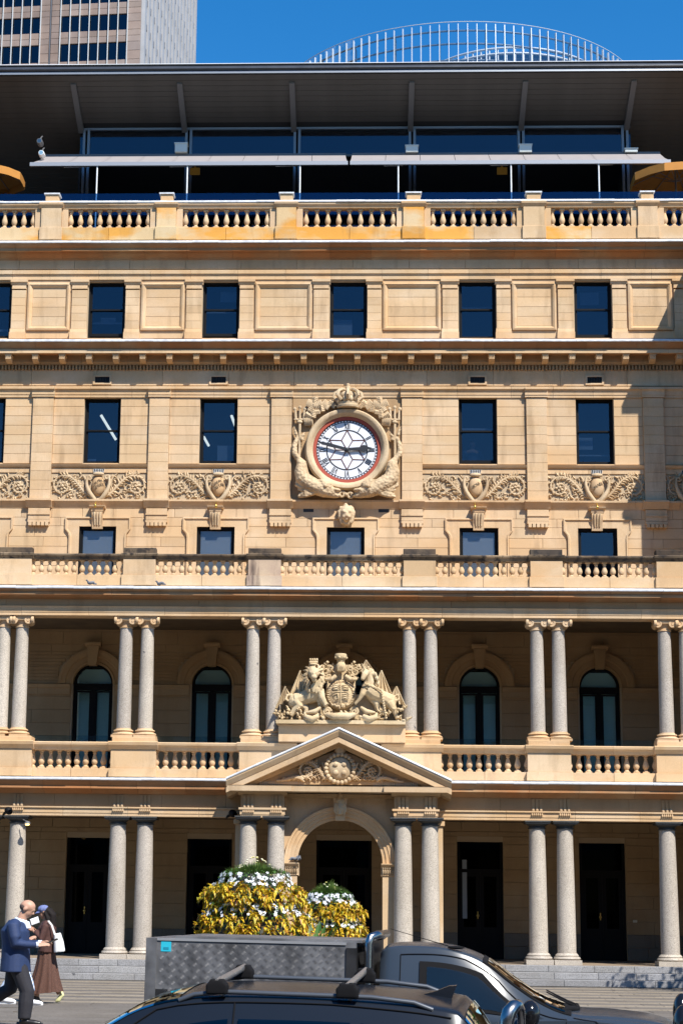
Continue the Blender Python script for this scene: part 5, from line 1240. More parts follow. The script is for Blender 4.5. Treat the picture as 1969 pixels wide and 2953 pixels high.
# ================================================================== awnings, parasols and terrace fittings
M['canvas'] = plain('grey_canvas', (.27, .245, .24), .8, noise=.05, nscale=3); M['orange_cloth'] = plain('orange_canvas', (.45, .19, .03), .8, noise=.08, nscale=4)
for (pa, pb, lab) in ((88, 1003, 'long pale grey awning on the left half of the terrace'), (1009, 1932, 'long pale grey awning on the right half of the terrace')):
    yb, yf = 3.0, 1.3
    za, zb2 = a(447, yb, 985), a(467, yf, 985); xa, xb = XX(pa, 470, yf), XX(pb, 470, yf); xta, xtb = XX(pa + (45 if pa < 500 else 6), 447, yb), XX(pb - (6 if pa < 500 else 30), 447, yb)
    A = root('awning', lab, 'awning', ((xa + xb) / 2, yf, zb2), 'retractable terrace awnings'); n = 9
    for k in range(n):
        t0, t1 = k / n, (k + 1) / n - .0015; q = MB(); pp = []
        for t in (t0, t1):
            top_, bot = Vector((xta + (xtb - xta) * t, yb, za)), Vector((xa + (xb - xa) * t, yf, zb2))
            pp.append([top_, top_.lerp(bot, .5) + Vector((0, 0, -.03)), bot])
        for j in range(2):
            q.face([pp[0][j], pp[1][j], pp[1][j + 1], pp[0][j + 1]]); d = Vector((0, .004, -.012)); q.face([pp[0][j] + d, pp[0][j + 1] + d, pp[1][j + 1] + d, pp[1][j] + d])
        q.build('fabric_panel', M['canvas'], A, recalc=False)
    MB().box(xa, xb, yf - .05, yf + .03, a(476.5, yf, 985), zb2 + .01).build('front_bar', plain('light_grey_aluminium', (.30, .31, .33), .5, .4), A)
    MB().box(xta, xtb, yb - .02, yb + .1, za - .02, za + .05).build('cassette', M['steel_dark'], A)
    for p in ([280, 540, 865] if pa < 500 else [1148, 1473, 1726]):
        x = XX(p, 520, yf); MB().tube([(x, yf, 18.6), (x, yf, a(476, yf, 985))], .02, 8).build('post', M['white'], A)
    for k in range(3):
        x = xa + (xb - xa) * (k + .5) / 3; MB().tube([(x - .5, yf + .05, zb2 - .08), (x, (yb + yf) / 2, (za + zb2) / 2 - .2), (x - .6, yb, za - .15)], .03, 6).build('folding_arm', M['white'], A)
for i, (p, lab) in enumerate(((523, 'white box on the left awning above its second post'), (1187, 'white box on the right awning near its inner end'), (1514, 'white box in the middle of the right awning'), (1818, 'white box near the outer end of the right awning'))):
    c = P(p, 443, 2.95); hgt = [.26, .19, .22, .1][i]
    q = MB().box(c.x - .17, c.x + .17, 2.85, 3.1, c.z + .02, c.z + hgt); q.box(c.x - .19, c.x + .19, 2.83, 3.12, c.z + hgt + .002, c.z + hgt + .03)
    tag(q.build('heater_box', plain('pale_box%d' % i, (.52, .56, .54), .5), None), lab, 'heater', 'boxes on the awnings')
for i, (px0, py0, lab, r_) in enumerate(((-28, 470, 'orange canvas parasol at the left end of the terrace', .8), (1945, 474, 'orange canvas parasol at the right end of the terrace', 1.0))):
    Yu = 1.6; c = P(px0, py0, Yu); z0 = c.z; Pz = root('parasol', lab, 'parasol', (c.x, Yu, 18.6), 'orange terrace parasols')
    MB().tube([(c.x, Yu, 18.6), (c.x, Yu, z0 - .02)], .025, 10).build('pole', M['steel'], Pz)
    n = 8
    for k in range(n):
        a0, a1 = 2 * math.pi * (k + .5) / n, 2 * math.pi * (k + 1.5) / n; R_ = r_ * 1.25; zl = z0 - .42
        A0, A1 = Vector((c.x + R_ * math.cos(a0), Yu + R_ * math.sin(a0), zl)), Vector((c.x + R_ * math.cos(a1), Yu + R_ * math.sin(a1), zl)); T = Vector((c.x, Yu, z0)); mdl = (A0 + A1) / 2 + Vector((0, 0, .03))
        q = MB(); q.face([T, A0, mdl]); q.face([T, mdl, A1]); dn_ = Vector((0, 0, -.22)); q.face([A0, mdl, mdl + dn_, A0 + dn_]); q.face([mdl, A1, A1 + dn_, mdl + dn_]); q.build('canopy_panel', M['orange_cloth'], Pz, recalc=False)
        MB().tube([T + Vector((0, 0, -.03)), A0 + Vector((0, 0, -.03))], .01, 5).build('rib', M['steel'], Pz); MB().tube([Vector((c.x, Yu, z0 - .5)), T.lerp(A0, .5) + Vector((0, 0, -.04))], .009, 5).build('strut', M['steel'], Pz)
for i, (p, y, lab) in enumerate(((562, 493, 'dim amber heater glowing under the left awning'), (1447, 492, 'dim amber heater glowing under the right awning'))):
    c = P(p, y, 3.2); q = MB().box(c.x - .14, c.x + .14, 3.18, 3.28, c.z - .09, c.z + .09); q.box(c.x - .02, c.x + .02, 3.281, 3.3, c.z + .09, c.z + .5)
    tag(q.build('wall_heater', emit('amber_heater%d' % i, (.22, .12, .02), .12), None), lab, 'heater', 'amber heaters')
for i, (p, y, s, lab) in enumerate(((117, 412, 1, 'small black spotlight hanging left of the terrace glazing'), (122, 446, 1, 'small white camera above the end of the left awning'))):
    c = P(p, y, 2.2); R0 = root('spotlight' if i == 0 else 'security_camera', lab, 'spotlight' if i == 0 else 'camera', c)
    mt = M['steel_dark'] if i == 0 else M['white']
    MB().lathe([(.0, -.16), (.07, -.16), (.085, -.1), (.085, .1), (.06, .14), (.0, .14)], 14, c, 'y').build('housing', mt, R0, smooth=40); MB().lathe([(0, -.165), (.06, -.165), (.06, -.161), (0, -.161)], 12, c, 'y').build('lens', M['glass_clear'], R0)
    MB().tube([c + Vector((0, 0, .05)), c + Vector((0, .1, .2)), c + Vector((0, .3, .32))], .018, 6).build('bracket', M['steel_dark'], R0, smooth=50)
for i, (p, y, Yq, lab) in enumerate(((26, 2338, YF - .32, 'black security camera on the entablature above the leftmost column'), (672, 2346, YF - .15, 'black floodlight beside the left portico capital'), (80, 2376, YC - .42, 'small lit lamp beside the leftmost column capital'), (1166, 2346, YF, None))):
    if not lab: continue
    c = P(p, y, Yq); R0 = root('security_camera' if i == 0 else 'wall_lamp', lab, 'camera' if i == 0 else 'lamp', c)
    if i == 2:
        MB().lathe([(0, .07), (.05, .05), (.075, 0), (0, 0)], 12, c).build('shade', M['steel_dark'], R0, smooth=50); MB().ell(c + Vector((0, 0, -.012)), (.05, .05, .025)).build('bulb', M['lamp_warm'], R0, smooth=60); MB().tube([c + Vector((0, 0, .05)), c + Vector((-.12, .1, .1))], .012, 6).build('arm', M['steel_dark'], R0)
    else:
        MB().ell(c, (.10, .11, .085), rotm('Y', 25), 14, 10).build('housing', M['frame'], R0, smooth=60); MB().ell(c + Vector((.05, -.09, -.02)), (.045, .04, .045), None, 10, 8).build('lens', M['glass_door'], R0, smooth=60); MB().tube([c, c + Vector((-.1, .08, -.05)), c + Vector((-.16, .25, -.07))], [.035, .03, .03], 8).build('bracket', M['frame'], R0, smooth=60)

# pigeons
def pigeon(p, yaw, lab):
    R0 = root('pigeon', lab, 'pigeon', p, 'pigeons on the ledges'); q = MB(); q.ell((0, 0, .085), (.11, .055, .055), rotm('Y', 14)); q.tube([(.07, 0, .10), (.10, 0, .15), (.12, 0, .17)], [.04, .03, .028], 8); q.ell((.13, 0, .175), (.032, .026, .026)); q.tube([(.15, 0, .172), (.18, 0, .165)], [.009, .003], 5); q.tube([(-.08, 0, .075), (-.20, 0, .05)], [.04, .022], 6, .5)
    for s in (-1, 1): q.tube([(.01, s * .02, .05), (.02, s * .02, .0)], .007, 5)
    ORG[R0] = Vector((0, 0, 0)); b = fuse(q, 'body', .009, 1, R0, plain('pigeon_grey', (.09, .10, .12), .7)); R0.rotation_euler = (0, 0, yaw); R0.scale = (.72, .72, .66)
    for s in (-1, 1): MB().ell((-.03, s * .05, .10), (.10, .016, .04), rotm('Y', 12)).build('wing', plain('pigeon_wing', (.16, .17, .19), .7), R0, smooth=60)
pigeon(P(462, 1690, YF - .28), 2.9, 'grey pigeon crouching on the white ledge below the upper balustrade'); pigeon(P(262, 1688, YF - .28), 3.3, 'grey pigeon at the left end of the white ledge'); pigeon(P(849, 2484, YA - .08), .6, 'grey pigeon standing on the left arch impost'); pigeon(P(862, 2484, YA - .1), 1.4, 'pale pigeon beside the other one on the arch impost')
# lights and a worker seen through the windows
for i, (p0, p1, Yt, lab) in enumerate((((292, 1197), (335, 1268), 2.2, 'long slanting lit ceiling tube in the window two bays left of the clock'), ((668, 1199), (680, 1232), 2.2, 'lit ceiling tube at the right edge of the window left of the clock'), ((588, 1260), (602, 1285), 2.6, 'short lit tube low in the window left of the clock'))):
    A_, B_ = P(*p0, Yt), P(*p1, Yt + .4); tag(MB().tube([A_, B_], .035, 8).build('ceiling_light', M['tube'], None), lab, 'light', 'office ceiling lights')
c = P(1362, 1320, .75); R0 = root('person', 'bald person in dark blue shirt with back to the window', 'person', (c.x, c.y, ZZ(1440, 0) + .151)); ORG[R0] = ORG[R0]
q = MB(); hp = P(1361, 1283, .75); q.ell(hp, (.085, .1, .115)); q.tube([hp, hp + Vector((0, 0, -.17))], .055, 8); q.tube([hp + Vector((-.2, 0, -.24)), hp + Vector((0, 0, -.2)), hp + Vector((.2, 0, -.24))], [.07, .09, .07], 10); q.tube([hp + Vector((0, 0, -.2)), hp + Vector((0, 0, -.8))], [.17, .16], 12)
fuse(q, 'body', .02, 3, R0, plain('skin_office', (.5, .28, .19), .6), origin=ORG[R0])
q = MB(); q.tube([hp + Vector((0, 0, -.17)), hp + Vector((0, 0, -.3)), hp + Vector((0, 0, -.85))], [.1, .2, .2], 14); q.tube([hp + Vector((-.27, .05, -.42)), hp + Vector((-.2, 0, -.24)), hp + Vector((.2, 0, -.24)), hp + Vector((.27, .05, -.42))], [.07, .09, .09, .07], 10)
fuse(q, 'shirt', .02, 3, R0, plain('navy_shirt', (.05, .09, .18), .8), origin=ORG[R0])
# ================================================================== city towers behind
TY = 173.0; cor = P(405, 100, TY); TW = root('office_tower', 'brown granite office tower with white fins behind the roof', 'tower', (cor.x, TY, 0)); ORG[TW] = Vector((0, 0, 0))
M['tower_stone'] = stone('brown_tower_granite', [(.20, .155, .14), (.26, .205, .185), (.32, .26, .235)], scale=.25, rnd=.18, stain_amt=.2, grain=.1)
M['tower_glass'] = glass('tower_glass', (.05, .06, .07), (.5, .7, .9), .7, .02, .05); M['fin'] = plain('white_fin', (.50, .51, .51), .5); M['side_fin'] = plain('pale_grey_fin', (.33, .335, .35), .6, noise=.1, nscale=.4); M['fin_grey'] = plain('grey_cladding', (.10, .104, .12), .6, noise=.15, nscale=.3)
s24 = 5460 / (TY + 47) / 1.02
HT = 165.0; ZV = P(250, 215, TY).z
MB().box(-34, -.02, .25, 30, 0, HT).build('core', M['dark_room'], TW)
rows = [(P(250, y1, TY).z, P(250, y0, TY).z) for y0, y1 in ((-44, 4), (38, 84), (119, 170), (203, 252))]
def tx(px): return (px - 405) / s24
cols = [tx(155 + 30 * k) for k in range(8)]; cols2 = [tx(92 - 30 * k) for k in range(7)]
fl = [(rows[k + 1][1], rows[k][0]) for k in range(3)]      # spandrel bands between window rows
zall0, zall1 = rows[3][0], rows[0][1]
def panels(xa, xb, za, zb2, y=.0):
    MB().block(xa + .01, xb - .01, y, y + .25, za + .01, zb2 - .01, .03).build('stone_panel', M['tower_stone'], TW)
for cs in (cols, list(reversed(cols2))):
    for xa, xb in zip(cs, cs[1:]):
        for za, zb2 in fl:
            zm = (za + zb2) / 2; panels(xa, xb, za, zm); panels(xa, xb, zm, zb2)
        for za, zb2 in rows:
            MB().box(xa, xb, .20, .22, za, zb2).build('window_pane', M['tower_glass'], TW)
            if RND.random() < .4: MB().box(xa + .1, xb - .1, .23, .24, za + RND.uniform(.4, 1.2), zb2).build('window_blind', plain('office_blind%d' % len(bpy.data.materials), (.12, .12, .12), .8), TW)
    for x in cs: MB().box(x - .045, x + .045, -.22, .0, zall0, zall1).build('fin', M['fin'], TW)
edges = sorted([z for r in rows for z in r]); edges2 = []
for z0, z1 in zip(edges, edges[1:]): edges2 += [z0, (z0 + z1) / 2]
edges2.append(edges[-1])
for za, zb2 in zip(edges2, edges2[1:]):
    panels(tx(365), 0, za, zb2, .001); panels(tx(92), tx(122) - .12, za, zb2, .001); panels(tx(122) + .12, tx(155), za, zb2, .001)
MB().tube([(tx(122), .05, zall0), (tx(122), .05, zall1)], .09, 6).build('downpipe', M['fin_grey'], TW)
MB().box(-.018, -.002, .26, 38, 0, HT).build('side_wall', M['fin_grey'], TW)
for k in range(16):
    y = .8 + k * 2.4; MB().box(.0, .5, y - .5, y + .5, ZV, HT).build('side_fin', M['side_fin'], TW)
zf = rows[3][0] - 1.2; SPN = MB()
while zf < HT:
    for k in range(15): y = .8 + k * 2.4; SPN.box(.0, .3, y + .51, y + 1.89, zf, zf + .8)
    zf += 3.35
tag(SPN.build('side_spandrels', M['fin_grey'], TW), kind='stuff')
MB().box(-34, 0, 0, .24, 0, zall0 - .02).build('lower_wall', M['tower_stone'], TW)
TW.rotation_euler = (0, 0, rad(-4.6))

GD = 203.0; Rg = 25.0; nr = P(1318, 62, GD - Rg); gcx = P(1318, 62, GD - Rg).x * (GD + 47) / (GD - Rg + 47); zr = nr.z
GT = root('glass_tower', 'round tower crown of clear glass fins rising behind the roof', 'tower', (gcx, GD, 0)); ORG[GT] = Vector((0, 0, 0))
M['crown_glass'] = glass('crown_glass', (.88, .93, .96), (.85, .95, 1.0), .5, .02, .13); M['pale_metal'] = plain('pale_metal', (.62, .66, .70), .4, .3); M['ring_metal'] = plain('ring_metal', (.22, .25, .29), .45, .3)
N = 132; H = 9.5
def gpt(k, r, z, n=N): an = 2 * math.pi * k / n; return (r * math.sin(an), -r * math.cos(an), z)
vis = [k for k in range(-36, 37)]
for k in vis:
    q = MB(); q.face([gpt(k + .03, Rg, zr - H), gpt(k + .97, Rg, zr - H), gpt(k + .97, Rg, zr), gpt(k + .03, Rg, zr)]); q.build('glass_pane', M['crown_glass'], GT, recalc=False)
    an = 2 * math.pi * k / N; r0, r1 = Rg - .12, Rg + .16; c, s = math.cos(an), math.sin(an); w_ = .045
    q = MB(); p = [(r * s + d * c, -r * c + d * s) for r, d in ((r0, -w_), (r1, -w_), (r1, w_), (r0, w_))]
    n0 = q.pts([(x, y, zr - H) for x, y in p] + [(x, y, zr - .35) for x, y in p])
    for f_ in ((0, 1, 2, 3), (7, 6, 5, 4), (0, 4, 5, 1), (1, 5, 6, 2), (2, 6, 7, 3), (3, 7, 4, 0)): q.f.append(tuple(n0 + i for i in f_))
    q.build('mullion', M['pale_metal'], GT)
MB().tube([gpt(k, Rg, zr) for k in range(-36, 38)], .05, 5).build('rim', M['pale_metal'], GT, smooth=60)
for dz, t in ((1.15, .14), (2.95, .14), (5.2, .14)):
    MB().tube([gpt(k, Rg - .25, zr - dz) for k in range(-36, 38)], t, 6).build('ring_beam', M['ring_metal'], GT, smooth=60)
for k in range(-33, 34, 5): MB().tube([gpt(k, Rg - .5, zr - H), gpt(k, Rg - .5, zr - 1.6), gpt(k, Rg - .2, zr - 1.15)], .09, 6).build('strut', M['ring_metal'], GT, smooth=50)
MB().lathe([(Rg - 1.2, 0), (Rg - 1.2, zr - 7.5), (0, zr - 7.4)], 64).build('tower_shaft', M['fin_grey'], GT, smooth=30)
d2 = P(1484, 138, GD - 8); ox = d2.x - gcx; Rd = 13.0; zd = d2.z
def dpt(k, r, z): an = 2 * math.pi * k / 70; return (ox + r * math.sin(an), -r * math.cos(an) + 5, z)
for k in range(-17, 18):
    q = MB(); q.face([dpt(k + .05, Rd, zd - 6), dpt(k + .95, Rd, zd - 6), dpt(k + .95, Rd, zd - .5), dpt(k + .05, Rd, zd - .5)]); q.build('drum_pane', M['glass'], GT, recalc=False)
    MB().tube([dpt(k, Rd + .05, zd - 6), dpt(k, Rd + .05, zd)], .12, 5).build('drum_mullion', M['fin'], GT)
for dz in (0, .8): MB().tube([dpt(k, Rd + .1, zd - dz) for k in range(-18, 19)], .16, 6).build('drum_ring', M['fin'], GT, smooth=60)
MB().lathe([(Rd - .6, zr - 9), (Rd - .6, zd - .6), (0, zd - .4)], 48, (ox, 5, 0)).build('drum_core', M['dark_room'], GT, smooth=30)

# ================================================================== flower towers
def leafq(q, c, dirn, L, wd, droop):
    d = Vector(dirn).normalized(); s = d.cross(Vector((0, 0, 1)));
    if s.length < .05: s = Vector((1, 0, 0))
    s.normalize(); p0 = Vector(c); p1 = p0 + d * L * .5 + Vector((0, 0, -droop * .15 * L)); p2 = p0 + d * L + Vector((0, 0, -droop * L)); up = Vector((0, 0, wd * .25))
    q.face([p0, p1 - s * wd + up, p1]); q.face([p0, p1, p1 + s * wd + up]); q.face([p1 - s * wd + up, p2, p1]); q.face([p1, p2, p1 + s * wd + up])
def vary(name, cols, rough=.5, trans=0.25):
    m_, t, b = _new(name); g = t.nodes.new('ShaderNodeNewGeometry')
    c = ramp(t, g.outputs['Random Per Island'], [(i / (len(cols) - 1), c_) for i, c_ in enumerate(cols)])
    t.links.new(c, b.inputs['Base Color']); b.inputs['Roughness'].default_value = rough
    if trans:
        o = [n for n in t.nodes if n.type == 'OUTPUT_MATERIAL'][0]; tl = t.nodes.new('ShaderNodeBsdfTranslucent'); t.links.new(c, tl.inputs[0]); mx = t.nodes.new('ShaderNodeMixShader'); mx.inputs[0].default_value = trans
        t.links.new(b.outputs[0], mx.inputs[1]); t.links.new(tl.outputs[0], mx.inputs[2]); t.links.new(mx.outputs[0], o.inputs[0])
    return m_
M['yleaf'] = vary('yellow_coleus', [(.20, .05, .012), (.50, .24, .012), (.72, .47, .015), (.74, .54, .03), (.50, .42, .03), (.16, .20, .02)]); M['oleaf'] = vary('orange_coleus', [(.28, .06, .015), (.42, .15, .02), (.55, .28, .03), (.48, .30, .04)])
M['gleaf'] = vary('green_leaves', [(.025, .07, .012), (.05, .13, .02), (.09, .19, .03), (.03, .09, .015)]); M['wflower'] = vary('white_petals', [(.75, .77, .80), (.85, .86, .88), (.8, .82, .86)], .6, .2); M['gblade'] = vary('tuft_blades', [(.06, .12, .02), (.12, .2, .035), (.17, .25, .06)])
M['pot'] = plain('dark_green_planter', (.03, .035, .03), .6)
def flower_tower(label, X, Y, H_, R_, seed, ymat, white_n):
    rr = random.Random(seed); T = root('flower_tower', label, 'planter', (X, Y, 0), 'tiered flower towers'); ORG[T] = Vector((0, 0, 0))
    MB().lathe([(R_ * .75, 0), (R_ * .8, .1), (R_ * .72, H_ * .2), (R_ * .66, H_ * .5), (R_ * .5, H_ * .72), (R_ * .3, H_ * .9), (0, H_ * .92)], 20).build('planter', M['pot'], T, smooth=40)
    prof_ = [(.0, .80), (.35, 1.02), (.45, 1.0), (.56, .98), (.60, .83), (.64, .83), (.69, .93), (.77, .84), (.80, .66), (.87, .60), (.96, .30)]
    def rad_(z):
        for (z0, r0), (z1, r1) in zip(prof_, prof_[1:]):
            if z <= z1: return R_ * (r0 + (r1 - r0) * (z - z0) / (z1 - z0))
        return R_ * .2
    def ringpts(n, z0, z1, j=.10):
        for k in range(n):
            z = rr.uniform(z0, z1); an = rr.uniform(math.pi * .86, math.pi * 2.14) if rr.random() < .8 else rr.uniform(0, 6.283); r = rad_(z) * rr.uniform(1 - j, 1.03); yield Vector((r * math.cos(an), r * math.sin(an), z * H_)), Vector((math.cos(an), math.sin(an), 0))
    for nm, z0, z1, n, mt in (('yellow_leaves', .26, .585, int(330 * R_), ymat), ('orange_leaves', .615, .80, int(250 * R_), ymat)):
        q = MB()
        for p, d in ringpts(n, z0, z1, .14):
            s_ = d.cross(Vector((0, 0, 1))); c = p + d * rr.uniform(-.07, .09)
            for k in range(rr.randint(6, 11)):
                an = rr.uniform(0, 6.283); dd = d * rr.uniform(.3, 1.0) + s_ * math.cos(an) + Vector((0, 0, math.sin(an) * .8 + .15)); sz = rr.uniform(.75, 1.25)
                leafq(q, c + Vector((rr.uniform(-.02, .02), rr.uniform(-.02, .02), rr.uniform(-.02, .02))), dd, .105 * sz, .029 * sz, rr.uniform(.0, 1.0))
        tag(q.build(nm, mt, T, recalc=False), kind='stuff')
    q = MB()
    for p, d in ringpts(500, .26, .8, .16): leafq(q, p - d * .05, d + Vector((rr.uniform(-.8, .8), rr.uniform(-.8, .8), rr.uniform(0, .8))), rr.uniform(.07, .13), .026, rr.uniform(.1, .9))
    tag(q.build('inner_leaves', M['gleaf'], T, recalc=False), kind='stuff')
    q = MB()
    for z0, z1, n in ((.55, .66, 420), (.77, .90, 520), (.02, .28, 300)):
        for p, d in ringpts(n, z0, z1): leafq(q, p, d + Vector((rr.uniform(-.8, .8), rr.uniform(-.8, .8), rr.uniform(0, .8))), rr.uniform(.07, .12), .02, rr.uniform(.1, .7))
    tag(q.build('green_leaves', M['gleaf'], T, recalc=False), kind='stuff')
    q = MB()
    for z0, z1, n in ((.56, .65, int(white_n * 1.1)), (.78, .87, int(white_n * .9))):
        for p, d in ringpts(n, z0, z1, .03):
            nrm = (d + Vector((rr.uniform(-.4, .4), rr.uniform(-.4, .4), rr.uniform(.2, .9)))).normalized(); s = nrm.orthogonal().normalized(); u = nrm.cross(s); p = p + nrm * .045; r_ = rr.uniform(.026, .040)
            for k in range(5):
                a0 = k * 1.2566; c0 = p + (s * math.cos(a0) + u * math.sin(a0)) * r_ * .62; e = (s * math.cos(a0) + u * math.sin(a0)); f_ = nrm.cross(e)
                q.face([p, c0 - f_ * r_ * .42, p + e * r_ * 1.25 + nrm * .006, c0 + f_ * r_ * .42])
    tag(q.build('white_flowers', M['wflower'], T, recalc=False), kind='stuff')
    q = MB()
    for k in range(950):
        an = rr.uniform(0, 6.283); r = R_ * .46 * math.sqrt(rr.random()); L = rr.uniform(.18, .34); p = Vector((r * math.cos(an), r * math.sin(an), H_ * .87)); d = Vector((math.cos(an) * r / R_ * 1.6, math.sin(an) * r / R_ * 1.6, 1)).normalized()
        leafq(q, p, d, L * (1.15 - .6 * r / (R_ * .42)), .010, rr.uniform(0, .3))
    tag(q.build('grass_tuft', M['gblade'], T, recalc=False), kind='stuff')
    q = MB()
    for k in range(34): an = rr.uniform(0, 6.283); r = R_ * .46 * math.sqrt(rr.random()); q.ell((r * math.cos(an), r * math.sin(an), H_ * (1.0 - .16 * (r / (R_ * .46)) ** 2)), (.02, .02, .012), nu=6, nv=4)
    tag(q.build('tuft_flowers', vary('cream_blooms%d' % seed, [(.6, .55, .3), (.75, .72, .55), (.7, .6, .12)], .6, 0), T), kind='stuff')
    return T
c1 = P(735, 2600, -10.6); c2 = P(950, 2620, -7.3)
flower_tower('large tiered tower of yellow leaves and white flowers behind the truck', c1.x, -10.6, 2.52, 1.0, 1, M['yleaf'], 150)
flower_tower('smaller tiered flower tower with orange leaves in front of the arch', c2.x, -7.3, 2.12, .70, 2, M['yleaf'], 130)
cc = P(902, 2640, -9.2); CN = root('canna_plant', 'low clump of broad green canna leaves between the flower towers', 'plant', (cc.x, -9.2, 0)); ORG[CN] = Vector((0, 0, 0)); rr = random.Random(5)
MB().lathe([(.3, 0), (.36, .1), (.42, .75), (.44, .8), (.38, .8), (.36, .7), (0, .7)], 20).build('pot', M['pot'], CN, smooth=40)
for k in range(16):
    an = rr.uniform(0, 6.283); q = MB(); b = Vector((.2 * math.cos(an), .2 * math.sin(an), .72)); h_ = rr.uniform(.35, .85); d = Vector((.22 * math.cos(an), .22 * math.sin(an), 0)); s = Vector((-math.sin(an), math.cos(an), 0)); wd = rr.uniform(.05, .09); prev = None
    for j in range(7):
        t = j / 6; c = b + d * t * 1.2 + Vector((0, 0, h_ * (t - .25 * t * t))); w_ = wd * math.sin(math.pi * (.12 + .86 * t)); cur = (c - s * w_, c + Vector((0, 0, -.015)), c + s * w_)
        if prev: q.face([prev[0], prev[1], cur[1], cur[0]]); q.face([prev[1], prev[2], cur[2], cur[1]])
        prev = cur
    q.build('leaf', M['gleaf'], CN, smooth=80, recalc=False)
q = MB()
for k in range(160): an = rr.uniform(0, 6.283); r = .42 * math.sqrt(rr.random()); leafq(q, (r * math.cos(an) + .1, r * math.sin(an), rr.uniform(.7, 1.1)), (rr.uniform(-1, 1), rr.uniform(-1, 1), .6), .1, .02, .3)
tag(q.build('bloom_stalks', vary('salmon_blooms', [(.5, .2, .08), (.6, .35, .12), (.3, .25, .06)]), CN, recalc=False), kind='stuff')
# ================================================================== people
def V3(*p): return Vector(p)
M['skin'] = plain('skin', (.48, .27, .18), .55, noise=.06, nscale=20); M['skin2'] = plain('skin_tan', (.36, .19, .12), .55)
def hand_mesh(q, wrist, d, up, r=.0085, curl=.6):
    """palm and five bent fingers"""
    d = Vector(d).normalized(); up = Vector(up).normalized(); s = d.cross(up).normalized(); w_ = Vector(wrist)
    for k in range(4): q.tube([w_ + s * (k - 1.5) * .018, w_ + d * .09 + s * (k - 1.5) * .020], [.018, .014], 7)
    for k, L in enumerate((.062, .074, .070, .055)):
        b = w_ + d * .085 + s * (k - 1.5) * .020; m1 = b + d * L * .5 - up * L * .15 * curl; e = m1 + d * L * .35 - up * L * .5 * curl; q.tube([b, m1, e], [.0105, .0095, .008], 6)
    b = w_ + d * .03 - s * .035; q.tube([b, b + d * .035 - s * .022 - up * .01, b + d * .07 - s * .02 - up * .03], [.014, .012, .009], 6)
def head_mesh(q, c, fwd, up, k=1.0):
    f = Vector(fwd).normalized(); u = Vector(up).normalized(); s = f.cross(u); Rm = Matrix((f, s, u)).transposed(); c = Vector(c)
    def at_(a_, b_, c_): return c + (f * a_ + s * b_ + u * c_) * k
    q.ell(at_(-.012, 0, .035), (.098 * k, .076 * k, .092 * k), Rm, 16, 12); q.ell(at_(.028, 0, -.03), (.068 * k, .058 * k, .085 * k), Rm, 14, 10); q.ell(at_(.062, 0, -.085), (.026 * k, .03 * k, .022 * k), Rm)
    q.tube([at_(.082, 0, .02), at_(.108, 0, -.018), at_(.088, 0, -.03)], [.011 * k, .017 * k, .014 * k], 8); q.tube([at_(.085, -.022, -.058), at_(.092, 0, -.056), at_(.085, .022, -.058)], [.008 * k, .010 * k, .008 * k], 6); q.tube([at_(.078, -.035, .032), at_(.088, 0, .036), at_(.078, .035, .032)], [.012 * k, .011 * k, .012 * k], 6)
    for e in (-1, 1): q.ell(at_(-.01, e * .078, -.005), (.026 * k, .011 * k, .034 * k), Rm); q.ell(at_(.074, e * .03, .012), (.011 * k, .014 * k, .009 * k), Rm)
    return at_
def legs(q, hip, feet, knees, r=(.09, .065, .045), hw=.09):
    for s in (0, 1):
        h = Vector(hip) + V3(0, (hw if s else -hw), 0); q.tube([h, h.lerp(Vector(knees[s]), .5), knees[s], Vector(knees[s]).lerp(Vector(feet[s]), .4), feet[s]], [r[0], r[0] * .88, r[1], r[1] * 1.02, r[2]], 12)
def shoe(ank, toe_dir, heel_up, mat, parent, L=.27, sole=None):
    a_ = Vector(ank); d = Vector(toe_dir).normalized(); up = V3(0, 0, 1); heel = a_ - d * .06 + V3(0, 0, -.055); toe = heel + d * L - V3(0, 0, heel_up)
    q = MB(); q.tube([heel + V3(0, 0, .04), heel.lerp(toe, .35) + V3(0, 0, .045), heel.lerp(toe, .7) + V3(0, 0, .03), toe + V3(0, 0, .025)], [.042, .046, .046, .03], 10, .9); q.tube([a_ + V3(0, 0, .05), heel.lerp(toe, .25) + V3(0, 0, .04)], [.048, .05], 10)
    o = fuse(q, 'shoe', .012, 2, parent, mat)
    q = MB(); q.tube([heel - d * .03, heel.lerp(toe, .5), toe + d * .02], [.046, .05, .036], 8, .28); q.build('sole', sole or mat, o, smooth=50); return o
# man in the blue blazer, walking right
g = PG(50, 2962); MAN = root('person', 'bald man in navy blazer and dark trousers walking and reading his phone', 'person', (g.x, g.y, 0)); ORG[MAN] = V3(0, 0, 0)
hip, sh_ = V3(-.04, 0, .95), V3(-.06, 0, 1.46); fe = [V3(.10, -.09, .09), V3(-.56, .09, .20)]; kn = [V3(.12, -.09, .50), V3(-.12, .09, .52)]
el = [V3(-.02, -.25, 1.16), V3(.0, .25, 1.17)]; wr = [V3(.24, -.12, 1.14), V3(.24, .10, 1.16)]
q = MB(); at_ = head_mesh(q, (.065, 0, 1.635), (.84, 0, -.54), (.54, 0, .84)); q.tube([(.035, 0, 1.59), (-.015, 0, 1.44)], [.056, .062], 10); q.tube([hip, (-.05, 0, 1.2), (-.06, 0, 1.36), (-.05, 0, 1.44)], [.12, .12, .11, .05], 14, 1.2)
legs(q, hip, fe, kn)
for s, y in ((0, -.2), (1, .2)): q.tube([V3(-.06, y, 1.42), el[s], wr[s]], [.055, .045, .030], 10); hand_mesh(q, wr[s], (1, .25 if s == 0 else -.15, .12), (0, (.6 if s else -.6), .8))
fuse(q, 'body', .011, 2, MAN, M['skin'])
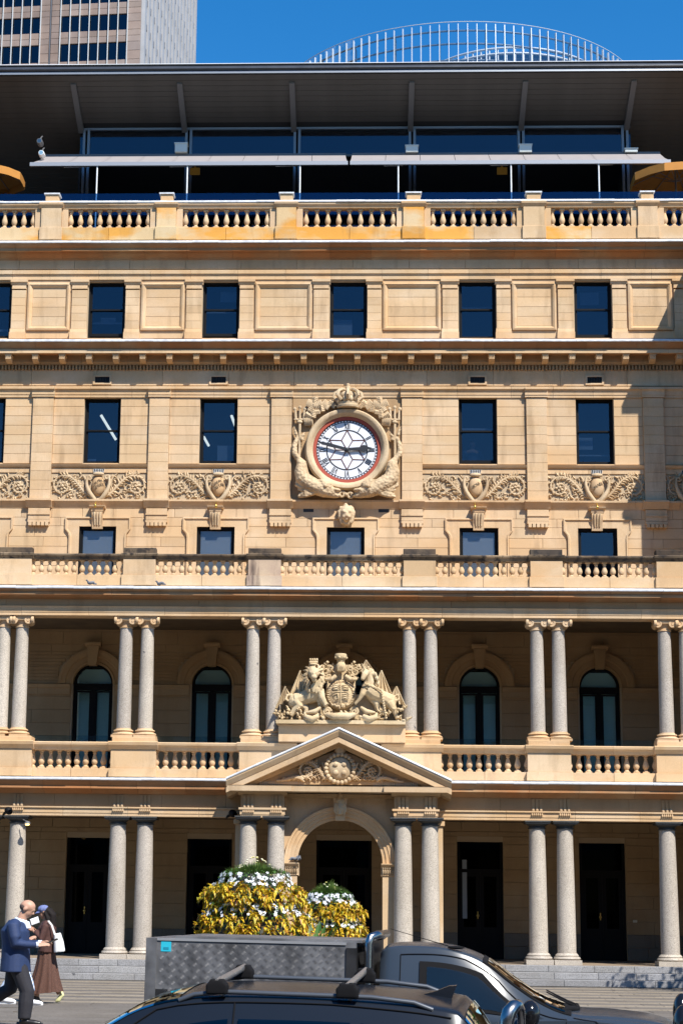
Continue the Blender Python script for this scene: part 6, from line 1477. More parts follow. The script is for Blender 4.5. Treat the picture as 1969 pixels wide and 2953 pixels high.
M['navy'] = plain('navy_wool', (.012, .028, .085), .75, noise=.15, nscale=60); M['char'] = plain('charcoal_wool', (.018, .017, .022), .8, noise=.2, nscale=60); M['shirt'] = plain('pale_blue_shirt', (.62, .70, .82), .7)
q = MB(); q.tube([(-.05, 0, .76), (-.05, 0, .95), (-.06, 0, 1.15), (-.07, 0, 1.33), (-.05, 0, 1.47)], [.185, .175, .165, .175, .10], 18, 1.32)
for s, y in ((0, -.19), (1, .19)): q.tube([V3(-.04, y * .7, 1.455), V3(-.06, y * 1.08, 1.40), el[s] + V3(0, 0, .08), el[s], V3(.1, el[s].y * .75, 1.145), wr[s] - V3(.03, 0, 0)], [.07, .082, .075, .070, .058, .046], 12)
for k in range(7): q.tube([V3(-.05 + .17 * math.cos(k), .21 * math.sin(k), .76), V3(-.05 + .155 * math.cos(k + .1), .2 * math.sin(k + .1), 1.1)], [.028, .012], 6)
fuse(q, 'blazer', .013, 2, MAN, M['navy'])
q = MB(); legs(q, hip, [f + V3(0, 0, .03) for f in fe], kn, (.12, .092, .078)); q.tube([hip + V3(0, -.05, .03), hip + V3(0, .05, .03)], .13, 12)
for kk in range(2):
    for j in range(5): t = .35 + .13 * j; p = kn[kk].lerp(fe[kk], t); q.tube([p + V3(-.07, -.03, -.02), p + V3(.05, -.06, .015)], .016, 5)
fuse(q, 'trousers', .013, 1, MAN, M['char'])
q = MB(); q.tube([(-.02, 0, 1.445), (.0, 0, 1.50)], [.088, .075], 14, 1.1); q.tube([(.08, 0, 1.36), (.06, 0, 1.46)], [.05, .04], 8); fuse(q, 'shirt_collar', .01, 1, MAN, M['shirt'])
for s in (0, 1): MB().tube([wr[s] - V3(.035, 0, 0), wr[s] + V3(.008, 0, .002)], [.04, .041], 10).build('shirt_cuff', M['shirt'], MAN, smooth=60)
q = MB(); c = at_(-.03, 0, .03); Rm = Matrix((V3(.8, 0, -.6), V3(0, -1, 0), V3(.6, 0, .8))).transposed(); q.ell(at_(-.032, 0, .005), (.074, .0785, .056), Rm, 14, 10); q.build('cropped_hair', plain('cropped_hair', (.07, .045, .035), .8), MAN, smooth=60)
for s, t in ((0, .0), (1, .09)): shoe(fe[s], (1, 0, 0) if s == 0 else (.75, 0, -.6), 0, plain('black_leather%d' % s, (.012, .011, .011), .35), MAN)
ph = V3(g.x, g.y, 0) + V3(.44, -.03, 1.125); q = MB().block(-.075, .075, -.037, .037, -.005, .005, .003); T = q.build('phone', plain('black_phone', (.01, .01, .012), .15), None, origin=(0, 0, 0)); T.location = ph; T.rotation_euler = (rad(-10), rad(-22), 0); tag(T, 'slim black phone held in front of the man in the blazer', 'phone')
MAN.scale = (1.1, 1.12, .94)
# woman in brown, walking left
g = PG(124, 2893); WO = root('person', 'woman in cap, brown blouse and long brown skirt walking left', 'person', (g.x, g.y, 0)); ORG[WO] = V3(0, 0, 0)
hip, sh_ = V3(.03, 0, .90), V3(.03, 0, 1.34); fe = [V3(-.10, -.07, .07), V3(.26, .08, .15)]; kn = [V3(-.06, -.07, .46), V3(.10, .08, .45)]; el = [V3(-.02, -.21, 1.07), V3(.02, .2, 1.08)]; wr = [V3(-.20, -.09, 1.22), V3(-.18, .07, 1.20)]
q = MB(); at_ = head_mesh(q, (-.03, 0, 1.52), (-.93, 0, -.36), (-.36, 0, .93), .93); q.tube([(0, 0, 1.46), (.03, 0, 1.33)], [.048, .055], 10); q.tube([hip, (.03, 0, 1.1), (.03, 0, 1.26), (.03, 0, 1.33)], [.11, .095, .09, .045], 14, 1.15); legs(q, hip, fe, kn, (.085, .055, .038), .07)
for s, y in ((0, -.16), (1, .16)): q.tube([V3(.03, y, 1.31), el[s], wr[s]], [.042, .036, .025], 10); hand_mesh(q, wr[s], (-.7, .3 if s == 0 else -.3, .55), (0, -.5 if s == 0 else .5, .8), .007)
fuse(q, 'body', .010, 2, WO, M['skin2'])
M['brown'] = plain('brown_blouse', (.06, .022, .016), .8, noise=.2, nscale=30); M['skirt'] = plain('brown_print_skirt', (.085, .036, .022), .8, noise=.75, nscale=110)
q = MB(); q.tube([(.03, 0, .85), (.04, 0, .95), (.03, 0, 1.12), (.03, 0, 1.26), (.02, 0, 1.38)], [.155, .15, .15, .155, .075], 16, 1.25)
for s, y in ((0, -.15), (1, .15)): q.tube([V3(.03, y * .6, 1.35), V3(.03, y * 1.1, 1.28), el[s], wr[s] + V3(.05, 0, -.03)], [.06, .07, .065, .05], 12)
fuse(q, 'blouse', .012, 2, WO, M['brown'])
q = MB(); n = 46; prevr = None                               # pleated skirt
for j in range(12):
    t = j / 11; z = .93 - .76 * t; ring_ = []
    for k in range(n):
        an = 2 * math.pi * k / n; fo = 1 + (.02 + .15 * t) * math.sin(k * 2 * math.pi * 11 / n + 1.3 * t) ; rx = (.135 + .155 * t ** 1.5) * fo; ry = (.15 + .06 * t) * fo
        ring_.append(V3(.03 + .035 * t + rx * math.cos(an) - .06 * t * t, ry * math.sin(an), z + (.03 * math.cos(an) * t)))
    if prevr:
        for k in range(n): q.face([prevr[k], prevr[(k + 1) % n], ring_[(k + 1) % n], ring_[k]])
    prevr = ring_
bm = q.build('skirt', M['skirt'], WO, recalc=False)
w_ = bmesh.new(); w_.from_mesh(bm.data); bmesh.ops.remove_doubles(w_, verts=w_.verts, dist=1e-4); w_.to_mesh(bm.data); w_.free(); bm.data.polygons.foreach_set('use_smooth', [True] * len(bm.data.polygons))
q = MB(); q.ell(at_(-.045, 0, .0), (.075, .085, .095)); q.tube([at_(-.075, 0, .01), at_(-.12, 0, -.10), V3(.12, 0, 1.25), V3(.13, .0, 1.14)], [.075, .07, .06, .025], 12, 1.2); q.tube([at_(-.02, -.07, .0), at_(-.03, -.08, -.12), V3(.06, -.09, 1.28)], [.03, .03, .02], 8); fuse(q, 'hair', .012, 2, WO, plain('black_hair', (.012, .009, .008), .75, 0, .2))
q = MB(); q.ell(at_(-.01, 0, .055), (.105, .088, .075)); q.tube([at_(.07, -.05, .035), at_(.125, 0, .03), at_(.07, .05, .035)], [.022, .035, .022], 8, .3); q.ell(at_(.10, 0, .028), (.075, .06, .012), rotm('Y', -12)); fuse(q, 'cap', .010, 1, WO, plain('blue_denim_cap', (.13, .16, .32), .85, noise=.2, nscale=40))
shoe(fe[0], (-1, 0, 0), 0, plain('brown_shoe', (.05, .03, .015), .6), WO, .24); 
q = MB(); hl = fe[1]; q.tube([hl + V3(.02, 0, .05), hl + V3(.045, 0, -.01), hl + V3(-.015, 0, -.10), hl + V3(-.06, 0, -.125)], [.034, .042, .042, .022], 10); fuse(q, 'lifted_shoe', .012, 2, WO, plain('pale_yellow_shoe', (.62, .60, .30), .6))
T = root('tote_bag', 'white tote bag hanging behind the woman in brown', 'bag', (g.x, g.y, 0)); ORG[T] = V3(0, 0, 0); q = MB()
q.tube([(.225, -.16, 1.13), (.255, -.16, .98), (.275, -.16, .83)], [.06, .085, .095], 12, 1.0); fuse(q, 'pouch', .012, 1, T, plain('white_leather', (.80, .79, .76), .45))
for yy in (-.21, -.12): MB().tube([(.19, yy, 1.10), (.13, yy, 1.26), (.07, yy, 1.33)], .01, 6).build('handle', plain('white_strap%d' % int(yy * -100), (.75, .74, .7), .5), T, smooth=60)
hp_ = V3(g.x, g.y, 0) + V3(-.30, -.02, 1.265); T = MB().block(-.036, .036, -.005, .005, -.07, .07, .003).build('phone', plain('dark_phone', (.02, .02, .022), .2), None, origin=(0, 0, 0)); T.location = hp_; T.rotation_euler = (rad(20), rad(25), rad(80)); tag(T, 'dark phone raised by the woman in the blue cap', 'phone')
WO.scale = (1, 1, .965)
# third walker, mostly hidden behind the man
g = PG(46, 2897); WB = root('person', 'person in striped trousers and white trainers half hidden behind the man', 'person', (g.x, g.y, 0)); ORG[WB] = V3(0, 0, 0)
hip, sh_ = V3(0, 0, .88), V3(.0, 0, 1.32); fe = [V3(.25, -.08, .07), V3(-.22, .08, .09)]; kn = [V3(.19, -.08, .46), V3(-.10, .08, .46)]; el = [V3(.02, -.2, 1.04), V3(.02, .2, 1.05)]; wr = [V3(.19, -.08, 1.18), V3(.17, .08, 1.14)]
q = MB(); at_ = head_mesh(q, (.05, 0, 1.49), (.97, 0, -.2), (.2, 0, .97), .92); q.tube([(.02, 0, 1.43), (0, 0, 1.30)], [.046, .055], 10); q.tube([hip, (0, 0, 1.08), (0, 0, 1.24), (0, 0, 1.31)], [.11, .095, .09, .045], 14, 1.15); legs(q, hip, fe, kn, (.085, .055, .036), .08)
for s, y in ((0, -.16), (1, .16)): q.tube([V3(0, y, 1.29), el[s], wr[s]], [.042, .036, .025], 10); hand_mesh(q, wr[s], (.7, .2 if s == 0 else -.2, .5), (0, -.5 if s == 0 else .5, .8), .007)
fuse(q, 'body', .011, 2, WB, M['skin'])
q = MB(); q.tube([(0, 0, .84), (0, 0, 1.1), (0, 0, 1.26), (0, 0, 1.36)], [.15, .14, .15, .07], 14, 1.2)
for s, y in ((0, -.15), (1, .15)): q.tube([V3(0, y * .6, 1.33), V3(0, y * 1.1, 1.26), el[s], wr[s] - V3(.03, 0, .02)], [.055, .065, .055, .04], 10)
fuse(q, 'fluffy_jacket', .012, 1, WB, plain('brown_fleece', (.12, .055, .025), .95, noise=.4, nscale=40, bump=.6))
WB.scale = (1, 1, .87)
ms, t_, b_ = _new('blue_striped_cotton'); tc = t_.nodes.new('ShaderNodeTexCoord'); wv = t_.nodes.new('ShaderNodeTexWave'); wv.inputs['Scale'].default_value = 16; t_.links.new(tc.outputs['Object'], wv.inputs['Vector']); t_.links.new(ramp(t_, wv.outputs[0], [(.35, (.30, .42, .62)), (.6, (.75, .80, .86))]), b_.inputs['Base Color'])
q = MB(); legs(q, hip, [f + V3(0, 0, .17) for f in fe], kn, (.115, .085, .075), .08); q.tube([hip + V3(0, -.05, .02), hip + V3(0, .05, .02)], .12, 12); fuse(q, 'striped_trousers', .013, 1, WB, ms)
q = MB(); q.ell(at_(-.03, 0, .03), (.10, .085, .10)); q.tube([at_(-.06, 0, 0), at_(-.09, 0, -.14), V3(-.07, 0, 1.2)], [.07, .065, .03], 10, 1.2); fuse(q, 'hair', .013, 1, WB, plain('brown_hair', (.06, .03, .015), .6))
for s in (0, 1): shoe(fe[s], (1, 0, .0), 0, plain('white_trainer%d' % s, (.80, .80, .80), .5), WB, .25)
T = MB().block(-.07, .07, -.01, .01, -.05, .05, .004).build('paper_wrap', plain('white_paper', (.85, .85, .84), .7), None, origin=(0, 0, 0)); T.location = V3(g.x, g.y, 0) + V3(.27, -.06, 1.33); T.rotation_euler = (rad(15), rad(-20), rad(20)); tag(T, 'crumpled white paper wrap held up beside the walking man', 'paper')

# ================================================================== vehicles
def catm(tab, x):
    """tab rows: (x, a, b, ...) ascending x, smooth interpolation"""
    n = len(tab); i = 0
    while i < n - 2 and x > tab[i + 1][0]: i += 1
    p1, p2 = tab[i], tab[i + 1]; p0 = tab[max(i - 1, 0)]; p3 = tab[min(i + 2, n - 1)]
    t = (x - p1[0]) / (p2[0] - p1[0]); t = min(max(t, 0), 1); out = []
    for k in range(1, len(p1)):
        m1 = (p2[k] - p0[k]) / max(p2[0] - p0[0], 1e-6) * (p2[0] - p1[0]); m2 = (p3[k] - p1[k]) / max(p3[0] - p1[0], 1e-6) * (p2[0] - p1[0])
        out.append((2 * t**3 - 3 * t * t + 1) * p1[k] + (t**3 - 2 * t * t + t) * m1 + (-2 * t**3 + 3 * t * t) * p2[k] + (t**3 - t * t) * m2)
    return out
class Shell:
    """stations: x, z_sill, z_belt, z_top, w_belt, w_top"""
    def __init__(s, tab): s.tab = tab; s.x0, s.x1 = tab[0][0], tab[-1][0]
    def pt(s, x, t, side):
        zs, zb, zt, wb, wt = catm(s.tab, x)
        if t <= 1: y = wb * (.93 + .07 * math.sin(math.pi * .5 * min(1, t * 1.3))) - .02 * (t > .8) * (t - .8); z = zs + (zb - zs) * t
        elif t <= 2: u = t - 1; y = wb - .02 + (wt - wb + .02) * u; z = zb + (zt - .055 - zb) * u; y += .018 * math.sin(math.pi * u)
        else: u = t - 2; y = wt * math.cos(u * math.pi / 2) ** .75 if u < 1 else 0; z = zt - .055 + .055 * math.sin(u * math.pi / 2) ** .9
        return Vector((x, side * y, z))
    def mesh(s, q, n=54):
        ts = [0, .15, .4, .7, .9, 1, 1.15, 1.4, 1.7, 1.9, 2, 2.12, 2.28, 2.5, 2.75, 3]; ring = [(t, 1) for t in ts] + [(t, -1) for t in reversed(ts[:-1])]
        xs = [s.x0 + (s.x1 - s.x0) * k / n for k in range(n + 1)]; b = len(q.v); m_ = len(ring)
        for x in xs: q.v += [s.pt(x, t, sd_) for t, sd_ in ring]
        for i in range(n):
            for k in range(m_ - 1): q.f.append((b + i * m_ + k, b + i * m_ + k + 1, b + (i + 1) * m_ + k + 1, b + (i + 1) * m_ + k))
        q.f.append(tuple(b + k for k in range(m_))); q.f.append(tuple(b + n * m_ + k for k in reversed(range(m_))))
    def patch(s, q, c, side, off=.016, nu=10, nv=6):
        """c: four (x, t) corners: bottom rear, bottom front, top front, top rear"""
        g = []
        for j in range(nv + 1):
            v = j / nv; row = []
            for i in range(nu + 1):
                u = i / nu; x = (c[0][0] * (1 - u) + c[1][0] * u) * (1 - v) + (c[3][0] * (1 - u) + c[2][0] * u) * v; t = (c[0][1] * (1 - u) + c[1][1] * u) * (1 - v) + (c[3][1] * (1 - u) + c[2][1] * u) * v
                p = s.pt(x, t, side); e = .01; du = s.pt(x + e, t, side) - s.pt(x - e, t, side); dv = s.pt(x, min(3, t + e), side) - s.pt(x, t - e, side); n_ = du.cross(dv)
                if n_.length > 1e-9: n_.normalize(); n_ = n_ if n_.y * side + n_.z * .4 > 0 else -n_; p = p + n_ * off
                row.append(p)
            g.append(row)
        for j in range(nv):
            for i in range(nu): q.face([g[j][i], g[j][i + 1], g[j + 1][i + 1], g[j + 1][i]])
def wheel(parent, x, y, r, s):
    q = MB(); q.lathe([(r * .62, -.11), (r * .93, -.115), (r, -.08), (r, .08), (r * .93, .115), (r * .62, .11), (r * .62, -.11)], 28, (x, y, r), 'y'); W = q.build('wheel', plain('tyre%d' % len(bpy.data.materials), (.018, .018, .018), .85), parent, smooth=40)
    q = MB().lathe([(0, -.07), (r * .2, -.085), (r * .25, -.05), (r * .58, -.06), (r * .62, -.10), (r * .62, .1), (0, .05)], 20, (x, y, r), 'y') if s < 0 else MB().lathe([(0, .07), (r * .2, .085), (r * .25, .05), (r * .58, .06), (r * .62, .10), (r * .62, -.1), (0, -.05)], 20, (x, y, r), 'y')
    q.build('rim', M['alloy'], W, smooth=30)
M['alloy'] = plain('alloy', (.5, .5, .52), .3, 1.0); M['chrome'] = plain('chrome', (.36, .35, .34), .24, 1.0, noise=.0); M['rubber'] = plain('black_trim', (.010, .010, .011), .85, 0, .08); M['mirror_black'] = plain('gloss_black', (.008, .008, .009), .12)
M['grey_paint'] = plain('blue_grey_metallic', (.010, .013, .019), .22, 0, .35); M['silver_paint'] = plain('silver_blue_metallic', (.030, .040, .054), .22, 0, .4); M['black_paint'] = plain('black_car_paint', (.012, .012, .014), .2, 0, coat=.8)
M['rail_metal'] = plain('dark_satin_rail', (.07, .08, .095), .4, .3); M['cargl'] = glass('car_glass', (.06, .08, .08), (.8, .9, .9), .8, .01, .05); M['cargl2'] = glass('pale_car_glass', (.62, .72, .66), (.9, .95, .95), .6, .01, .05); M['wscreen'] = glass('windscreen_glass', (.16, .15, .13), (1, .95, .85), 1.0, .01, .10)
def seams(R0, S, side, segs, mat, r=.006):
    for pts in segs:
        q = MB(); P_ = []
        for (xa, ta), (xb, tb) in zip(pts, pts[1:]):
            for k in range(9): u = k / 8; P_.append(S.pt(xa + (xb - xa) * u, ta + (tb - ta) * u, side) + V3(0, side * .006, .004))
        q.tube(P_, r, 5); q.build('panel_gap', mat, R0)
# --- dark wagon in the near lane, facing left
def wagon(name, label, paint, rails=True):
    R0 = root(name, label, 'car'); ORG[R0] = V3(0, 0, 0)
    tab = [(-2.28, .40, .82, .90, .80, .60), (-2.2, .34, .92, 1.10, .86, .62), (-2.0, .30, .95, 1.44, .90, .60), (-1.85, .28, .95, 1.50, .905, .60), (-1.4, .26, .94, 1.545, .91, .605), (-.6, .25, .93, 1.575, .915, .61), (.1, .25, .92, 1.555, .915, .60), (.5, .25, .92, 1.45, .91, .59), (.85, .25, .92, 1.24, .905, .62), (1.25, .26, .93, 1.03, .90, .70), (1.7, .28, .86, .97, .88, .72), (2.1, .32, .78, .88, .82, .66), (2.3, .40, .66, .72, .70, .55)]
    S = Shell(tab); q = MB(); S.mesh(q); q.build('body', paint, R0, smooth=40)
    for sd_ in (1, -1):
        for nm, c in (('side_window', [(-.22, 1.06), (.62, 1.06), (.24, 1.66), (-.22, 1.74)]), ('side_window', [(-1.15, 1.06), (-.30, 1.06), (-.30, 1.74), (-1.15, 1.74)]), ('side_window', [(-1.85, 1.15), (-1.23, 1.06), (-1.23, 1.74), (-1.62, 1.68)])):
            q = MB(); S.patch(q, c, sd_); q.build(nm, M['cargl'], R0, smooth=60)
        q = MB(); S.patch(q, [(-1.9, 1.0), (.9, 1.0), (.9, 1.04), (-1.9, 1.05)], sd_, .018, 24, 1); q.build('belt_trim', M['chrome'], R0, smooth=60)
        seams(R0, S, sd_, [[(-.26, .2), (-.26, 1.95)], [(-1.19, .35), (-1.19, 1.05)], [(-1.9, 1.93), (-1.0, 1.97), (.35, 1.95), (.8, 1.6)]], M['rubber'])
        q = MB(); S.patch(q, [(-2.25, .75), (-2.0, .75), (-2.0, .98), (-2.2, .98)], sd_, .008); q.build('tail_light', plain('tail_red%d' % (sd_ + 2), (.35, .01, .01), .2), R0, smooth=60)
        q = MB(); S.patch(q, [(1.95, .7), (2.2, .7), (2.15, .98), (1.85, .95)], sd_, .008); q.build('headlight', M['glass_clear'], R0, smooth=60)
        m_ = S.pt(.62, 1.1, sd_); q = MB(); q.ell(m_ + V3(.0, sd_ * .14, .06), (.075, .11, .075), None, 14, 10); q.tube([m_, m_ + V3(0, sd_ * .08, .03)], .025, 8); q.build('wing_mirror', M['mirror_black'] if paint == M['black_paint'] else paint, R0, smooth=60)
        if rails:
            pts = [S.pt(x, 2.12, sd_) + V3(0, 0, h) for x, h in ((.18, .0), (.06, .035), (-.15, .05), (-1.3, .05), (-1.62, .035), (-1.76, -.005))]; MB().tube(pts, .02, 8).build('roof_rail', M['rail_metal'], R0, smooth=60)
    q = MB()
    for sd_ in (1, -1): S.patch(q, [(1.18, 2.1), (.18, 2.1), (.18, 3), (1.18, 3)], sd_, .007, 10, 6)
    q.build('windscreen', M['cargl'], R0, smooth=60)
    q = MB()
    for sd_ in (1, -1): S.patch(q, [(-2.16, 2.05), (-2.0, 2.05), (-2.0, 3), (-2.16, 3)], sd_, .007, 4, 6)
    q.build('rear_window', M['cargl'], R0, smooth=60)
    q = MB().extrude([(-.0, 0), (.0, .0)], 0, 0) if False else MB()
    if rails:
        for x in (-.12, -1.12):
            c0, c1 = S.pt(x, 2.1, 1), S.pt(x, 2.1, -1); zt = c0.z + .13
            CB = MB().tube([(x, c1.y - .04, zt), (x, c0.y + .04, zt)], .034, 10, .5).build('crossbar', plain('aluminium_bar%d' % int(-x * 100), (.42, .40, .38), .35, .8), R0, smooth=50)
            for c in (c0, c1):
                sg = 1 if c.y > 0 else -1; q = MB(); q.box(x - .085, x + .085, c.y - .045, c.y + .05, c.z + .035, c.z + .12); q.box(x - .06, x + .06, c.y - .05, c.y + .045, c.z + .10, c.z + .155); fuse(q, 'foot', .014, 2, R0, M['rubber'])
    q = MB().prism([(-1.62, S.pt(-1.62, 3, 1).z - .01), (-1.86, S.pt(-1.86, 3, 1).z - .01), (-1.90, S.pt(-1.86, 3, 1).z + .105), (-1.84, S.pt(-1.86, 3, 1).z + .10), (-1.74, S.pt(-1.86, 3, 1).z + .055)], -.028, .028); q.build('antenna_fin', paint, R0, smooth=40)
    for x in (1.42, -1.38):
        for sd_ in (1, -1): wheel(R0, x, sd_ * .80, .33, sd_)
    return R0, S
DS = 16.15
SV, SS = wagon('station_wagon', 'dark blue grey station wagon with roof bars parked nearest', M['grey_paint'])
sv = P(686, 2845, -47 + DS); SV.scale = (1.1, 1, 1); SV.location = (sv.x - .228, -47 + DS + .92, ROAD_Z); SV.rotation_euler = (rad(-4), 0, math.pi - rad(7))
# chrome hoop behind the wagon's tail
hp = MB(); yh = .66; xh = -2.30
hp.tube([(xh, yh, .35), (xh, yh, 1.30), (xh - .01, yh, 1.40), (xh - .03, yh - .02, 1.47), (xh - .06, yh - .06, 1.51), (xh - .085, yh - .13, 1.515), (xh - .105, yh - .20, 1.47), (xh - .11, yh - .23, 1.38), (xh - .11, yh - .23, .35)], [.056, .056, .056, .055, .053, .045, .035, .03, .03], 14); hp.build('rear_hoop', M['chrome'], SV, smooth=60)
MB().box(xh - .04, -2.2, -.05, .05, .36, .42).build('tow_bar', M['rubber'], SV); MB().box(xh - .03, xh + .03, -.66, .66, .34, .40).build('hoop_base', M['rubber'], SV)
VN = root('parked_van', 'black van at the right edge showing only its rounded mirror', 'van'); ORG[VN] = V3(0, 0, 0)
VS = Shell([(-2.5, .45, 1.05, 1.95, .92, .80), (-2.4, .40, 1.08, 2.08, .97, .84), (-1.0, .38, 1.10, 2.12, .98, .85), (.6, .38, 1.10, 2.10, .98, .84), (1.2, .38, 1.09, 1.98, .97, .80), (1.65, .40, 1.05, 1.52, .95, .80), (1.85, .42, .98, 1.18, .92, .80), (1.98, .48, .85, .95, .84, .72)])
q = MB(); VS.mesh(q); q.build('body', M['black_paint'], VN, smooth=40)
for sd_ in (1, -1):
    q = MB(); VS.patch(q, [(.25, 1.08), (1.45, 1.08), (1.0, 1.8), (.25, 1.85)], sd_); q.build('side_window', M['cargl'], VN, smooth=60)
    q = MB(); q.ell((2.08, sd_ * 1.12, 1.34), (.085, .13, .175), None, 16, 12); q.tube([(1.6, sd_ * .92, 1.15), (1.95, sd_ * 1.02, 1.2), (2.08, sd_ * 1.1, 1.3)], .025, 8); fuse(q, 'wing_mirror', .016, 2, VN, M['mirror_black'])
    q = MB(); VS.patch(q, [(1.75, .7), (1.95, .7), (1.92, .97), (1.7, .95)], sd_, .008); q.build('headlight', M['glass_clear'], VN, smooth=60)
q = MB()
for sd_ in (1, -1): VS.patch(q, [(1.82, 2.08), (1.18, 2.08), (1.18, 3), (1.82, 3)], sd_, .007)
q.build('windscreen', M['cargl'], VN, smooth=60)
for x in (1.3, -1.6):
    for sd_ in (1, -1): wheel(VN, x, sd_ * .84, .34, sd_)
bc = P(1968, 2920, -31.3); VN.location = (bc.x + 2.23, -31.3 + .79, ROAD_Z); VN.rotation_euler = (0, 0, math.pi - rad(9))
# --- silver tray-back ute behind it, facing right
UT = root('pickup_truck', 'silver pickup truck with tall checker plate tray box', 'truck'); ORG[UT] = V3(0, 0, 0)
tab = [(0, .50, 1.14, 1.80, .86, .62), (.06, .46, 1.15, 1.855, .90, .67), (.35, .45, 1.15, 1.88, .92, .675), (.75, .45, 1.14, 1.855, .92, .665), (1.08, .45, 1.13, 1.745, .92, .65), (1.4, .45, 1.12, 1.52, .92, .68), (1.72, .45, 1.13, 1.33, .92, .73), (2.02, .45, 1.14, 1.235, .915, .80), (2.5, .46, 1.12, 1.215, .905, .80), (3.0, .48, 1.07, 1.15, .89, .78), (3.3, .50, .92, .99, .85, .72), (3.45, .52, .78, .84, .74, .62)]
S = Shell(tab); q = MB(); S.mesh(q, 60); q.build('cab', M['silver_paint'], UT, smooth=40)
for sd_ in (1, -1):
    q = MB(); S.patch(q, [(.42, 1.10), (1.72, 1.12), (1.08, 1.80), (.42, 1.80)], sd_, .014); q.build('window_rubber', M['rubber'], UT, smooth=60)
    q = MB(); S.patch(q, [(.50, 1.16), (1.60, 1.18), (1.03, 1.70), (.50, 1.72)], sd_, .020); q.build('side_window', M['cargl2'], UT, smooth=60)
    seams(UT, S, sd_, [[(.22, .3), (.22, 1.9), (.9, 1.93), (1.25, 1.85), (1.95, 1.1)], [(1.95, 1.05), (1.9, .3)], [(2.02, 1.6), (2.25, 1.0), (2.5, .6)]], M['rubber'], .005)
    m_ = S.pt(1.55, 1.08, sd_); q = MB(); q.ell(m_ + V3(.03, sd_ * .17, .06), (.10, .13, .145), None, 14, 10); q.tube([m_, m_ + V3(.02, sd_ * .1, .02)], .035, 8); fuse(q, 'wing_mirror', .018, 2, UT, M['mirror_black'])
    q = MB(); S.patch(q, [(3.05, .7), (3.38, .7), (3.3, .98), (3.0, .95)], sd_, .008); q.build('headlight', M['glass_clear'], UT, smooth=60)
for w_ in range(1):
    q = MB()
    for sd_ in (1, -1): S.patch(q, [(2.0, 2.0), (1.08, 2.06), (1.08, 3), (2.0, 3)], sd_, .012, 12, 8)
    q.build('windscreen_seal', M['rubber'], UT, smooth=60); q = MB()
    for sd_ in (1, -1): S.patch(q, [(1.93, 2.10), (1.13, 2.16), (1.13, 3), (1.93, 3)], sd_, .018, 12, 8)
    q.build('windscreen', M['wscreen'], UT, smooth=60)
q = MB()
for yy in (-.45, .1): q.tube([(2.06, yy, 1.26), (1.98, yy + .05, 1.29), (1.75, yy + .45, 1.385)], [.014, .012, .007], 6)
q.build('wiper', M['rubber'], UT, smooth=50); q = MB().tube([(1.90, -.74, 1.23), (1.98, -.6, 1.245), (2.06, -.4, 1.235), (2.08, -.1, 1.23), (2.08, .5, 1.23)], [.02, .035, .035, .03, .03], 8); q.build('cowl_trim', M['rubber'], UT, smooth=50)
MB().tube([(.78, -.63, 1.84), (.10, -.62, 2.02)], [.006, .003], 5).build('aerial', M['rubber'], UT); MB().ell((.80, -.64, 1.842), (.09, .03, .018)).build('aerial_base', M['rubber'], UT, smooth=60)
M['plate'] = plain('checker_plate', (.20, .20, .205), .42, .6, noise=.5, nscale=3); M['plate_dark'] = plain('worn_checker_plate', (.035, .035, .037), .5, .6, noise=.4, nscale=4)
x0, x1, y0, zt = -2.45, -.24, -.93, 1.865
TR = MB().box(x0, x1, y0 + .006, .93, .80, zt).build('tray_box', M['plate'], UT)
MB().box(x0 + .26, x1 + .06, y0 + .12, .95, zt + .002, zt + .028).build('lid', M['plate'], UT)
MB().box(x0 - .03, x0 + .085, y0 - .012, .94, .55, zt + .004).build('corner_post', M['plate'], UT); MB().box(x1 - .10, x1 + .005, y0 - .012, .94, .8, zt - .05).build('corner_post', M['plate_dark'], UT)
MB().box(x0 + .088, x1 - .102, y0 - .004, .9, .80, 1.34).build('lower_panel', M['plate_dark'], UT)
MB().box(x0 + .087, x1 - .102, y0 - .006, y0 + .05, zt - .022, zt + .003).build('top_trim', plain('bright_aluminium_trim', (.55, .55, .55), .4, .7), UT)
tr = MB(); nx, nzr = 30, 15
for i in range(nx):
    for j in range(nzr):
        cx = x0 + .13 + (x1 - x0 - .25) * (i + .5 * (j % 2) + .25) / nx; cz = .84 + (zt - .88) * (j + .5) / nzr; sg = 1 if (i + j) % 2 else -1
        yy = y0 - .004 if cz < 1.34 else y0 + .006
        for k in range(4):
            ox = (k - 1.5) * .0115; dx, dz = .7071 * .025, .7071 * .025 * sg; nxn, nzn = -.7071 * sg * ox, .7071 * ox
            c = Vector((cx + nxn * 1.0, yy, cz + nzn * 1.0)); e = Vector((dx, 0, dz)); f_ = Vector((-dz, 0, dx)).normalized() * .0036; top_ = c + V3(0, -.004, 0)
            A_, B_, C_, D_ = c - e, c - f_, c + e, c + f_
            tr.face([A_, B_, top_]); tr.face([B_, C_, top_]); tr.face([C_, D_, top_]); tr.face([D_, A_, top_])
tag(tr.build('tread_pattern', plain('bright_tread', (.22, .22, .225), .4, .9), TR, recalc=False), kind='stuff')
MB().box(x0 + .13, x0 + .24, y0 + .002, y0 + .0055, zt - .135, zt - .03).build('blue_sticker', plain('cyan_sticker', (.02, .42, .55), .5), UT)
MB().box(x0 + .155, x0 + .215, y0 + .0, y0 + .0018, zt - .115, zt - .09).build('sticker_print', plain('dark_cyan_print', (.01, .22, .32), .5), UT)
hb = MB(); hb.tube([(-.12, -.78, .8), (-.12, -.78, 1.86), (-.10, -.76, 1.93), (-.04, -.70, 1.955), (-.02, -.5, 1.955), (-.02, .5, 1.955), (-.04, .7, 1.955), (-.12, .78, 1.88), (-.12, .78, .8)], .042, 12); hb.build('headboard_tube', M['chrome'], UT, smooth=60)
MB().box(-.09, -.075, -.72, .72, .95, 1.88).build('headboard_mesh', M['plate_dark'], UT)
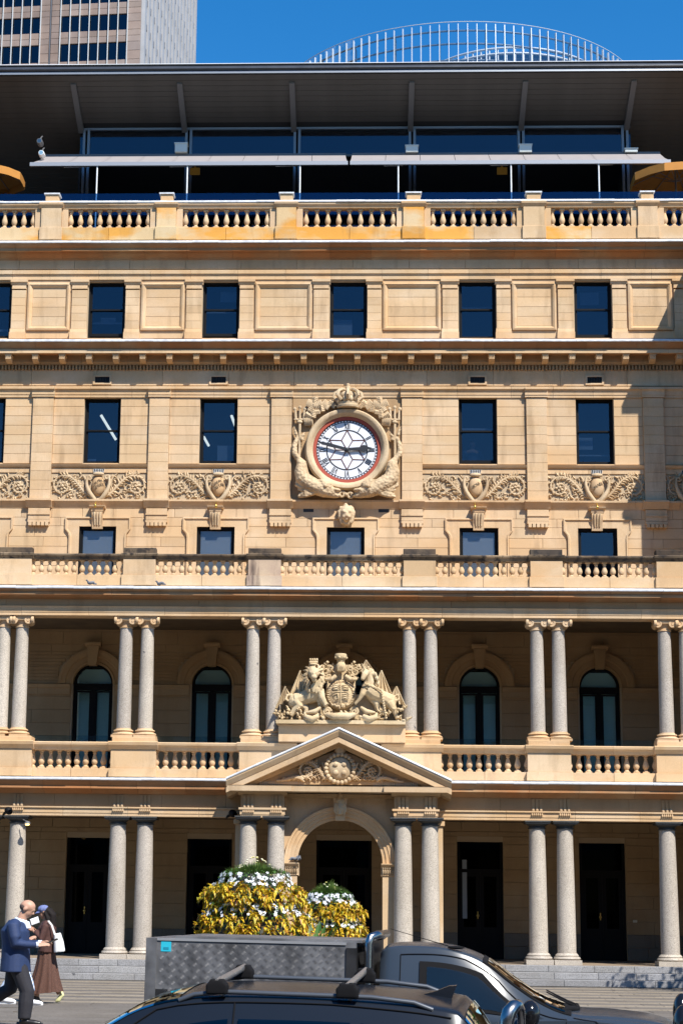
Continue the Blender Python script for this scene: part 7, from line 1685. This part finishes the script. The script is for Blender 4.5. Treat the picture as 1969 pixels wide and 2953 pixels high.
MB().box(-2.4, 3.2, -.5, .5, .42, .60).build('chassis', M['rubber'], UT)
for x in (2.62, -1.35):
    for sd_ in (1, -1): wheel(UT, x, sd_ * .80, .38, sd_)
ut = P(1108, 2725, -26.55); UT.location = (ut.x, -25.62, ROAD_Z); UT.rotation_euler = (0, rad(.6), rad(-5))

# ================================================================== long building added unseen behind the viewer to block low sky light
SB = root('added_station_building', 'long grey station building added unseen across the road to block sky light', 'building', (0, -80, ROAD_Z)); ORG[SB] = Vector((0, -80, ROAD_Z))
M['station'] = plain('grey_concrete', (.22, .21, .20), .8, noise=.15, nscale=.3)
MB().box(-95, 95, -96, -80.3, ROAD_Z, 23.5).build('wall', M['station'], SB); MB().box(-96, 96, -97, -79.2, 23.51, 24.6).build('roof', plain('station_roof', (.12, .12, .125), .6), SB)
for k in range(33):
    x = -92.8 + 5.8 * k; MB().box(x - .45, x + .45, -80.29, -79.5, ROAD_Z, 23.5).build('pillar', M['station'], SB)
    if k < 32:
        for z0, z1 in ((.2, 5.4), (8, 12.5), (15, 20)): MB().box(x + .5, x + 5.3, -80.29, -80.2, z0, z1).build('window_strip', M['cargl'], SB)

# ================================================================== unseen young tree added to the right to throw shade on the steps
TX, TYt = 8.25, -8.0; TR_ = root('added_shade_tree', 'young leafy tree added unseen right of the steps to shade them', 'tree', (TX, TYt, 0)); ORG[TR_] = Vector((0, 0, 0)); rr = random.Random(77)
q = MB().tube([(0, 0, 0), (.02, .01, 1.2), (-.02, .03, 2.6), (.03, 0, 3.9), (.0, .02, 4.9)], [.09, .075, .06, .045, .02], 10); tips = []
for k in range(9):
    an = rr.uniform(0, 6.283); z0 = rr.uniform(2.6, 4.2); e = Vector((math.cos(an) * rr.uniform(.5, .9), math.sin(an) * rr.uniform(.5, .9), z0 + rr.uniform(.5, .9))); m_ = Vector((0, 0, z0)).lerp(e, .5) + Vector((0, 0, -.08)); q.tube([(0, 0, z0), m_, e], [.035, .025, .012], 6); tips += [m_, e]
q.build('trunk', plain('grey_bark', (.16, .13, .10), .9, noise=.3, nscale=15, bump=.5), TR_, smooth=50)
q = MB()
for k in range(900):
    c = rr.choice(tips) + Vector((rr.gauss(0, .2), rr.gauss(0, .2), rr.gauss(0, .17))); leafq(q, c, (rr.uniform(-1, 1), rr.uniform(-1, 1), rr.uniform(-.5, .5)), rr.uniform(.09, .15), .04, .3)
tag(q.build('crown', M['gleaf'], TR_, recalc=False), kind='stuff')
tag(OFFS.build('side_stonework', M['sand'], wall), kind='stuff')
